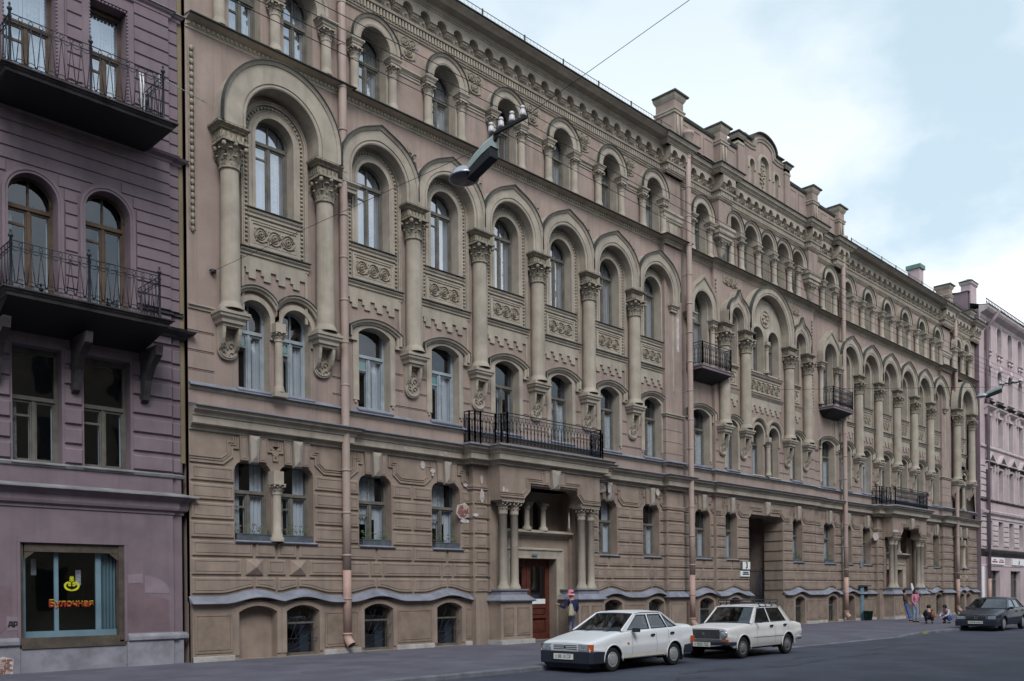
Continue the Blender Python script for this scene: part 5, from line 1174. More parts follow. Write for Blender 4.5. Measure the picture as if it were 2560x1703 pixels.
# ---- roof, hidden back, interior
b = MB(); z0 = 20.40
b.add([(XL, -.5, z0), (XR, -.5, z0), (XR, 6.5, 22.3), (XL, 6.5, 22.3), (XR, 13, z0), (XL, 13, z0)], [(0, 1, 2, 3), (3, 2, 4, 5)], 0)
b.add([(27.0, .3, 20.55), (28.2, .3, 20.55), (27.6, .3, 21.15), (27.6, 2.6, 21.15)], [(0, 1, 2), (0, 2, 3), (1, 3, 2)], 0)
b.build('roof', M['flashdark'], BLD)
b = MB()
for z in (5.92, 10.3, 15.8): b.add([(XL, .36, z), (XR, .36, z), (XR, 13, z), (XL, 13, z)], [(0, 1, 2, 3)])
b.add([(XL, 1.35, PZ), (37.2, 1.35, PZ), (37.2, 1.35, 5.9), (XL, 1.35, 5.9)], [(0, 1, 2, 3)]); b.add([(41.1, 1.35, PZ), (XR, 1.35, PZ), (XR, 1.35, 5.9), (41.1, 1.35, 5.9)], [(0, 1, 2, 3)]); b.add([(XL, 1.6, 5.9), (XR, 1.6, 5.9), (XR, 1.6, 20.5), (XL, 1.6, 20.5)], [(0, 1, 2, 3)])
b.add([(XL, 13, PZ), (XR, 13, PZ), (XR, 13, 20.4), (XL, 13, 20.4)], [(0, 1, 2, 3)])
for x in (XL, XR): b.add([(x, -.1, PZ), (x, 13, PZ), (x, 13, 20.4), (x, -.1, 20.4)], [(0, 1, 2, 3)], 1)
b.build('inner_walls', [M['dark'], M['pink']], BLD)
b = MB()
for xa, xb in ((XL, 31.0), (47.7, 62.0), (63.3, 67.4)):
    n = int((xb-xa)/.17); b.tube([(xa, -.62, 20.68), (xb, -.62, 20.68)], .012, 5)
    b.tube([(xa, -.62, 20.36), (xb, -.62, 20.36)], .006, 4)
    for i in range(n):
        x = xa+i*.17; b.tube([(x, -.62, 20.36), (x+.085, -.62, 20.67), (x+.17, -.62, 20.36)], .0035, 3, cap=False)
    for i in range(int((xb-xa)/1.98)+1): b.box(xa+i*1.98-.02, xa+i*1.98+.02, -.64, -.60, 20.3, 20.72)
b.build('roof_railing', M['ironbr'], BLD)
for x, y, w, d, zt in ((64.5, 2.1, .72, .8, 24.0),):
    b = MB(); b.box(x, x+w, y, y+d, 20.5, zt, 0); b.box(x-.1, x+w+.1, y-.1, y+d+.1, zt, zt+.28, 1); b.add([(x-.1, y-.1, zt+.28), (x+w+.1, y-.1, zt+.28), (x+w+.1, y+d+.1, zt+.28), (x-.1, y+d+.1, zt+.28), (x+.3, y+d/2, zt+.42), (x+w-.3, y+d/2, zt+.42)], [(0, 1, 5, 4), (1, 2, 5), (2, 3, 4, 5), (3, 0, 4)], 1)
    b.build('chimney', [M['rose'], M['greenroof']], BLD)

# ---- fallen plaster patches: thin irregular sheets
def patch(x, z, w, h, yp, mt, seed, rim=None):
    rn = random.Random(seed); k = 18; pts = []
    for i in range(k):
        a = 2*PI*i/k; rr = .84+.2*rn.random(); pts.append((x+w/2*rr*math.cos(a), z+h/2*rr*math.sin(a)))
    b = MB()
    if rim:
        b.slab([(x+(p-x)*1.22, z+(q-z)*1.22) for p, q in pts], yp-.004, yp, 1); b.slab(pts, yp-.010, yp, 0)
        return b.build('damaged_patch', [mt, rim], BLD)
    b.slab(pts, yp-.006, yp, 0); return b.build('damaged_patch', mt, BLD)
patch(19.78, 4.35, .52, .46, -.056, M['brick'], 3, M['plaster']); patch(19.86, 4.02, .42, .14, -.056, M['plaster'], 4); patch(20.12, 4.22, .26, .12, -.30, M['plaster'], 5); patch(20.4, 4.86, .20, .46, -.302, M['plaster'], 17); patch(20.45, 5.42, .14, .30, -.25, M['plaster'], 18); patch(19.9, 5.2, .22, .12, -.06, M['plaster'], 19)
patch(18.14, 5.70, .20, .26, -.02, M['plaster'], 6); patch(18.50, 5.54, .20, .16, -.07, M['plaster'], 12); patch(18.5, 5.42, .12, .08, -.07, M['plaster'], 20)
patch(26.85, 5.64, .58, .40, -.10, M['plaster'], 7); patch(27.18, 5.62, .22, .36, -.21, M['plaster'], 21); patch(30.33, 5.72, .26, .3, -.2, M['plaster'], 8); patch(17.3, 6.1, .14, .1, -.225, M['plaster'], 9)
patch(18.9, 6.11, .20, .10, -.226, M['plaster'], 22); patch(24.72, 4.25, .07, .62, -.305, M['plaster'], 10); patch(21.0, 4.95, .12, .3, -.87, M['plaster'], 13); patch(20.85, 5.0, .12, .34, -.87, M['plaster'], 23)
patch(52.6, 4.95, .9, .4, -.87, M['plaster'], 14); patch(51.2, 4.7, .8, .5, -.30, M['plaster'], 15); patch(52.9, 4.5, .45, .7, -.31, M['brick'], 16, M['plaster'])
# pale strip where the paint peeled on the end pilaster
b = MB(); b.box(31.78, 31.95, -.206, -.2, 11.7, 14.6); b.build('damaged_patch', M['plaster'], BLD)
# cellar entrance with a small hood and a pale blue board
b = MB(); b.box(49.3, 50.6, -.28, -.1, 1.86, 1.94, 1); b.box(49.45, 50.45, -.115, -.1, PZ, 1.86, 2); b.box(49.42, 49.78, -.2, -.11, PZ, 1.84, 0); b.box(49.62, 49.8, -.10, -.05, 2.95, 3.3, 0)  # thin dark panel on the wall stands in for the shaded doorway void
b.build('cellar_entrance', [M['shopblue'], M['flashdark'], M['dark']], BLD)
# hook for the lamp cable
HK = (11.12, -.12, 10.0)
b = MB(); b.ball((HK[0], HK[1]-.05, HK[2]), .06, 0, 8, 5); b.lathe(HK[0], HK[1]-.04, [(.09, HK[2]-.03), (.09, HK[2]+.03)], 10); b.build('cable_hook', M['iron'], BLD)
# ================================================================ LEFT HOUSE (mauve)
LH = thing('mauve_house', (7, -.1, 0), 'mauve stucco house with two black iron balconies and a bakery shop window at pavement level', 'building')
def lp(mb, name, mats, par=None, **k):
    o = mb.build(name, mats, par or LH, **k)
    if par is None: o.location = (-7, .1, 0)
    return o
Y0 = -.1; LX0, LX1, LX2 = -4.0, 10.03, 10.28
b = MB()
OW = {'shop': rect(6.53, 8.81, .52, 2.88), 'f2': [rect(6.40, 7.44, 4.68, 7.3), rect(7.92, 9.0, 4.68, 7.3)], 'f3': [[(6.86+x, z) for x, z in archhole(0, .52, 8.25, 10.62, 14)], [(8.50+x, z) for x, z in archhole(0, .52, 8.25, 10.72, 14)]], 'f4': [rect(6.30, 7.38, 13.1, 15.75), rect(8.14, 8.98, 13.1, 15.7)]}
more = [rect(x, x+1.05, 4.68, 7.3) for x in (3.6, 1.9)]+[rect(x, x+.95, 13.1, 15.7) for x in (3.9, 2.0)]+[[(x, z) for x, z in archhole(4.4, .52, 8.25, 10.62, 12)]]
b.wall(rect(LX0, LX1, .56, 17.5), [OW['shop']]+OW['f2']+OW['f3']+OW['f4']+more, Y0, Y0+.34, 0, 0)
b.box(LX1, LX2, Y0+.07, 8, .5, 17.5, 0)
# pale and dark repainted areas by the shop window: thin coats
b.slab([(8.9, 1.95), (9.25, 1.98), (9.3, 1.72), (9.9, 1.55), (9.9, .8), (8.86, .8)][::-1], Y0-.004, Y0, 1)
b.slab([(8.88, 2.18), (9.25, 2.2), (9.26, 1.98), (8.9, 1.97)][::-1], Y0-.006, Y0, 2); b.slab([(9.3, 2.16)]+[(9.3+.62*math.sin(t), 1.72+.44*math.cos(t)) for t in [PI/2*k/8 for k in range(9)]]+[(9.3, 1.74)], Y0-.006, Y0, 2)
b.slab([(5.2, 1.9), (6.35, 1.92), (6.36, 1.1), (6.1, .85), (5.2, .85)][::-1], Y0-.004, Y0, 1)
b.slab([(6.24, 1.24), (6.50, 1.22), (6.49, .93), (6.25, .92)][::-1], Y0-.008, Y0, 2)
# joints: second floor rustication as raised blocks
z = 4.72; k = 0
while z < 8.05:
    z1 = z+.36
    for xa, xb in [(LX0, 1.85), (3.0, 3.55), (4.7, 6.36), (7.48, 7.88), (9.04, LX1)]:
        if z > 7.2: continue
        b.rings(rect(xa, xb, z, z1), [(0, 0), (.03, .055), (.032, .055)], Y0, 0)
    b.rings(rect(LX1+.01, LX2, z, z1), [(0, 0), (.03, .05), (.032, .05)], Y0+.07, 0)
    b.box(LX2-.03, LX2+.04, Y0+.09, Y0+.5, z+.02, z1-.02, 0)
    z += .455
for z in (7.45, 7.88): b.rings(rect(9.35, LX1, z, z+.36), [(0, 0), (.03, .055)], Y0, 0); b.rings(rect(LX0, 5.8, z, z+.36), [(0, 0), (.03, .055)], Y0, 0)
# fine joints of the upper floors
def joint(xa, xb, z, y=Y0): b.add([(xa, y-.002, z-.016), (xb, y-.002, z-.016), (xb, y-.002, z+.016), (xa, y-.002, z+.016)], [(0, 1, 2, 3)], 3)
def course(xa, xb, z0, z1, y=Y0): b.rings([(xa, z0+.016), (xb, z0+.016), (xb, z1-.016), (xa, z1-.016)], [(0, 0), (.012, .03)], y, 0)
z = 8.75
while z < 12.3:
    ed = [LX0]
    for cx_, zc_ in ((4.4, 10.62), (6.86, 10.62), (8.50, 10.72)):
        dz = max(0, z+.0-zc_)
        if dz < .62: w_ = math.sqrt(.68**2-dz*dz)+.0; ed += [cx_-w_, cx_+w_]
    ed.append(LX1)
    for j in range(0, len(ed), 2):
        if ed[j+1]-ed[j] > .1: course(ed[j], ed[j+1], z, z+.285)
    course(LX1+.0, LX2, z, z+.285, Y0+.07); z += .285
z = 12.95
while z < 16.0:
    for xa, xb in ((LX0, 1.8), (3.2, 3.7), (5.1, 6.1), (7.62, 7.98), (9.16, LX1)): course(xa, xb, z, z+.315)
    course(LX1, LX2, z, z+.315, Y0+.07); z += .315
for cx, zc in ((6.86, 10.62), (8.50, 10.72)):
    b.psweep([(cx+x, z) for x, z in archpath(0, .52, 8.25, zc, 16)], [(0, 0), (0, .05), (.05, .05), (.06, .07), (.12, .07), (.13, .0)], Y0, 0)
# rope framed surrounds on the top floor
for xa, xb in ((6.30, 7.38), (8.14, 8.98)):
    b.psweep([(xa, 13.1), (xa, 15.72), (xb, 15.72), (xb, 13.1)], [(.03, 0), (.03, .05), (.17, .05), (.18, .03), (.2, 0)], Y0, 0)
    z = 13.1
    while z < 15.7:
        for x in (xa-.02, xb+.02): b.ball((x, Y0-.035, z), .034, 0, 5, 3, (.9, .9, 1.3))
        z += .085
    x = xa+.04
    while x < xb: b.ball((x, Y0-.035, 15.70), .034, 0, 5, 3, (1.3, .9, .9)); x += .085
lp(b, 'wall', [M['purple'], M['purpled'], M['purplel'], M['black']])
# cornices
b = MB()
PA = [(LX0, Y0), (LX1, Y0), (LX1, Y0+.07), (LX2+.02, Y0+.07), (LX2+.02, .9)]
b.hmold(PA, [(0, 3.66), (.03, 3.68), (.03, 3.74), (.10, 3.78), (.12, 3.84), (.12, 3.98), (.15, 4.0), (.20, 4.06), (.28, 4.10), (0, 4.12)], 0)
b.hmold(PA, [(0, 4.12), (.31, 4.10), (.31, 4.125), (0, 4.22)], 1)
b.hmold(PA, [(0, 4.58), (.04, 4.6), (.06, 4.66), (0, 4.70)], 1)
b.hmold(PA, [(0, 8.02), (.03, 8.05), (.10, 8.10), (.12, 8.16), (.26, 8.22), (.30, 8.28), (0, 8.32)], 2)
b.hmold(PA, [(0, 9.02), (.05, 9.05), (.05, 9.1), (0, 9.12)], 0) if 0 else None
b.hmold([(9.3, Y0), (LX1, Y0), (LX1, Y0+.07), (LX2+.02, Y0+.07), (LX2+.02, .9)], [(0, 8.62), (.05, 8.66), (.05, 8.72), (.08, 8.74), (0, 8.76)], 2)
b.hmold([(LX0, Y0), (LX1, Y0), (LX1, Y0+.07), (LX2+.02, Y0+.07), (LX2+.02, .9)], [(0, 12.42), (.04, 12.44), (.06, 12.5), (.16, 12.55), (.20, 12.6), (0, 12.66)], 0)
b.hmold(PA, [(0, 16.02), (.05, 16.06), (.05, 16.12), (.10, 16.16), (.12, 16.2), (0, 16.22)], 0)
b.hmold(PA, [(0, 16.22), (.15, 16.21), (.15, 16.23), (0, 16.28)], 1)
lp(b, 'cornice', [M['ptrim'], M['pzinc'], M['sootrim']])
b = MB(); b.box(LX0, 6.50, Y0-.05, Y0+.2, PZ-.05, .56); b.box(6.50, 8.85, Y0-.03, Y0+.2, PZ-.05, .50); b.box(8.85, LX1-.03, Y0-.06, Y0+.2, PZ-.05, .56); b.box(LX1-.03, LX2, Y0, Y0+.5, PZ-.05, .56)
b.hmold([(LX0, Y0), (6.47, Y0)], [(.05, .56), (.11, .60), (.11, .68), (.08, .74), (0, .76)]); b.hmold([(8.87, Y0), (LX1-.02, Y0), (LX1-.02, Y0+.06), (LX2, Y0+.06), (LX2, .9)], [(.05, .56), (.11, .60), (.11, .68), (.08, .74), (0, .76)])
lp(b, 'plinth', M['pplinth'], bev=.01)
b = MB(); b.slab([(5.9, PZ), (6.34, PZ), (6.36, .30), (6.15, .36), (5.9, .28)][::-1], Y0-.058, Y0-.05, 0)
for r_ in range(6):
    for k in range(4):
        x = 5.9+k*.13+(r_ % 2)*.06; z = PZ+.01+r_*.055
        if x+.12 < 6.36: b.box(x, x+.115, Y0-.066, Y0-.05, z, z+.045, 1)
lp(b, 'bare_brickwork', [M['plaster'], M['brick']])
# windows of the left house
def lwin(hole_x0, hole_x1, z0, z1, ztr, style, arch=None, fm='frame', gl='glass', par=None):
    c = (hole_x0+hole_x1)/2; hw = (hole_x1-hole_x0)/2
    w = MB(); w.hmold([(-hw-.04, 0), (hw+.04, 0)], [(0, z0-.06), (.08, z0-.04), (.08, z0-.02), (0, z0+.01)]); o = w.build('window', M['pzinc'], LH, (c-7, .0, 0))
    glazing(o, None, z0, z1, hw, ztr, .30, M[fm], M[gl], style, arch=arch); return o
lwin(6.40, 7.44, 4.68, 7.2, 6.16, 5, fm='frame'); lwin(7.92, 9.0, 4.68, 7.2, 6.16, 9, fm='frame')
lwin(6.34, 7.38, 8.25, 11.14, 10.45, 5, 10.62, 'frameo'); lwin(7.98, 9.02, 8.25, 11.24, 10.5, 9, 10.72, 'frameo')
lwin(6.30, 7.38, 13.1, 15.6, 14.6, 0, None, 'frameo', 'glassup'); lwin(8.14, 8.98, 13.1, 15.6, 14.6, 0, None, 'frameo', 'glassup')
# balconies
def lbalc(name, x0, x1, zs, p, zr, under, mt, th=.17):
    b = MB(); y = Y0-p
    b.hmold([(x0, Y0), (x0, y), (x1, y), (x1, Y0)], [(-.02, zs-th), (.02, zs-th+.02), (.03, zs-th*.55), (.07, zs-th*.4), (.07, zs-.05), (.12, zs-.03), (.12, zs), (-.1, zs+.02)], 0)
    b.add([(x0, Y0, zs+.02), (x0, y, zs+.02), (x1, y, zs+.02), (x1, Y0, zs+.02)], [(0, 1, 2, 3)], 0)
    b.add([(x0, Y0, zs-th), (x0, y, zs-th), (x1, y, zs-th), (x1, Y0, zs-th), (x0+.1, Y0, zs-th-under), (x1-.1, Y0, zs-th-under)], [(0, 1, 4), (3, 2, 5), (1, 2, 5, 4)], 1)  # soffit coloured black to imitate the shade under the balcony
    o = lp(b, name, [mt, M['black']])
    g = MB(); zt = zs+zr; sp = .20; yy = y+.10
    corners = [(x0+.1, Y0), (x0+.1, yy), (x1-.15, yy), (x1-.15, Y0)]
    for pa, pb in zip(corners, corners[1:]):
        a, c = Vector(pa), Vector(pb); ln = (c-a).length; n = max(3, round(ln/sp)); d = (c-a)/n; u = d.normalized()
        for z_ in (zt, zt-.13, zs+.14): g.tube([(a.x, a.y, z_), (c.x, c.y, z_)], .011, 5)
        for i in range(n+1):
            q = a+d*i
            if i < n:
                m_ = q+d*.5
                g.tube([(q.x, q.y, zt-.13), (m_.x-u.x*.02, m_.y-u.y*.02, zs+.14)], .009, 4); g.tube([(q.x+d.x, q.y+d.y, zt-.13), (m_.x+u.x*.02, m_.y+u.y*.02, zs+.14)], .009, 4)
                g.tube([(q.x+d.x*(.5+.42*math.cos(t)), q.y+d.y*(.5+.42*math.cos(t)), zt-.13-.08*math.sin(t)) for t in [PI*j/6 for j in range(7)]], .008, 4)
                g.tube([(q.x+d.x*(.5*math.cos(t)+1.0), q.y+d.y*(.5*math.cos(t)+1.0), zs+.14+.09*math.sin(t)) for t in [PI*j/6 for j in range(7)]], .009, 4) if i < n-1 else None
            g.tube([(q.x+u.x*.04*math.cos(t), q.y+u.y*.04*math.cos(t), zt-.065+.045*math.sin(t)) for t in [2*PI*j/8 for j in range(9)]], .008, 4)
            g.tube([(q.x+u.x*.04*math.cos(t), q.y+u.y*.04*math.cos(t), zs+.085+.04*math.sin(t)) for t in [2*PI*j/8 for j in range(9)]], .007, 4)
    for px, py in (corners[1], ((corners[1][0]+corners[2][0])/2, yy), corners[2]):
        g.lathe(px, py, [(.03, zs), (.028, zt+.05), (.05, zt+.07), (.055, zt+.10), (.02, zt+.13), (.018, zt+.17), (.03, zt+.19), (.0, zt+.24)], 8)
    g.build('railing', M['iron'], o, (0, 0, 0))
    return o
lbalc('balcony', 5.95, 9.46, 12.70, 1.38, 1.12, .05, M['sootrim']); lbalc('balcony', 5.95, 9.36, 8.10, 1.30, 1.02, .35, M['sootrim'], .19)
for x in (5.95, 7.62, 9.22):
    b = MB(); pr = [(Y0, 7.58), (Y0-1.0, 7.58), (Y0-.95, 7.35), (Y0-.6, 7.15), (Y0-.35, 6.85), (Y0-.2, 6.4), (Y0, 6.3)]; k = len(pr)
    b.add([(x, y, z) for y, z in pr]+[(x+.16, y, z) for y, z in pr], [tuple(range(k)), tuple(range(2*k-1, k-1, -1))]+[(i, (i+1) % k, k+(i+1) % k, k+i) for i in range(k)])
    lp(b, 'balcony_bracket', M['sootrim'])
# shop window
b = MB(); xa, xb = 6.53, 8.81
b.box(xa-.07, xa-.003, Y0-.02, Y0+.1, .59, 2.88); b.box(xb+.003, xb+.06, Y0-.02, Y0+.1, .59, 2.88); b.box(xa-.07, xb+.06, Y0-.02, Y0+.1, 2.884, 2.93)
so_ = lp(b, 'shop_window', M['purple'])
b = MB(); b.box(xa, xa+.07, Y0+.05, Y0+.2, .68, 2.88); b.box(xb-.12, xb, Y0+.02, Y0+.2, .62, 2.88); b.box(xa+.10, xb-.12, Y0+.05, Y0+.2, 2.68, 2.88); b.box(xa, xb-.12, Y0-.02, Y0+.2, .54, .74); b.box(xa, xb, Y0-.06, Y0+.1, .50, .58)
for s_, x in ((1, xa+.10), (-1, xb-.12)): b.add([(x, Y0+.06, 2.68), (x+s_*.22, Y0+.06, 2.68), (x, Y0+.06, 2.5)], [(0, 1, 2)])
b.build('outer_frame', M['shopwood'], so_)
b = MB(); yi = Y0+.2; b.box(xa+.10, xb-.12, yi, yi+.06, .74, .88); b.box(xa+.10, xa+.16, yi, yi+.06, .88, 2.68); b.box(7.30, 7.39, yi, yi+.06, .88, 2.68); b.box(8.22, 8.34, yi, yi+.06, .88, 2.68)
b.build('inner_frame', M['shopblue'], so_)
b = MB(); b.add([(xa+.1, yi+.02, .74), (xb-.1, yi+.02, .74), (xb-.1, yi+.02, 2.7), (xa+.1, yi+.02, 2.7)], [(0, 1, 2, 3)]); b.build('pane', M['glass'], so_)
b = MB()
k = 14
for i in range(k): 
    x = 8.34+.36*i/k; b.add([(x, yi+.10+.03*math.sin(i*2.1), .8), (x+.36/k, yi+.10+.03*math.sin((i+1)*2.1), .8), (x+.36/k, yi+.10+.03*math.sin((i+1)*2.1), 2.7), (x, yi+.10+.03*math.sin(i*2.1), 2.7)], [(0, 1, 2, 3)], 0)
b.build('blue_curtain', M['shopblue'], so_)
b = MB(); b.box(6.90, 7.01, yi+.3, yi+.31, 2.16, 2.53); b.box(7.87, 7.99, yi+.3, yi+.31, 1.93, 2.29); b.build('price_card', M['lace'], so_)
b = MB(); b.box(xa-.1, xb+.1, 1.6, 1.62, .3, 3); b.add([(xa-.1, Y0+.36, .6), (xb+.1, Y0+.36, .6), (xb+.1, 1.6, .6), (xa-.1, 1.6, .6)], [(0, 1, 2, 3)]); b.add([(xa-.1, Y0+.36, 2.9), (xb+.1, Y0+.36, 2.9), (xb+.1, 1.6, 2.9), (xa-.1, 1.6, 2.9)], [(0, 1, 2, 3)]); b.build('shop_interior', M['dark'], so_)
# pretzel and wheat emblem
def strip(mb, pts, w, y, m=0):
    n = len(pts); vs = []
    for i, p in enumerate(pts):
        a = Vector(pts[max(i-1, 0)]); c = Vector(pts[min(i+1, n-1)]); d = (c-a).normalized(); ww = w[i] if isinstance(w, list) else w
        vs += [(p[0]-d.y*ww, y, p[1]+d.x*ww), (p[0]+d.y*ww, y, p[1]-d.x*ww)]
    mb.add(vs, [(2*i, 2*i+1, 2*i+3, 2*i+2) for i in range(n-1)], m)
e = MB(); ye = yi+.012; ex, ez = 7.685, 1.925
for s_ in (-1, 1):
    P = [(ex+s_*.035*math.cos(t)+s_*.055, ez+.02+.03*math.sin(t)) for t in [R(-200+30*j) for j in range(6)]]
    P = [(ex+s_*x, ez+z) for x, z in [(.022, .015), (.03, -.008), (.052, -.015), (.068, .0), (.066, .025), (.045, .042), (.018, .034)]]
    strip(e, P, .014, ye)
    P = [(ex+s_*x, ez+z) for x, z in [(.01, .05), (.05, .066), (.09, .064), (.125, .045), (.148, .010), (.148, -.03), (.125, -.07), (.085, -.098), (.04, -.11), (-.003, -.122)]]
    strip(e, P, [.008, .016, .020, .023, .025, .026, .026, .024, .020, .016], ye)
for z in (.075, .115): 
    for s_ in (-1, 1): e.add([(ex, ye, ez+z+.005), (ex+s_*.05, ye, ez+z+.03), (ex+s_*.052, ye, ez+z+.052), (ex, ye, ez+z+.035)], [(0, 1, 2, 3)])
for x in (-.03, -.01, .01, .03): e.box(ex+x-.007, ex+x+.007, ye-.002, ye, ez+.17, ez+.215)
e.box(ex-.04, ex+.04, ye-.002, ye, ez+.20, ez+.215); e.add([(ex-.04, ye, ez+.15), (ex+.04, ye, ez+.15), (ex+.045, ye, ez+.185), (ex-.045, ye, ez+.185)], [(0, 1, 2, 3)])
e.build('pretzel_emblem', M['yellow'], so_)
def text_mesh(txt, size, mt, loc, rot, par, name, sx_=1.0, off=0.0, depth=.002):
    cu = bpy.data.curves.new(name, 'FONT'); cu.body = txt; cu.size = size; cu.extrude = depth; cu.align_x = 'CENTER'; cu.align_y = 'CENTER'; cu.offset = off; cu.resolution_u = 4
    t = bpy.data.objects.new('tmp', cu); COL.objects.link(t); dg = bpy.context.evaluated_depsgraph_get(); me = bpy.data.meshes.new_from_object(t.evaluated_get(dg)); bpy.data.objects.remove(t)
    me.materials.clear(); me.materials.append(mt); o = bpy.data.objects.new(name, me); COL.objects.link(o); o.parent = par; o.location = loc; o.rotation_euler = rot; o.scale = (sx_, 1, 1); return o
text_mesh('Булочная', .205, M['red'], (7.665, yi-.006, 1.495), (R(90), 0, 0), so_, 'shop_lettering', 1.05, .008)
text_mesh('Булочная', .205, M['yellow'], (7.672, yi-.002, 1.511), (R(90), 0, 0), so_, 'shop_lettering_shade', 1.05, .004)
tx = text_mesh('др', .16, M['black'], (6.37, Y0-.012, 1.08), (R(90), 0, 0), None, 'graffiti', 1, .01, .001); tx.parent = LH; tx.location = (6.37-7, -.012, 1.08)
# recess between the two houses
b = MB(); b.box(LX2-.1, XL+.05, .55, .7, PZ, 17.5, 0); b.box(10.29, 10.40, -.02, .55, 5.0, 17.5, 0); b.tube([(10.36, .15, PZ), (10.36, .15, 17)], .05, 8, 1); lp(b, 'recess_wall', [M['khaki'], M['black']])
b = MB(); b.add([(LX0, .5, 17.4), (LX2, .5, 17.4), (LX2, 9, 17.4), (LX0, 9, 17.4)], [(0, 1, 2, 3)]); b.add([(LX0, 1.7, PZ), (LX2, 1.7, PZ), (LX2, 1.7, 17.4), (LX0, 1.7, 17.4)], [(0, 1, 2, 3)])
for z in (4.3, 8.0, 12.4): b.add([(LX0, .3, z), (LX2, .3, z), (LX2, 1.7, z), (LX0, 1.7, z)], [(0, 1, 2, 3)])
b.add([(LX0, Y0, PZ), (LX0, 9, PZ), (LX0, 9, 17.4), (LX0, Y0, 17.4)], [(0, 1, 2, 3)])
lp(b, 'inner_walls', M['dark'])

# ================================================================ RIGHT HOUSE (rose)
RH = thing('rose_house', (69, -.4, 0), 'pale rose house with small triangular pediments and white shop signs at the far right', 'building')
def rp_(mb, name, mats, par=None, **k):
    o = mb.build(name, mats, par or RH, **k)
    if par is None: o.location = (-69, .4, 0)
    return o
Y0 = -.4; RX0, RX1 = 68.66, 97.0
b = MB(); H = []; WX = [69.95+2.47*i for i in range(11)]; ww_ = 1.08
for x in WX:
    H += [rect(x, x+ww_, 4.75, 6.6), rect(x, x+ww_, 8.15, 10.4), rect(x, x+ww_, 12.05, 14.2), [(x+ww_/2+p, z) for p, z in archhole(0, ww_/2, 15.55, 17.2, 8)], [(x+ww_/2+p, z) for p, z in archhole(0, ww_/2, 18.95, 20.45, 8)]]
for i in range(5): H.append(rect(70.3+4.9*i, 72.75+4.9*i, .35, 3.0))
b.wall(rect(RX0, RX1, PZ, 21.5), H, Y0, Y0+.5, 0, 1)
b.add([(RX0, Y0, PZ), (RX0, 12, PZ), (RX0, 12, 25.4), (RX0, 3.4, 22.95), (RX0, .3, 22.9), (RX0, .3, 21.5), (RX0, Y0, 21.5)], [(0, 1, 2, 3, 4, 5, 6)], 2)
b.add([(RX0+.35, .3, 21), (RX0+.35, 12, 21), (RX0+.35, 12, 25.2), (RX0+.35, .3, 22.9)], [(0, 1, 2, 3)], 2)
b.add([(RX0-.08, .25, 22.92), (RX0+.45, .25, 22.92), (RX0+.45, 3.4, 22.98), (RX0-.08, 3.4, 22.98)], [(0, 1, 2, 3)], 3)
rp_(b, 'wall', [M['rose'], M['roset'], M['purple'], M['greenroof']])
b = MB()
RP = [(RX0, Y0), (RX1, Y0)]
for prof, mi in (([(0, 3.30), (.05, 3.34), (0, 3.4)], 0), ([(0, 4.0), (.06, 4.05), (.22, 4.3), (.26, 4.45), (0, 4.55)], 1), ([(0, 6.72), (.06, 6.76), (.06, 6.95), (.22, 7.1), (.26, 7.25), (0, 7.35)], 0), ([(0, 7.95), (.10, 8.0), (.12, 8.08), (0, 8.14)], 1), ([(0, 11.75), (.10, 11.8), (.12, 11.9), (0, 12.0)], 0), ([(0, 20.9), (.08, 21.0), (.10, 21.2), (.5, 21.35), (.62, 21.5), (.66, 21.65), (0, 21.75)], 0)):
    b.hmold(RP, prof, mi)
b.hmold(RP, [(0, 21.75), (.7, 21.66), (.7, 21.7), (0, 21.8)], 1)
rp_(b, 'cornice', [M['roset'], M['sootrim']])
b = MB(); b.add([(RX0+.4, Y0-.3, 21.8), (RX1, Y0-.3, 21.8), (RX1, 6, 24.0), (RX0+.4, 6, 24.0)], [(0, 1, 2, 3)]); b.add([(RX0, 2.2, 0), (RX1, 2.2, 0), (RX1, 2.2, 21.7), (RX0, 2.2, 21.7)], [(0, 1, 2, 3)], 1)
rp_(b, 'roof', [M['greenroof'], M['dark']])
# window units of the rose house: one of each storey copied along
def rwin(key, build): 
    o0 = None
    for i, x in enumerate(WX):
        if o0 is None: o0 = build(); o0.location = (x+ww_/2-69, 0, 0)
        else: inst(o0, (x+ww_/2-69, 0, 0), RH)
def simple_glaze(par, z0, z1, tr, n=1):
    f = MB(); h = ww_/2; f.box(-h, -h+.07, .28, .34, z0, z1); f.box(h-.07, h, .28, .34, z0, z1); f.box(-.035, .035, .28, .34, z0, z1); f.box(-h, h, .28, .34, tr-.04, tr+.04); f.build('frame', M['framel'], par)
    g = MB(); g.add([(-h, .33, z0), (h, .33, z0), (h, .33, z1), (-h, .33, z1)], [(0, 1, 2, 3)]); g.build('pane', M['glass'], par)
def u1():
    m = MB(); m.psweep([(-.54, 4.75), (-.54, 6.6), (.54, 6.6), (.54, 4.75)], [(0, 0), (0, .03), (.06, .03), (.07, 0)], 0)
    for z in (4.78, 5.15, 5.52, 5.89, 6.26):
        for s_ in (-1,): m.rings(rect(.66, 1.81, z, z+.31), [(0, 0), (.03, .06)], 0, 0)
    o = m.build('window', M['roset'], RH); simple_glaze(o, 4.75, 6.6, 6.1); return o
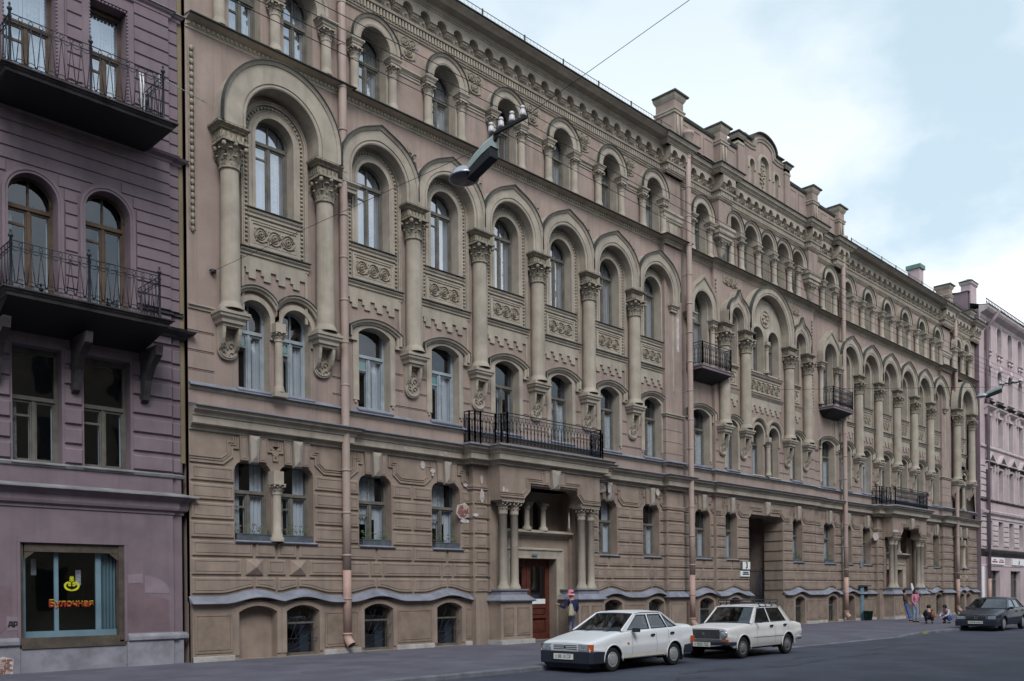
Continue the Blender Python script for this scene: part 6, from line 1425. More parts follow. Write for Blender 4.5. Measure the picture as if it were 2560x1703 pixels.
def u2():
    m = MB(); m.psweep([(-.54, 8.15), (-.54, 10.4), (.54, 10.4), (.54, 8.15)], [(0, 0), (0, .06), (.14, .06), (.15, 0)], 0)
    m.slab([(-.95, 10.75), (.95, 10.75), (0, 11.5)], -.28, 0, 0); m.slab([(-.62, 10.86), (.62, 10.86), (0, 11.34)], -.285, -.27, 1)
    m.hmold([(-.95, 0), (.95, 0)], [(0, 10.62), (.2, 10.7), (.3, 10.78), (0, 10.8)], 1)
    for s_ in (-1, 1): m.box(s_*.85-.07, s_*.85+.07, -.18, 0, 10.2, 10.65)
    o = m.build('window', [M['roset'], M['sootrim']], RH); simple_glaze(o, 8.15, 10.4, 9.7); return o
def u3():
    m = MB(); m.psweep([(-.54, 12.05), (-.54, 14.2), (.54, 14.2), (.54, 12.05)], [(0, 0), (0, .06), (.14, .06), (.15, 0)], 0)
    m.hmold([(-.95, 0), (.95, 0)], [(0, 14.55), (.15, 14.62), (.3, 14.75), (.32, 14.85), (0, 14.95)], 0); m.hmold([(-.97, 0), (.97, 0)], [(0, 14.95), (.35, 14.87), (.35, 14.9), (0, 15.0)], 1)
    for s_ in (-1, 1): m.box(s_*.80-.09, s_*.80+.09, -.22, 0, 14.15, 14.6)
    o = m.build('window', [M['roset'], M['sootrim']], RH); simple_glaze(o, 12.05, 14.2, 13.6); return o
def u4():
    m = MB(); m.psweep(archpath(0, .54, 15.55, 17.2, 10), [(0, 0), (0, .05), (.12, .05), (.13, 0)], 0); m.tube([(0, -.08, 17.6), (0, -.12, 17.85), (0, -.1, 18.1)], [.16, .12, .03], 6)
    m.hmold([(-.75, 0), (.75, 0)], [(0, 15.35), (.15, 15.45), (.15, 15.5), (0, 15.55)]); m.hmold([(-.8, 0), (.8, 0)], [(0, 15.05), (.22, 15.15), (.25, 15.2), (0, 15.25)], 1)
    o = m.build('window', [M['roset'], M['sootrim']], RH); simple_glaze(o, 15.55, 17.74, 17.0); return o
def u5():
    m = MB(); m.psweep(archpath(0, .54, 18.95, 20.45, 10), [(0, 0), (0, .04), (.12, .04), (.13, 0)], 0); m.hmold([(-.6, 0), (.6, 0)], [(0, 18.75), (.15, 18.85), (.15, 18.9), (0, 18.95)])
    for s_ in (-1, 1): m.ball((s_*.3, -.08, 18.6), .13, 0, 6, 4, (1.3, .8, 1))
    o = m.build('window', [M['roset']], RH); simple_glaze(o, 18.95, 20.98, 20.3); return o
for u in (u1, u2, u3, u4, u5): rwin('', u)
b = MB()
for i in range(5):
    x = 70.3+4.9*i; b.box(x, x+.08, Y0+.3, Y0+.4, .35, 3.0); b.box(x+2.37, x+2.45, Y0+.3, Y0+.4, .35, 3.0); b.box(x, x+2.45, Y0+.3, Y0+.4, 2.3, 2.38); b.box(x+1.2, x+1.26, Y0+.3, Y0+.4, .35, 3)
    b.add([(x, Y0+.38, .35), (x+2.45, Y0+.38, .35), (x+2.45, Y0+.38, 3.0), (x, Y0+.38, 3.0)], [(0, 1, 2, 3)], 1)
rp_(b, 'shop_front', [M['frame'], M['glass']])
for i, x in enumerate((70.5, 75.4)):
    b = MB(); b.box(x, x+3.0, Y0-.1, Y0, 3.45, 3.93); s_ = rp_(b, 'shop_sign', M['white'])
    if i == 0:
        text_mesh('ДОМ МОД', .20, M['red'], (x+1.5-0, Y0-.104, 3.79), (R(90), 0, 0), s_, 'sign_lettering', 1.5, .004) if 0 else None
        r_ = MB(); rn = random.Random(5); q = x+.2
        while q < x+2.75:
            w_ = .10+rn.random()*.16
            if not (x+1.35 < q < x+1.5): r_.box(q, q+w_, Y0-.106, Y0-.1, 3.58, 3.68+.02*rn.random())
            if .3 < q-x < 1.0 or 1.7 < q-x < 2.5: r_.box(q, q+w_, Y0-.106, Y0-.1, 3.74, 3.82)
            q += w_+.04
        r_.build('red_lettering', M['red'], s_)
    else:
        r_ = MB(); r_.add([(x+1.4, Y0-.106, 3.52), (x+1.75, Y0-.106, 3.52), (x+1.62, Y0-.106, 3.84), (x+1.5, Y0-.106, 3.84)], [(0, 1, 2, 3)]); r_.build('red_mark', M['red'], s_)
b = MB(); b.box(RX0+.02, RX0+.5, Y0-.05, Y0, PZ, 3.3); b.box(RX0+.5, 70.3, Y0-.03, Y0, PZ, .5); rp_(b, 'corner_pilaster', M['white'])
for zz in ([4.7+.45*k for k in range(5)], [8.2+.45*k for k in range(6)]):
    b = MB()
    for z in zz: b.rings(rect(RX0+.02, 69.7, z, z+.38), [(0, 0), (.03, .06)], Y0, 0)
    rp_(b, 'quoins', M['roset'])
b = MB(); b.tube([(69.75, Y0-.2, .3), (69.75, Y0-.2, 20.3), (69.85, Y0-.5, 20.7), (70.6, Y0-.75, 21.55)], .12, 10); b.tube([(69.75, Y0-.2, PZ+.1), (69.75, Y0-.2, 2.4)], .125, 10, 1); rp_(b, 'drainpipe', [M['ptrim'], M['pipelow']])
x, y, zt = 70.5, .7, 24.2
b = MB(); b.box(x, x+1.2, y, y+.7, 21.5, zt, 0); b.hmold([(x, y+.7), (x, y), (x+1.2, y), (x+1.2, y+.7)], [(0, zt-.3), (.08, zt-.2), (.10, zt-.05), (0, zt)], 0, closed=True)
b.add([(x-.2, y-.15, zt), (x+1.4, y-.15, zt), (x+1.4, y+.85, zt), (x-.2, y+.85, zt), (x+.6, y+.35, zt+.35)], [(0, 1, 4), (1, 2, 4), (2, 3, 4), (3, 0, 4), (0, 1, 2, 3)], 1); rp_(b, 'chimney', [M['rose'], M['greenroof']])
b = MB(); b.box(69.3, 97, Y0-.3, Y0-.25, 22.3, 22.34)
for i in range(80): x = 69.3+i*.33; b.tube([(x, Y0-.28, 21.75), (x+.16, Y0-.28, 22.3), (x+.33, Y0-.28, 21.75)], .01, 4); b.tube([(x+.1+.08*math.cos(t), Y0-.28, 22.05+.08*math.sin(t)) for t in [PI*j/3 for j in range(7)]], .009, 4)
rp_(b, 'roof_railing', M['iron'])
for x in (74.5, 79.5): 
    b = MB(); b.box(x, x+1.3, .1, 1.2, 21.6, 22.7, 0); b.add([(x-.15, -.1, 22.7), (x+1.45, -.1, 22.7), (x+1.45, 1.4, 22.7), (x-.15, 1.4, 22.7), (x+.65, .6, 23.1)], [(0, 1, 4), (1, 2, 4), (2, 3, 4), (3, 0, 4), (0, 1, 2, 3)], 1); rp_(b, 'chimney', [M['rose'], M['greenroof']])
# ================================================================ CARS
M['carw'] = mat('car_white_paint', (.62, .64, .66), rough=.28, var=.03, scale=2, bump=0, spec=.5)
M['carw2'] = mat('car_old_white_paint', (.58, .57, .56), rough=.42, var=.06, scale=2, stain=.25, bump=0, spec=.4, stain_col=(.36,.33,.30))
M['card'] = mat('car_navy_paint', (.012, .016, .03), rough=.25, var=.1, bump=0, spec=.5)
M['plast'] = mat('black_plastic', (.018, .022, .035), rough=.6, var=.1, bump=0)
M['rubber'] = mat('tyre_rubber', (.015, .016, .017), rough=.85, var=.2, bump=0)
M['chrome'] = mat('chrome', (.5, .5, .52), rough=.25, var=.1, bump=0, metal=.9)
M['hub'] = mat('hubcap', (.36, .37, .39), rough=.4, var=.1, bump=0, metal=.4)
M['steelw'] = mat('steel_wheel', (.14, .145, .15), rough=.5, var=.2, bump=0)
M['lens'] = mat('lamp_lens', (.26, .30, .34), rough=.12, var=.5, scale=22, bump=.4, bscale=90, spec=.8)
M['amber'] = mat('amber_lens', (.42, .08, .02), rough=.3, var=.1, bump=0)
M['carglass'] = glass('car_glass', (.30, .34, .36), refl=.10)
M['seat'] = mat('car_seat', (.02, .022, .03), rough=.9, var=.2, bump=0)
M['plate'] = mat('number_plate', (.66, .66, .60), rough=.5, var=.03, bump=0)
M['cream'] = mat('cream_filler', (.50, .49, .42), rough=.4, var=.1, bump=0)
def sharp(o, a=38):
    try: o.data.set_sharp_from_angle(angle=R(a))
    except Exception: pass
    return o
def interp(tab, x):
    if x <= tab[0][0]: return tab[0][1]
    for (a, va), (b, vb) in zip(tab, tab[1:]):
        if x <= b: return va+(vb-va)*(x-a)/(b-a)
    return tab[-1][1]
def car(name, label, loc, S, c, paint, sc_=1.0, group='cars parked along the kerb'):
    T = thing(name, loc, label, 'car', group); T.scale = (sc_,)*3
    Lh, hw = c['L'], c['hw']; wf, wr, wz, ar = c['wf'], c['wr'], c['wrad'], c['ar']
    def bottom(x):
        z = interp(c['sill'], x)
        for w in (wf, wr):
            d = abs(x-w)
            if d < ar: z = max(z, wz+math.sqrt(ar*ar-d*d))
        return z
    def half(x): return hw*interp(c['plan'], x)
    xs = sorted(set([Lh*i/70 for i in range(71)]+[w+ar*math.cos(t) for w in (wf, wr) for t in [PI*k/14 for k in range(15)]]+[w+s_*(ar+.002) for w in (wf, wr) for s_ in (-1, 1)]))
    TS = [0, .12, .25, .42, .50, .56, .75, .92, 1.0]; IN = [.05, .02, .004, .0, -.004, .012, .02, .035, .065]
    CR = [(1.0, 0), (.93, .022), (.82, .034), (.5, .048), (0, .055)]
    b = MB(); sec = []
    for x in xs:
        zb, zt = bottom(x), interp(c['top'], x); w = half(x); z0 = interp(c['sill'], x); P = []
        for t, ins in zip(TS, IN):
            z = zb+(zt-zb)*t; tt = (z-z0)/(zt-z0); i2 = interp(list(zip(TS, IN)), tt); P.append((x, -(w-i2), z))
        for q, dz in CR[1:]: P.append((x, -(w-.065)*q, zt+dz*c.get('crown', 1)))
        sec.append(P+[(p[0], -p[1], p[2]) for p in P[:-1][::-1]])
    k = len(sec[0]); vs = [p for s_ in sec for p in s_]
    b.add(vs, [(i*k+j, i*k+j+1, (i+1)*k+j+1, (i+1)*k+j) for i in range(len(sec)-1) for j in range(k-1)], 0, True)
    n = len(sec); b.add(sec[0], [tuple(range(k))], 0); b.add(sec[-1], [tuple(range(k))], 0)
    # wheel wells and floor
    for w in (wf, wr):
        for s_ in (-1, 1):
            yo = half(w)-.03; pts = [(w+ar*1.0*math.cos(t), wz+ar*1.0*math.sin(t)) for t in [PI*j/12 for j in range(13)]]
            b.add([(x, s_*yo, z) for x, z in pts]+[(x, s_*(yo-.3), z) for x, z in pts], [(j, j+1, 14+j, 13+j) for j in range(12)], 1)
            b.add([(w-ar, s_*(yo-.3), wz-.1), (w+ar, s_*(yo-.3), wz-.1), (w+ar, s_*(yo-.3), wz+ar), (w-ar, s_*(yo-.3), wz+ar)], [(0, 1, 2, 3)], 1)
    b.add([(.2, -hw+.12, .24), (Lh-.2, -hw+.12, .24), (Lh-.2, hw-.12, .24), (.2, hw-.12, .24)], [(0, 1, 2, 3)], 1)
    body = sharp(b.build('body', [paint, M['plast']], T))
    # wheel arch lips
    l = MB()
    for w in (wf, wr):
        for s_ in (-1, 1):
            yo = half(w); pr = []
            l.tube([(w+(ar+.012)*math.cos(t), s_*(yo-.005), wz+(ar+.012)*math.sin(t)) for t in [R(-8)+(PI+R(16))*j/14 for j in range(15)]], .016, 6)
    l.build('arch_lip', paint, body)
    # seams
    s = MB()
    for x in c['seams']:
        for s_ in (-1, 1):
            za, zb = bottom(x)+.02, interp(c['top'], x)-.02; P = []
            for i in range(9):
                z = za+(zb-za)*i/8; tt = (z-interp(c['sill'], x))/(interp(c['top'], x)-interp(c['sill'], x)); P.append((half(x)-interp(list(zip(TS, IN)), tt)+.0015, z))
            s.add([(x-.004, s_*y, z) for y, z in P]+[(x+.004, s_*y, z) for y, z in P], [(i, i+1, 10+i, 9+i) for i in range(8)])
    s.build('door_seam', M['plast'], body)
    # greenhouse
    zb, zr, tum = c['zb'], c['zr'], c['tum']; hb = hw-.06
    def fm(sg): return lambda x, y, z: (x, sg*(hb-tum*max(0, (z-zb))/(zr-zb)+y), z)
    g = MB(); gl = MB()
    for sg in (-1, 1):
        g.wall(c['side'], c['wins'], 0, -.02, 0, 2, fmap=lambda x, y, z, sg=sg: fm(sg)(x, y*1.0, z))
        for h in c['wins']: gl.add([fm(sg)(x, -.012, z) for x, z in h], [tuple(t) for t in tessellate_polygon([[Vector((x, z, 0)) for x, z in h]])])
        for h in c['wins']:   # rubber surround
            o_ = offset(h, -.012); i_ = offset(h, .012); n_ = len(h)
            g.add([fm(sg)(x, .003, z) for x, z in o_]+[fm(sg)(x, .003, z) for x, z in i_], [(i, (i+1) % n_, n_+(i+1) % n_, n_+i) for i in range(n_)], 1)
    sd_ = c['side']; fb, rb_, fr, rr = c['fb'], c['rb'], c['fr'], c['rr']; hr_ = hb-tum
    def screen(xb, xr, nx):
        A = [(xb-.10*nx, 0, zb+.015), (xb, -hb, zb), (xr, -hr_, zr), (xr-.05*nx, 0, zr+.02), (xr, hr_, zr), (xb, hb, zb)]
        def lerp(p, q, t): return tuple(p[i]+(q[i]-p[i])*t for i in range(3))
        NY = 8; rows = []
        for v in (0, .06, .94, 1):
            row = []
            for i in range(NY+1):
                u = -1+2*i/NY; yb_, yr_ = hb*u, hr_*u; cb, cr_ = .10*(1-u*u), .05*(1-u*u)
                p = (xb-cb*nx, yb_, zb+.015*(1-u*u)); q = (xr-cr_*nx, yr_, zr+.02*(1-u*u)); row.append(lerp(p, q, v))
            rows.append(row)
        return rows
    for xb, xr, nx in ((fb, fr, 1), (rb_, rr, -1)):
        rows = screen(xb, xr, nx); NY = 8
        for j in range(3):
            for i in range(NY):
                edge = j != 1 or i in (0, NY-1)
                tgt, mi = (g, 1 if j != 1 else 0) if edge else (gl, 0)
                if j == 1 and i in (0, NY-1):
                    # split: narrow pillar strip + glass
                    a0, a1 = rows[1][i], rows[1][i+1]; b0, b1 = rows[2][i], rows[2][i+1]; t = .22 if i == 0 else .78
                    am = tuple(a0[k_]+(a1[k_]-a0[k_])*t for k_ in range(3)); bm_ = tuple(b0[k_]+(b1[k_]-b0[k_])*t for k_ in range(3))
                    if i == 0: g.add([a0, am, bm_, b0], [(0, 1, 2, 3)], 0); gl.add([am, a1, b1, bm_], [(0, 1, 2, 3)])
                    else: gl.add([a0, am, bm_, b0], [(0, 1, 2, 3)]); g.add([am, a1, b1, bm_], [(0, 1, 2, 3)], 0)
                else: tgt.add([rows[j][i], rows[j][i+1], rows[j+1][i+1], rows[j+1][i]], [(0, 1, 2, 3)], mi, True)
    # roof
    NX_, NY = 10, 10; vs = []
    for i in range(NX_+1):
        u = i/NX_; x = fr+(rr-fr)*u
        for j in range(NY+1):
            v = -1+2*j/NY; e = (1-abs(v)**4)*(1-abs(2*u-1)**6*.6); vs.append((x+(-.05*(1-u)+.05*u)*(1-v*v), hr_*v, interp(c['roof'], x)+.045*(1-abs(v)**3)*1.0 if 0 < i < NX_ else zr+.02*(1-v*v)))
    g.add(vs, [(i*(NY+1)+j, i*(NY+1)+j+1, (i+1)*(NY+1)+j+1, (i+1)*(NY+1)+j) for i in range(NX_) for j in range(NY)], 0, True)
    for sg in (-1, 1):   # roof edge gutter closing the side
        P = [(fr+(rr-fr)*i/NX_, sg*hr_) for i in range(NX_+1)]
        g.tube([(x, y, interp(c['roof'], x) if 0 < i < NX_ else zr) for i, (x, y) in enumerate(P)], .018, 6, 0)
        g.tube([(fb, sg*hb, zb), (fr, sg*hr_, zr)], .02, 6, 0); g.tube([(rb_, sg*hb, zb), (rr, sg*hr_, zr)], .02, 6, 0)
    sharp(g.build('greenhouse', [paint, M['plast'], M['plast']], T), 30); gl.build('window_glass', M['carglass'], T)
    # seats and wheel
    i_ = MB()
    for x in (fb+.85, fb+1.65):
        for y in (-.36, .36):
            i_.add([(x, y-.22, .35), (x+.12, y-.22, .35), (x+.32, y-.22, zb+.12), (x+.22, y-.22, zb+.16), (x, y+.22, .35), (x+.12, y+.22, .35), (x+.32, y+.22, zb+.12), (x+.22, y+.22, zb+.16)], [(0, 1, 2, 3), (4, 5, 6, 7), (0, 1, 5, 4), (1, 2, 6, 5), (2, 3, 7, 6), (3, 0, 4, 7)])
            i_.box(x+.24, x+.32, y-.11, y+.11, zb+.15, zb+.30)
    i_.box(fb+.25, fb+.45, -.65, .65, zb-.15, zb+.02)
    i_.tube([(fb+.55+.05*math.sin(t), .34+.18*math.cos(t), zb+.02+.17*math.sin(t)) for t in [2*PI*j/16 for j in range(17)]], .014, 5)
    i_.build('seats', M['seat'], T)
    # wheels
    for w in (wf, wr):
        for s_ in (-1, 1):
            m_ = MB(); r_ = wz-.0; y1 = s_*(half(w)-.035); y0 = y1-s_*.17
            prof = [(r_*.62, y0), (r_*.9, y0), (r_*.99, y0+s_*.03), (r_, y0+s_*.06), (r_, y1-s_*.05), (r_*.985, y1-s_*.02), (r_*.93, y1), (r_*.68, y1+s_*.004), (r_*.62, y1-s_*.01)]
            vs = [(rr_*math.cos(2*PI*i/28), y, rr_*math.sin(2*PI*i/28)) for rr_, y in prof for i in range(28)]
            m_.add(vs, [(j*28+i, j*28+(i+1) % 28, (j+1)*28+(i+1) % 28, (j+1)*28+i) for j in range(len(prof)-1) for i in range(28)], 0, True)
            wo = m_.build('wheel', M['rubber'], T, (w, 0, wz))
            h = MB(); pr2 = c['rim'](r_, y1, s_)
            vs = [(rr_*math.cos(2*PI*i/28), y, rr_*math.sin(2*PI*i/28)) for rr_, y in pr2 for i in range(28)]
            h.add(vs, [(j*28+i, j*28+(i+1) % 28, (j+1)*28+(i+1) % 28, (j+1)*28+i) for j in range(len(pr2)-1) for i in range(28)], 0, True)
            if c['petal']:
                for q in range(6):
                    a = 2*PI*q/6; h.ball((r_*.27*math.cos(a), y1+s_*.008, r_*.27*math.sin(a)), r_*.17, 0, 8, 5, (1, .12, 1))
            else:
                for q in range(8):
                    a = 2*PI*q/8; h.ball((r_*.47*math.cos(a), y1-s_*.012, r_*.47*math.sin(a)), r_*.06, 1, 6, 4, (1, .3, 1))
            h.build('rim', [M['hub'] if c['petal'] else M['steelw'], M['plast']], wo)
    c['extra'](T, body, half, bottom)
    return T
def rim_cap(r, y, s): return [(r*.64, y-s*.015), (r*.62, y+s*.005), (r*.56, y+s*.004), (r*.52, y-s*.006), (r*.46, y+s*.006), (r*.2, y+s*.014), (.001, y+s*.014)]
def rim_steel(r, y, s): return [(r*.64, y-s*.012), (r*.61, y+s*.004), (r*.56, y-s*.02), (r*.40, y-s*.01), (r*.34, y+s*.012), (r*.30, y+s*.02), (.001, y+s*.022)]
def handle(mb, x, z, s_, half): mb.box(x-.075, x+.075, min(s_*(half(x)-.03), s_*(half(x)+.008)), max(s_*(half(x)-.03), s_*(half(x)+.008)), z-.016, z+.016); mb.box(x-.03, x+.05, min(s_*(half(x)-.03), s_*(half(x)+.018)), max(s_*(half(x)-.03), s_*(half(x)+.018)), z+.016, z+.034)
def bumper(x0, depth, z0, z1, hw, wrap, mt, T, name='bumper', rear=False, r_=.02, wrapin=.0):
    m_ = MB(); sg = -1 if not rear else 1
    path = [(x0-sg*wrap*0+(-sg)*wrap, -hw-.012+wrapin), (x0-sg*.08, -hw-.012), (x0+sg*0, -hw+.045), (x0+sg*.03, 0), (x0, hw-.045), (x0-sg*.08, hw+.012), (x0-sg*wrap, hw+.012-wrapin)]
    if not rear: path = path[::-1]
    m_.hmold(path, [(-.14, z0), (-.01, z0+.0), (.0, z0+.02), (0, z1-.02), (-.012, z1), (-.14, z1+.004)], 0, sm=False)
    return m_.build(name, mt, T, bev=.006)
# --- first car: angular white saloon
def ex1(T, body, half, bottom):
    bumper(-.02, .1, .21, .50, .80, .55, M['plast'], T); bumper(4.14, .1, .30, .52, .79, .45, M['plast'], T, rear=True)
    m_ = MB(); m_.add([(.03, -.72, .22), (.03, .72, .22), (.12, .66, .09), (.12, -.66, .09)], [(0, 1, 2, 3)]); m_.box(.12, .5, -.66, .66, .09, .24); m_.build('front_skirt', M['plast'], T)
    m_ = MB(); m_.box(-.004, .03, -.40, .38, .52, .665); m_.build('grille_panel', M['carw'], T)
    m_ = MB()
    for z in (.548, .590, .632): m_.box(-.010, .0, -.37, -.03, z-.010, z+.008); m_.box(-.010, .0, .03, .35, z-.010, z+.008)
    m_.box(-.013, .0, -.025, .02, .555, .63); m_.build('grille', M['plast'], T)
    for s_ in (-1, 1):
        m_ = MB(); y0, y1 = sorted((s_*.42, s_*.70)); m_.box(-.022, .04, y0+.01, y1-.005, .520, .668); hl = m_.build('headlight', M['lens'], T, bev=.008)
        m_ = MB(); y0, y1 = sorted((s_*.705, s_*.785)); m_.add([(-.018, y0 if s_ < 0 else y0, .515)]*0+[(-.016, s_*.705, .515), (-.016, s_*.705, .665), (.03, s_*.79, .665), (.03, s_*.79, .515), (.10, s_*.79, .52), (.10, s_*.79, .66), (.10, s_*.70, .52), (.10, s_*.70, .66)], [(0, 1, 2, 3), (3, 2, 5, 4), (1, 7, 5, 2), (0, 3, 4, 6)]); m_.build('indicator', M['amber'], hl)
        m_ = MB(); m_.box(1.33, 1.38, min(s_*.80, s_*.83), max(s_*.80, s_*.83), .62, .66); m_.build('side_repeater', M['amber'], T)
        m_ = MB(); y0, y1 = sorted((s_*.80, s_*.98)); m_.box(1.50, 1.62, y0, y1, .90, 1.00); m_.build('mirror', M['plast'], T, bev=.02)
        m_ = MB(); handle(m_, 2.34, .80, s_, half); handle(m_, 3.16, .82, s_, half); m_.build('door_handle', M['plast'], T)
        m_ = MB(); m_.box(3.98, 4.16, min(s_*.6, s_*.8), max(s_*.6, s_*.8), .56, .72); m_.build('tail_light', M['amber'], T)
        m_ = MB(); m_.add([(.78+.33, s_*.80, .30), (2.84, s_*.80, .31), (2.84, s_*.802, .40), (1.11, s_*.802, .39)], [(0, 1, 2, 3)]); m_.build('sill_strip', M['cream'], T)
        m_ = MB(); m_.box(3.62, 3.64, min(s_*.62, s_*.78), max(s_*.62, s_*.78), .12, .45); m_.build('mud_flap', M['rubber'], T)
    m_ = MB(); m_.box(-.065, -.055, -.30, .30, .31, .44); p = m_.build('number_plate', M['plate'], T)
    text_mesh('с 88 10 СР', .125, M['black'], (-.067, 0, .373), (R(90), 0, R(-90)), p, 'plate_number', .80, .0, .001)
    m_ = MB()
    for y in (-.25, .35): m_.tube([(.98, y, .905), (1.10, y-.35, .955)], .008, 4)
    m_.build('wiper', M['plast'], T)
C1 = dict(L=4.14, hw=.815, wf=.80, wr=3.26, wrad=.285, ar=.335, sill=[(0, .42), (.35, .28), (.6, .27), (3.5, .28), (3.8, .34), (4.14, .46)],
          top=[(0, .64), (.04, .685), (.6, .80), (1.20, .905), (1.6, .93), (3.2, .965), (3.55, .985), (4.06, .985), (4.14, .95)], plan=[(0, .93), (.15, .965), (.5, 1), (3.5, 1), (4.0, .97), (4.14, .95)],
          seams=[1.52, 2.50, 3.02], zb=.93, zr=1.335, tum=.17, fb=1.16, rb=3.58, fr=1.86, rr=2.95, roof=[(1.86, 1.335), (2.1, 1.365), (2.7, 1.365), (2.95, 1.335)],
          side=[(1.16, .915), (3.58, .955), (3.2, 1.17), (2.97, 1.335), (2.7, 1.345), (1.86, 1.335)],
          wins=[[(1.40, .955), (2.27, .965), (2.30, 1.295), (1.93, 1.295)], [(2.36, .966), (3.02, .975), (2.88, 1.295), (2.37, 1.297)], [(3.07, .976), (3.42, .985), (3.12, 1.17), (2.97, 1.285)]],
          rim=rim_cap, petal=True, extra=ex1)
car('parked_car', 'white angular four door saloon with black bumpers, nearest car at the kerb', (15.0, -8.68, RZ), 1, C1, M['carw'], .95)
# --- second car: boxy older saloon with roof rack
def ex2(T, body, half, bottom):
    bumper(-.05, .1, .38, .47, .78, .40, M['plast'], T); bumper(4.02, .1, .40, .50, .78, .35, M['chrome'], T, rear=True)
    m_ = MB(); m_.box(-.06, -.04, -.70, .70, .47, .50); m_.build('bumper_trim', M['chrome'], T)
    m_ = MB(); m_.box(-.012, .03, -.50, .50, .55, .79); g_ = m_.build('grille', M['plast'], T)
    m_ = MB()
    for k in range(24): m_.box(-.018, -.010, -.48+k*.04, -.475+k*.04, .56, .78)
    for k in range(8): m_.box(-.016, -.012, -.49, .49, .575+k*.026, .579+k*.026)
    m_.box(-.022, -.012, -.03, .03, .64, .72); m_.build('grille_bars', M['steelw'], g_)
    m_ = MB(); m_.box(-.03, .02, -.62, .62, .505, .535); m_.build('chrome_strip', M['chrome'], T)
    for s_ in (-1, 1):
        m_ = MB(); pr = [(.115, .02), (.120, -.03), (.105, -.04), (.095, -.03)]; cy, cz = s_*.62, .665
        vs = [(x, cy+r_*math.cos(2*PI*i/20), cz+r_*math.sin(2*PI*i/20)) for r_, x in pr for i in range(20)]; m_.add(vs, [(j*20+i, j*20+(i+1) % 20, (j+1)*20+(i+1) % 20, (j+1)*20+i) for j in range(3) for i in range(20)], 0, True)
        pr = [(.10, -.02), (.08, -.045), (.04, -.055), (.001, -.058)]; vs = [(x, cy+r_*math.cos(2*PI*i/20), cz+r_*math.sin(2*PI*i/20)) for r_, x in pr for i in range(20)]; m_.add(vs, [(j*20+i, j*20+(i+1) % 20, (j+1)*20+(i+1) % 20, (j+1)*20+i) for j in range(3) for i in range(20)], 1, True)
        m_.build('headlight', [M['chrome'], M['lens']], T)
        m_ = MB(); y0, y1 = sorted((s_*.58, s_*.76)); m_.box(-.035, .02, y0, y1, .485, .54); m_.build('indicator', M['amber'], T)
        m_ = MB(); handle(m_, 2.22, .83, s_, half); handle(m_, 2.98, .84, s_, half); m_.build('door_handle', M['plast'], T)
        m_ = MB(); y0, y1 = sorted((s_*.78, s_*.93)); m_.box(1.42, 1.46, y0, y1, .94, 1.04); m_.build('mirror', M['plast'], T, bev=.01)
        m_ = MB(); m_.box(1.25, 3.0, min(s_*.797, s_*.803), max(s_*.797, s_*.803), .545, .555) ; m_.build('side_strip', M['chrome'], T)
    m_ = MB(); m_.box(-.115, -.105, -.28, .26, .34, .46); p = m_.build('number_plate', M['plate'], T)
    text_mesh('г 3025 ЛД', .115, M['black'], (-.117, -.01, .40), (R(90), 0, R(-90)), p, 'plate_number', .80, .0, .001)
    m_ = MB()
    for y in (-.28, .10): m_.box(.98, 1.12, y-.0, y+.30, .905, .915)
    m_.build('bonnet_vent', M['plast'], T)
C2 = dict(L=4.02, hw=.795, wf=.74, wr=3.16, wrad=.292, ar=.345, sill=[(0, .42), (.3, .30), (.6, .28), (3.4, .30), (3.7, .38), (4.02, .48)],
          top=[(0, .79), (.03, .815), (.5, .85), (1.10, .895), (1.5, .915), (3.3, .93), (3.75, .90), (4.02, .86)], plan=[(0, .95), (.1, .975), (.5, 1), (3.6, 1), (4.02, .95)], crown=.8,
          seams=[1.44, 2.42, 3.2], zb=.915, zr=1.36, tum=.13, fb=1.18, rb=3.38, fr=1.62, rr=2.98, roof=[(1.62, 1.36), (1.9, 1.395), (2.7, 1.395), (2.98, 1.36)],
          side=[(1.18, .905), (3.38, .925), (3.0, 1.355), (2.8, 1.37), (1.62, 1.36)],
          wins=[[(1.40, .95), (2.18, .955), (2.10, 1.33), (1.70, 1.325)], [(2.27, .956), (3.12, .965), (2.86, 1.325), (2.18, 1.33)]],
          rim=rim_steel, petal=False, extra=ex2)
c2 = car('parked_car', 'older boxy dirty white saloon with round headlights and a black roof rack', (20.24, -8.86, RZ), 1, C2, M['carw2'], .975)
rk = MB()
for x in (0, .38, .76, 1.14):
    rk.tube([(x, -.55, 0), (x, .55, 0)], .014, 6)
for y in (-.55, .55, -.2, .2): rk.tube([(-.05, y, .0), (1.2, y, .0)], .012, 6)
for z in (.08,):
    rk.tube([(-.05, -.55, z), (-.05, .55, z), (1.2, .55, z), (1.2, -.55, z), (-.05, -.55, z)], .014, 6)
for x in (-.05, .35, .8, 1.2):
    for s_ in (-1, 1): rk.tube([(x, s_*.55, 0), (x, s_*.55, .08)], .012, 6)
for x in (.1, .42, .74, 1.06):
    for s_ in (-1, 1): rk.tube([(x, s_*.55, 0), (x+.01, s_*.61, -.05), (x+.02, s_*.645, -.105)], .014, 6)
tag(rk.build('roof_rack', M['iron'], None, (20.24+1.72*.975, -8.86, RZ+1.475*.975)), 'black bar roof rack clamped on top of the older boxy saloon', 'roof rack')
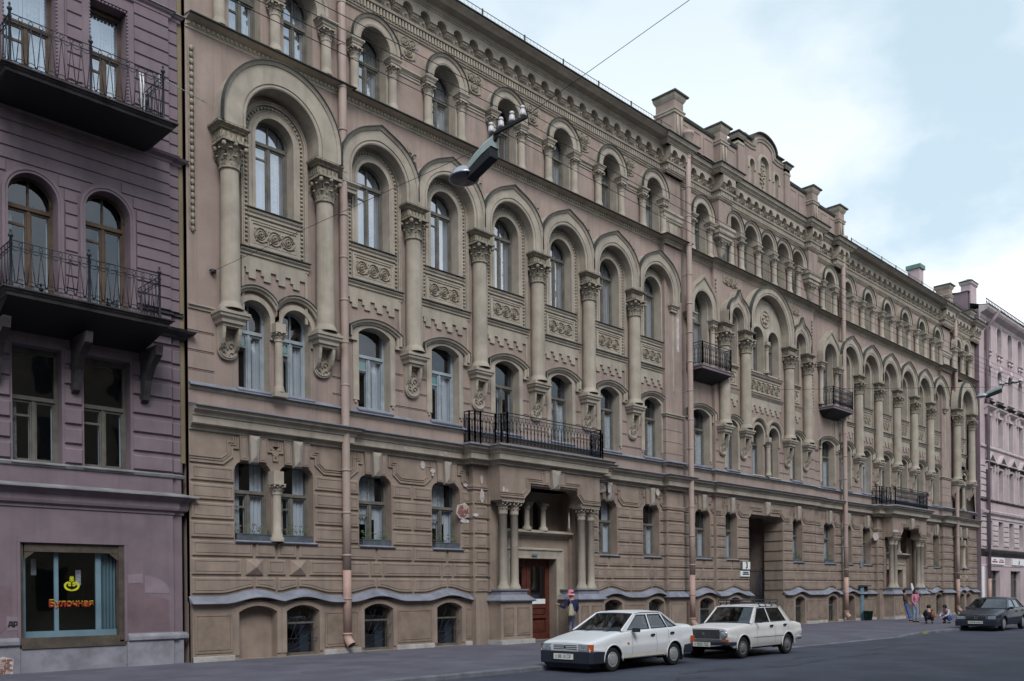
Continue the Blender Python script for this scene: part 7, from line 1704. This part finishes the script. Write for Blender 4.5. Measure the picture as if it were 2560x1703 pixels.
# --- third car: dark saloon at the right edge
def ex3(T, body, half, bottom):
    bumper(-.06, .1, .22, .46, .83, .5, M['plast'], T); bumper(4.4, .1, .30, .5, .83, .4, M['plast'], T, rear=True)
    for s_ in (-1, 1):
        m_ = MB(); y0, y1 = sorted((s_*.04, s_*.40)); m_.box(-.014, .03, y0, y1, .50, .64, 1); m_.box(-.018, -.01, y0-.015, y1+.015, .635, .65, 0); m_.box(-.018, -.01, y0-.015, y0+.01, .5, .64, 0); m_.box(-.018, -.01, y1-.01, y1+.015, .5, .64, 0)
        for k in range(6): m_.box(-.018, -.012, y0+.03+k*.055, y0+.036+k*.055, .51, .63, 2)
        m_.build('grille', [M['chrome'], M['plast'], M['steelw']], T)
        m_ = MB(); y0, y1 = sorted((s_*.45, s_*.76)); m_.box(-.012, .04, y0, y1, .50, .63); m_.build('headlight', M['lens'], T, bev=.01)
        m_ = MB(); y0, y1 = sorted((s_*.80, s_*.96)); m_.box(1.62, 1.72, y0, y1, .90, 1.0); m_.build('mirror', M['plast'], T, bev=.02)
        m_ = MB(); m_.box(1.3, 3.3, min(s_*.845, s_*.853), max(s_*.845, s_*.853), .60, .63); m_.build('side_strip', M['chrome'], T)
        m_ = MB(); handle(m_, 2.5, .80, s_, half); handle(m_, 3.35, .82, s_, half); m_.build('door_handle', M['plast'], T)
    m_ = MB(); m_.box(-.115, -.105, -.29, .29, .32, .43); p = m_.build('number_plate', M['plate'], T)
    m_ = MB(); rn = random.Random(2); y = -.26
    while y < .24: w_ = .03+.03*rn.random(); m_.box(-.117, -.114, y, y+w_, .345, .405); y += w_+.02
    m_.build('plate_marks', M['steelw'], p)
C3 = dict(L=4.4, hw=.86, wf=.86, wr=3.48, wrad=.30, ar=.345, sill=[(0, .40), (.35, .26), (.6, .24), (3.8, .26), (4.1, .34), (4.4, .46)],
          top=[(0, .62), (.05, .66), (.7, .80), (1.35, .90), (1.7, .92), (3.6, .95), (4.3, .95), (4.4, .90)], plan=[(0, .92), (.2, .965), (.5, 1), (3.8, 1), (4.2, .97), (4.4, .94)],
          seams=[1.62, 2.66, 3.3], zb=.92, zr=1.34, tum=.18, fb=1.28, rb=3.80, fr=1.98, rr=3.18, roof=[(1.98, 1.34), (2.3, 1.375), (2.9, 1.375), (3.18, 1.34)],
          side=[(1.28, .905), (3.80, .945), (3.4, 1.15), (3.18, 1.335), (2.9, 1.35), (1.98, 1.34)],
          wins=[[(1.56, .95), (2.48, .96), (2.48, 1.30), (2.06, 1.30)], [(2.56, .96), (3.28, .97), (3.08, 1.30), (2.56, 1.30)], [(3.34, .97), (3.6, .975), (3.32, 1.15), (3.2, 1.27)]],
          rim=rim_cap, petal=True, extra=ex3)
car('parked_car', 'dark navy saloon with a twin grille parked at the right edge of the picture', (40.55, -9.02, RZ), 1, C3, M['card'], 1.0)

# ================================================================ PEOPLE
M['skin'] = mat('skin', (.36, .20, .15), rough=.6, var=.05, bump=0)
M['navy'] = mat('navy_jacket', (.014, .020, .065), rough=.9, var=.2, scale=5, bump=.2, bscale=40)
M['greytr'] = mat('grey_trousers', (.115, .11, .14), rough=.9, var=.3, scale=6, bump=.4, bscale=18)
M['pinkhat'] = mat('pink_sun_hat', (.55, .20, .26), rough=.9, var=.1, bump=0)
M['canvas'] = mat('canvas_bag', (.33, .31, .23), rough=.9, var=.15, bump=.2)
M['brownj'] = mat('brown_jacket', (.055, .04, .035), rough=.8, var=.3, scale=8, bump=.2)
M['jeans'] = mat('blue_jeans', (.05, .10, .24), rough=.9, var=.3, scale=8, bump=.2)
M['jeansl'] = mat('pale_jeans', (.20, .26, .36), rough=.9, var=.25, scale=8, bump=.2)
M['pinkj'] = mat('pink_jacket', (.42, .16, .22), rough=.8, var=.25, scale=9, bump=.2)
M['hair'] = mat('dark_hair', (.012, .010, .010), rough=.7, var=.2, bump=0)
M['shoe'] = mat('dark_shoe', (.02, .02, .02), rough=.6, var=.1, bump=0)
M['navyd'] = mat('dark_blue_coat', (.016, .018, .035), rough=.9, var=.2, bump=0)
M['paleblouse'] = mat('pale_lilac_top', (.42, .36, .44), rough=.9, var=.1, bump=0)
M['orangeb'] = mat('orange_brown_bag', (.22, .09, .04), rough=.8, var=.2, bump=0)
def skinm(name, verts, edges, radii, mt, par, sub=2, loc=(0, 0, 0), root=0):
    me = bpy.data.meshes.new(name); me.from_pydata(verts, edges, []); o = bpy.data.objects.new(name, me); COL.objects.link(o); me.materials.append(mt)
    if par: o.parent = par
    o.location = loc
    md = o.modifiers.new('skin', 'SKIN'); md.use_smooth_shade = True
    for i, r_ in enumerate(radii):
        rr_ = r_ if isinstance(r_, tuple) else (r_, r_); me.skin_vertices[0].data[i].radius = rr_
    me.skin_vertices[0].data[root].use_root = True
    s = o.modifiers.new('sub', 'SUBSURF'); s.levels = sub; s.render_levels = sub
    return o
def chain(groups):
    """groups: list of lists of (point, radius); first point of later groups may be an index tuple ('@', i)"""
    V, E, Rr = [], [], []
    for g_ in groups:
        prev = None
        for it in g_:
            if it[0] == '@': prev = it[1]; continue
            V.append(it[0]); Rr.append(it[1])
            if prev is not None: E.append((prev, len(V)-1))
            prev = len(V)-1
    return V, E, Rr
def person(label, loc, face, pose, looks, H=1.72):
    """pose: world-local joints (metres, relative to the feet point), face = facing unit vector (x, y)"""
    T = thing('person', loc, label, 'person'); f = Vector((face[0], face[1], 0)).normalized(); r_ = Vector((f.y, -f.x, 0)); u = Vector((0, 0, 1))
    P = {k: f*v[0]+r_*v[1]+u*v[2] for k, v in pose.items()}        # (forward, right, up)
    s = H/1.72
    hd = P['head']; nk = P['neck']; ch = P['chest']; pv = P['pelvis']; hf = (P.get('look', hd+f*.2)-hd).normalized()
    G = [[(pv, .115), (P['waist'], .10), (ch, (.12)), (nk, .055), (hd-u*.03, .062), (hd+u*.05, .078), (hd+u*.10, .055)]]
    V, E, Rr = chain(G)
    def limb(root, pts): 
        nonlocal V, E, Rr
        prev = root
        for p, q in pts: V.append(p); Rr.append(q); E.append((prev, len(V)-1)); prev = len(V)-1
        return prev
    limb(4, [(hd+hf*.085+u*.005, .016)])                     # nose
    for sd_, nm in ((-1, 'l'), (1, 'r')):
        e = limb(2, [(P['sh_'+nm], .052), (P['el_'+nm], .038), (P['wr_'+nm], .026)])
        d = (P['wr_'+nm]-P['el_'+nm]).normalized(); side = d.cross(f).normalized() if abs(d.dot(f)) < .95 else u
        palm = P['wr_'+nm]+d*.07; V.append(palm); Rr.append(.026); E.append((e, len(V)-1)); pi_ = len(V)-1
        for k in range(4):
            q = palm+side*(.024*(k-1.5))+d*.02; t1 = q+d*(.045+.008*(1-abs(k-1.5)))+f*.012; limb(pi_, [(q, .011), (t1, .009), (t1+d*.02+f*.02, .008)])
        limb(e, [(P['wr_'+nm]+d*.03+side*-.035+f*.02, .012), (P['wr_'+nm]+d*.065-side*.05+f*.03, .009)])
        limb(0, [(P['hip_'+nm], .088), (P['kn_'+nm], .058), (P['an_'+nm], .038), (P['an_'+nm]+f*.06-u*.03, .036), (P['an_'+nm]+f*.15-u*.045, .03)])
    skinm('body', V, E, Rr, M['skin'], T)
    # jacket
    G = [(pv+u*.0, .135), (P['waist'], .125), (ch, .145), (ch+(nk-ch)*.7, .085)]
    V, E, Rr = [g_[0] for g_ in G], [(0, 1), (1, 2), (2, 3)], [g_[1] for g_ in G]
    if not looks.get('coat'): V[0] = pv+u*.045; Rr[0] = .134
    for nm in 'lr': limb(2, [(P['sh_'+nm], .072), ((P['sh_'+nm]+P['el_'+nm])/2, .062), (P['el_'+nm], .056), (P['el_'+nm]+(P['wr_'+nm]-P['el_'+nm])*.92, .042)])
    skinm('jacket', V, E, Rr, looks['jacket'], T)
    V, E, Rr = [pv+u*.09, pv-u*.03], [(0, 1)], [.126, .118]
    for nm in 'lr': limb(1, [(P['hip_'+nm], .105), ((P['hip_'+nm]+P['kn_'+nm])/2, .088), (P['kn_'+nm], .076), ((P['kn_'+nm]+P['an_'+nm])/2, .072), (P['an_'+nm]+u*.03, .066)])
    skinm('trousers', V, E, Rr, looks['trousers'], T)
    for nm in 'lr':
        a = P['an_'+nm]; skinm('shoe', [a-f*.05-u*.035, a+f*.06-u*.045, a+f*.17-u*.05], [(0, 1), (1, 2)], [.046, .048, .036], looks.get('shoes', M['shoe']), T, 1)
    # hair
    hh = MB(); c0 = hd+u*.055-hf*.018
    hh.ball((c0.x, c0.y, c0.z), .104, 0, 14, 9, (1, 1, 1.08))
    if looks.get('long'):
        c1_ = hd-hf*.05-u*.08; hh.ball((c1_.x, c1_.y, c1_.z), .095, 0, 12, 8, (1, 1, 1.7))
        for sd_ in (-1, 1):
            q = hd+r_*sd_*.075-u*.10; hh.ball((q.x, q.y, q.z), .045, 0, 10, 6, (1, 1, 2.8))
    # clear the face: push the front of the hair inward
    hv = []
    for v in hh.v:
        w = Vector(v)-hd; d_ = w.dot(hf)
        if d_ > .045 and w.z < .11: w = w-hf*(d_-.045)
        hv.append(tuple(hd+w))
    hh.v = hv; hh.build('hair', looks.get('hairmat', M['hair']), T)
    ey = MB()
    for sd_ in (-1, 1):
        q = hd+hf*.082+(hf.cross(u)).normalized()*sd_*.03+u*.035; ey.ball((q.x, q.y, q.z), .011, 0, 6, 4)
    ey.build('eyes', M['hair'], T)
    mo = MB(); q = hd+hf*.080-u*.035; sdv = (hf.cross(u)).normalized(); mo.tube([tuple(q-sdv*.022), tuple(q+hf*.006), tuple(q+sdv*.022)], .005, 4); mo.build('mouth', M['door'], T)
    return T, P
STAND = dict(pelvis=(0, 0, .94), waist=(0, 0, 1.08), chest=(.01, 0, 1.30), neck=(0, 0, 1.46), head=(.03, 0, 1.58), sh_l=(0, -.17, 1.40), sh_r=(0, .17, 1.40), el_l=(-.03, -.23, 1.12), el_r=(-.03, .23, 1.12), wr_l=(.05, -.22, .88), wr_r=(.05, .22, .88),
             hip_l=(0, -.09, .90), hip_r=(0, .09, .90), kn_l=(.02, -.10, .50), kn_r=(.02, .10, .50), an_l=(-.02, -.11, .09), an_r=(-.02, .11, .09))
# man in the pink hat, seen from behind, reaching to the wall box
p = dict(STAND); p.update(el_l=(.10, -.30, 1.15), wr_l=(.34, -.31, 1.26), sh_l=(.03, -.18, 1.42), head=(.06, -.01, 1.60), el_r=(-.02, .25, 1.14), wr_r=(.12, .22, .93), kn_r=(.05, .12, .50), an_r=(-.04, .13, .09))
HM, PP = person('person seen from behind in a pink brimmed hat, navy jacket and grey trousers', (24.0, -1.05, PZ), (.10, 1), p, dict(jacket=M['navy'], trousers=M['greytr']))
hm = MB(); hm.lathe(0, 0, [(.165, -.055), (.14, -.01), (.112, .01), (.110, .05), (.102, .105), (.08, .135), (.04, .145), (.0, .148)], 20)
o = hm.build('sun_hat', M['pinkhat'], None, (24.0, -1.05, 0)); h_ = PP['head']; o.location = (24.0+h_.x, -1.05+h_.y, PZ+h_.z+.045); tag(o, 'pink brimmed sun hat worn by the person in navy by the door', 'hat')
bg_ = MB(); k = 12; prof = [(.02, .24), (.05, .20), (.09, .09), (.125, -.04), (.135, -.13), (.12, -.18), (.02, -.20)]
vs = [(a_*1.05*math.cos(2*PI*i/k), a_*.55*math.sin(2*PI*i/k), z+.02*math.sin(i*3)) for a_, z in prof for i in range(k)]
bg_.add(vs, [(j*k+i, j*k+(i+1) % k, (j+1)*k+(i+1) % k, (j+1)*k+i) for j in range(len(prof)-1) for i in range(k)], 0, True)
bo = bg_.build('shoulder_bag', M['canvas'], None, (23.73, -1.24, 1.02)); tag(bo, 'cream canvas shoulder bag hanging behind the person in the pink hat', 'bag')
st = MB(); st.tube([(0, 0, .26), (.03, .12, .42), (.02, .22, .46), (-.04, .30, .38)], .014, 5, 0); st.tube([(-.05, .0, .26), (-.14, .02, .08), (-.18, .02, -.06)], .010, 5, 1); st.build('strap', [M['orangeb'], M['canvas']], bo)
# man leaning, brown jacket
p = dict(STAND); p.update(pelvis=(.04, 0, .93), waist=(.02, 0, 1.07), chest=(-.02, 0, 1.28), neck=(-.05, 0, 1.44), head=(-.02, .02, 1.56), sh_l=(-.04, -.17, 1.38), sh_r=(-.04, .17, 1.38), el_l=(.0, -.26, 1.12), wr_l=(.16, -.12, 1.02), el_r=(.0, .25, 1.12), wr_r=(.16, .12, 1.0), kn_l=(.16, -.09, .50), an_l=(.30, -.06, .09), kn_r=(.13, .09, .50), an_r=(.22, .12, .09), hip_l=(.04, -.09, .90), hip_r=(.04, .09, .90))
person('person with dark hair in a brown jacket and blue jeans standing near the plinth', (49.6, -2.55, PZ), (.35, -1), p, dict(jacket=M['brownj'], trousers=M['jeans']))
# woman in pink with a white sheet over the shoulder
p = dict(STAND); p.update(el_r=(.02, .24, 1.12), wr_r=(.10, .14, .90), el_l=(-.02, -.26, 1.18), wr_l=(.08, -.26, 1.30), chest=(.02, 0, 1.28))
person('person with long dark hair in a pink jacket and pale jeans on the pavement', (47.7, -3.8, PZ), (-.45, -1), p, dict(jacket=M['pinkj'], trousers=M['jeansl'], long=True, coat=True), 1.66)
ub = MB(); ub.slab([(-.06, -.02), (.10, -.62), (.22, -.58), (.13, .02), (-.05, .42), (-.22, .62), (-.36, .60), (-.30, .36)][::-1], -.02, .02, 0, back=True)
tag(ub.build('white_board', M['white'], None, (47.9, -3.65, 1.36)), 'white folded sheet carried over the shoulder of the person in pink', 'sheet')
# two people crouching
CR = dict(pelvis=(-.08, 0, .26), waist=(-.04, 0, .38), chest=(.12, 0, .56), neck=(.18, 0, .68), head=(.25, 0, .76), look=(.45, 0, .62), sh_l=(.14, -.16, .62), sh_r=(.14, .16, .62), el_l=(.28, -.22, .42), el_r=(.28, .22, .42), wr_l=(.44, -.12, .34), wr_r=(.44, .12, .34),
          hip_l=(-.06, -.10, .25), hip_r=(-.06, .10, .25), kn_l=(.28, -.15, .42), kn_r=(.28, .15, .42), an_l=(.05, -.14, .09), an_r=(.05, .14, .09))
person('person crouching in a dark blue coat with their back to the road', (45.95, -5.15, PZ), (.9, .5), CR, dict(jacket=M['navyd'], trousers=M['navyd'], coat=True))
person('person crouching in a pale lilac top and dark blue jeans, facing the other crouching person', (46.75, -5.75, PZ), (-.9, .35), CR, dict(jacket=M['paleblouse'], trousers=M['jeans'], coat=True))
sb = MB(); sb.ball((0, 0, 0), .17, 0, 12, 8, (1, .55, 1.1)); sb.tube([(0, 0, .15), (.1, .05, .30), (.18, .05, .32)], .012, 5)
tag(sb.build('round_bag', M['orangeb'], None, (45.68, -5.42, .42)), 'orange brown bag on the back of the crouching person in dark blue', 'bag')

# ================================================================ STREET THINGS
# hanging lamps on cross-street cables
def street_lamp(X, label, first=None):
    if first:
        c_ = inst(first, (X, -10.55, 9.62), scale=(.8, .9, .7)); tag(c_, label); return c_
    T = thing('hanging_street_lamp', (X, -10.55, 9.62), label, 'street lamp', 'lamps hung over the street')
    b = MB()     # housing, tapering towards the far end
    pr = [(-.02, .05, .07), (-.02, .10, .10), (.20, .115, .11), (.45, .10, .10), (.62, .085, .06)]
    vs = []; 
    for y, w, h in pr:
        d_ = -.02-(y*.35 if y > 0 else 0); vs += [(-w, y, d_-.10), (w, y, d_-.10), (w*.95, y, d_+h*.3), (w*.5, y, d_+h), (-w*.5, y, d_+h), (-w*.95, y, d_+h*.3)]
    b.add(vs, [(i*6+j, i*6+(j+1) % 6, (i+1)*6+(j+1) % 6, (i+1)*6+j) for i in range(4) for j in range(6)]+[(0, 1, 2, 3, 4, 5), (24, 25, 26, 27, 28, 29)], 0)
    b.build('housing', [M['lamp']], T)
    k = MB(); k.box(-.10, .10, .0, .62, -.30, -.13); k.v = [(x, y, z-(y*.33 if y > 0 else 0)) for x, y, z in k.v]; k.build('gear_box', M['black'], T, bev=.01)
    r_ = MB(); r_.lathe(0, 0, [(.02, .17), (.10, .15), (.19, .07), (.235, -.02), (.24, -.05), (.225, -.05), (.17, .0), (.05, .03), (.001, .03)], 24); q = r_.build('reflector', M['lampsh'], T, (0, .80, -.36)); q.rotation_euler = (R(-4), 0, 0); q.scale = (1.18, 1.18, 1.0)
    l_ = MB(); l_.lathe(0, 0, [(.228, -.045), (.15, -.06), (.001, -.062)], 24); z_ = l_.build('lamp_glass', M['lensd'], q)
    b = MB(); b.box(-.025, .025, -.80, -.05, .10, .15); b.tube([(0, 0, -.02), (0, -.02, .12)], .03, 6); b.tube([(0, -.03, .0), (.03, -.08, .06), (0, -.08, .14)], .015, 5); b.box(-.04, .04, -.04, .08, .0, .14)
    b.build('cross_arm', M['black'], T)
    for y in (.07, -.18, -.45, -.71):
        i_ = MB(); i_.lathe(0, y, [(.018, .12), (.02, .17), (.05, .17), (.055, .20), (.048, .27), (.036, .275), (.036, .295), (.045, .30), (.045, .325), (.03, .345), (.001, .35)], 12); i_.build('insulator', M['porc'], T)
    return T
M['lamp'] = mat('lamp_housing_grey', (.30, .36, .35), rough=.5, var=.08, bump=0)
M['lampsh'] = mat('lamp_reflector_metal', (.42, .42, .46), rough=.3, var=.05, bump=0, metal=.7)
M['lensd'] = mat('lamp_lens_dark', (.035, .04, .07), rough=.15, var=.1, bump=0, spec=.6)
LP = street_lamp(11.15, 'grey street lamp with four white insulators hanging in the middle of the picture')
LP2 = street_lamp(39.0, 'small grey street lamp hanging at the right edge before the rose house', LP)
def wire(name, pts, r_, label, cat='wire', group=None, n=16, sag=0):
    m_ = MB(); P = []
    for (a, b_) in zip(pts, pts[1:]):
        A, B_ = Vector(a), Vector(b_)
        for i in range(n): 
            t = i/n; q = A.lerp(B_, t); q.z -= sag*4*t*(1-t); P.append(q)
    P.append(Vector(pts[-1])); m_.tube(P, r_, 4); o = m_.build(name, M['black']); return tag(o, label, cat, group)
wire('span_cable', [(HK[0], HK[1]-.05, HK[2]), (11.15, -10.5, 9.60)], .006, 'thin cable from the wall hook to the nearer street lamp', 'cable', sag=.0)
wire('span_cable', [(11.15, -10.6, 9.62), (11.15, -11.35, 9.76), (11.15, -27.0, 11.8)], .006, 'cable rising from the nearer street lamp to the upper right across the sky', 'cable')
wire('span_cable', [(39.0, -.4, 11.2), (39.0, -10.5, 9.62), (39.0, -27.0, 11.2)], .008, 'cable carrying the far street lamp at the right edge', 'cable')
for k, (y, z) in enumerate(((-.0, 0), (-.25, 0), (-.52, 0), (-.78, 0))):
    yy = -10.48+y; zz = 9.92
    wire('overhead_wire', [(-30, yy, 10.2), (11.15, yy, zz), (39.0, yy, zz), (75, yy, zz)], .007, 'thin dark wire along the street on the '+('lowest insulator, nearest the lamp head', 'second insulator from the lamp head', 'third insulator from the lamp head', 'topmost insulator, farthest from the lamp head')[k], 'wire', 'wires strung along the street', 20, .22)
# planter boxes on the ground floor sills
def planter(x, y, w, label, seed, mt='planter', flowers=True, z=3.12):
    T = thing('window_box', (x, y, z), label, 'window box', 'boxes of plants on window sills'); b = MB()
    b.box(-w, w, -.10, .10, 0, .17); b.box(-w-.01, w+.01, -.11, .11, .15, .18); b.build('trough', M[mt], T)
    p_ = MB(); rn = random.Random(seed)
    for i in range(90):
        xx = -w+2*w*rn.random(); h = .05+.24*rn.random()**1.5; yy = -.08+.16*rn.random(); px, pz = xx+(rn.random()-.5)*.1, .17+h
        if i % 4 == 0: p_.tube([(xx, yy, .16), (px, yy, pz)], .003, 3)
        s_ = .012+.018*rn.random(); a = rn.random()*6.28; c_, d_ = math.cos(a)*s_, math.sin(a)*s_
        p_.add([(px-c_, yy-d_, pz), (px, yy, pz-s_), (px+c_, yy+d_, pz), (px, yy+.3*s_, pz+s_)], [(0, 1, 2, 3)], 1 if (flowers and rn.random() < .25) else 0)
    p_.build('plants', [M['leaf'], M['flower']], T); return T
planter(12.24, -.03, .50, 'blue grey flower box under the leftmost ground floor window of the pavilion', 1, 'planterb'if 0 else 'planter')
planter(13.56, -.03, .46, 'blue grey flower box right of the colonnette between the paired ground floor windows', 2)
planter(AC[0]+.04, .10, .50, 'dark flower box on the ground floor sill just right of the first drainpipe', 3)
planter(AC[1]+.04, .10, .50, 'dark box with tall trailing plants on the sill left of the entrance columns', 4)
planter(42.25, -.02, .42, 'small dark flower box on the sill right of the carriage gateway', 5, flowers=False)
planter(46.0, .10, .46, 'small dark flower box on the sill left of the third drainpipe', 6, flowers=False)
planter(61.2, .10, .40, 'tiny flower box on the sill near the far end of the tan building', 7)
# house number sign
T = thing('house_number_sign', (37.02, -.22, 2.83), 'white square house number sign reading 3 beside the gateway', 'sign')
b = MB(); b.box(-.35, .35, -.08, .03, -.20, .20); b.build('case', M['frame'], T); b = MB(); b.box(-.32, .32, -.09, -.08, -.17, .17); b.build('face', M['white'], T)
text_mesh('3', .40, M['black'], (.02, -.095, -.005), (R(90), 0, 0), T, 'number', .9, .016, .002)
T = thing('street_name_plate', (37.0, -.22, 2.46), 'narrow white enamel plate just under the house number sign', 'sign')
b = MB(); b.box(-.38, .38, -.04, .03, -.13, .13); b.build('plate', M['white'], T); b = MB(); b.box(-.20, .26, -.044, -.04, .02, .08); b.box(-.24, .32, -.044, -.04, -.06, .0); b.build('faded_lettering', M['shopblued'], T)
# litter bin
T = thing('litter_bin', (49.5, -.55, PZ), 'small dark green litter bin against the plinth', 'litter bin')
b = MB(); b.lathe(0, 0, [(.001, .02), (.20, .02), (.26, .5), (.28, .5), (.28, .54), (.24, .54), (.2, .1)], 14); b.build('bin_body', M['bing'] if 'bing' in M else M.setdefault('bing', mat('bin_green', (.02, .06, .045), rough=.5, bump=0)), T)
b = MB(); b.tube([(-.3, 0, .3), (-.3, 0, 0)], .015, 6); b.tube([(.3, 0, .3), (.3, 0, 0)], .015, 6); b.build('stand', M['iron'], T)
b = MB(); b.add([(36.5, kerb_y(36.5)-.012, RZ+.01), (36.95, kerb_y(36.95)-.012, RZ+.01), (36.95, kerb_y(36.95)-.006, PZ-.015), (36.5, kerb_y(36.5)-.006, PZ-.015)], [(0, 1, 2, 3)]); M['kerby'] = mat('kerb_yellow', (.26, .25, .04), var=.3, bump=0); tag(b.build('yellow_kerb_mark', M['kerby']), 'yellow paint mark on the kerb face near the dark car', 'paint mark')
# aerial and folded pushchair on the upper left balcony
T = thing('tv_aerial', (9.30, -1.20, 13.55), 'thin television aerial sticking out from the upper left balcony', 'aerial')
b = MB(); b.tube([(0, 0, 0), (0, 0, .35)], .012, 5); b.tube([(-.15, .0, .32), (1.25, .15, .22)], .010, 5)
for i in range(11): x = -.1+i*.125; b.tube([(x, .0+x*.1-.09, .32-x*.07), (x, x*.1+.09, .32-x*.07)], .004, 4)
b.build('boom', M['lamp'], T)
T = thing('skis', (8.98, -.95, 12.74), 'pair of pale skis standing upright behind the upper left balcony railing', 'skis')
for k, dx in enumerate((0, .07)): b = MB(); b.tube([(dx, 0, 0), (dx+.01, .04, .9), (dx-.02, .03, 1.2)], [.022, .018, .008], 6); b.build('ski', M['white'], T)
T = thing('pushchair', (9.12, -.8, 12.74), 'dark folded pushchair leaning in the corner of the upper left balcony', 'pushchair')
b = MB(); 
for q in ([(-.25, 0, .1), (.15, 0, .85)], [(.15, 0, .1), (-.1, 0, .7)], [(-.25, .12, .1), (.15, .12, .85)], [(.15, .12, .1), (-.1, .12, .7)], [(.15, 0, .85), (.15, .12, .85)]): b.tube(q, .016, 5)
b.build('frame', M['iron'], T)
b = MB(); b.add([(-.15, .0, .3), (.1, .0, .75), (.16, .12, .75), (-.1, .12, .3), (.05, .06, .35)], [(0, 1, 2, 3), (0, 1, 4), (1, 2, 4), (2, 3, 4)]); b.build('seat_cloth', M['seat'], T)
for x, y in ((-.25, 0), (-.25, .12), (.15, 0), (.15, .12)): b = MB(); b.tube([(x+.07*math.cos(t), y, .08+.07*math.sin(t)) for t in [2*PI*j/12 for j in range(13)]], .014, 5); b.build('wheel', M['rubber'], T)

# ================================================================ houses across the street, behind the camera (seen only in window reflections)
OH = thing('opposite_house', (30, -28.5, 0), 'plain ochre houses across the road, seen only reflected in windows', 'building')
M['ochre'] = mat('ochre_stucco', (.22, .18, .13), var=.15, scale=.5, bump=0)
b = MB(); b.box(-42, 106, -29.2, -28.5, -.2, 16.5, 0); b.box(-42, 106, -29.2, -28.2, 16.5, 16.9, 0)
for i in range(36):
    for z in (1.2, 5.2, 9.0, 12.6): b.box(-40+i*4, -38.6+i*4, -28.5, -28.47, z, z+2.2, 1)
o = b.build('wall', [M['ochre'], M['black']], OH); o.location = (-30, 28.5, 0)
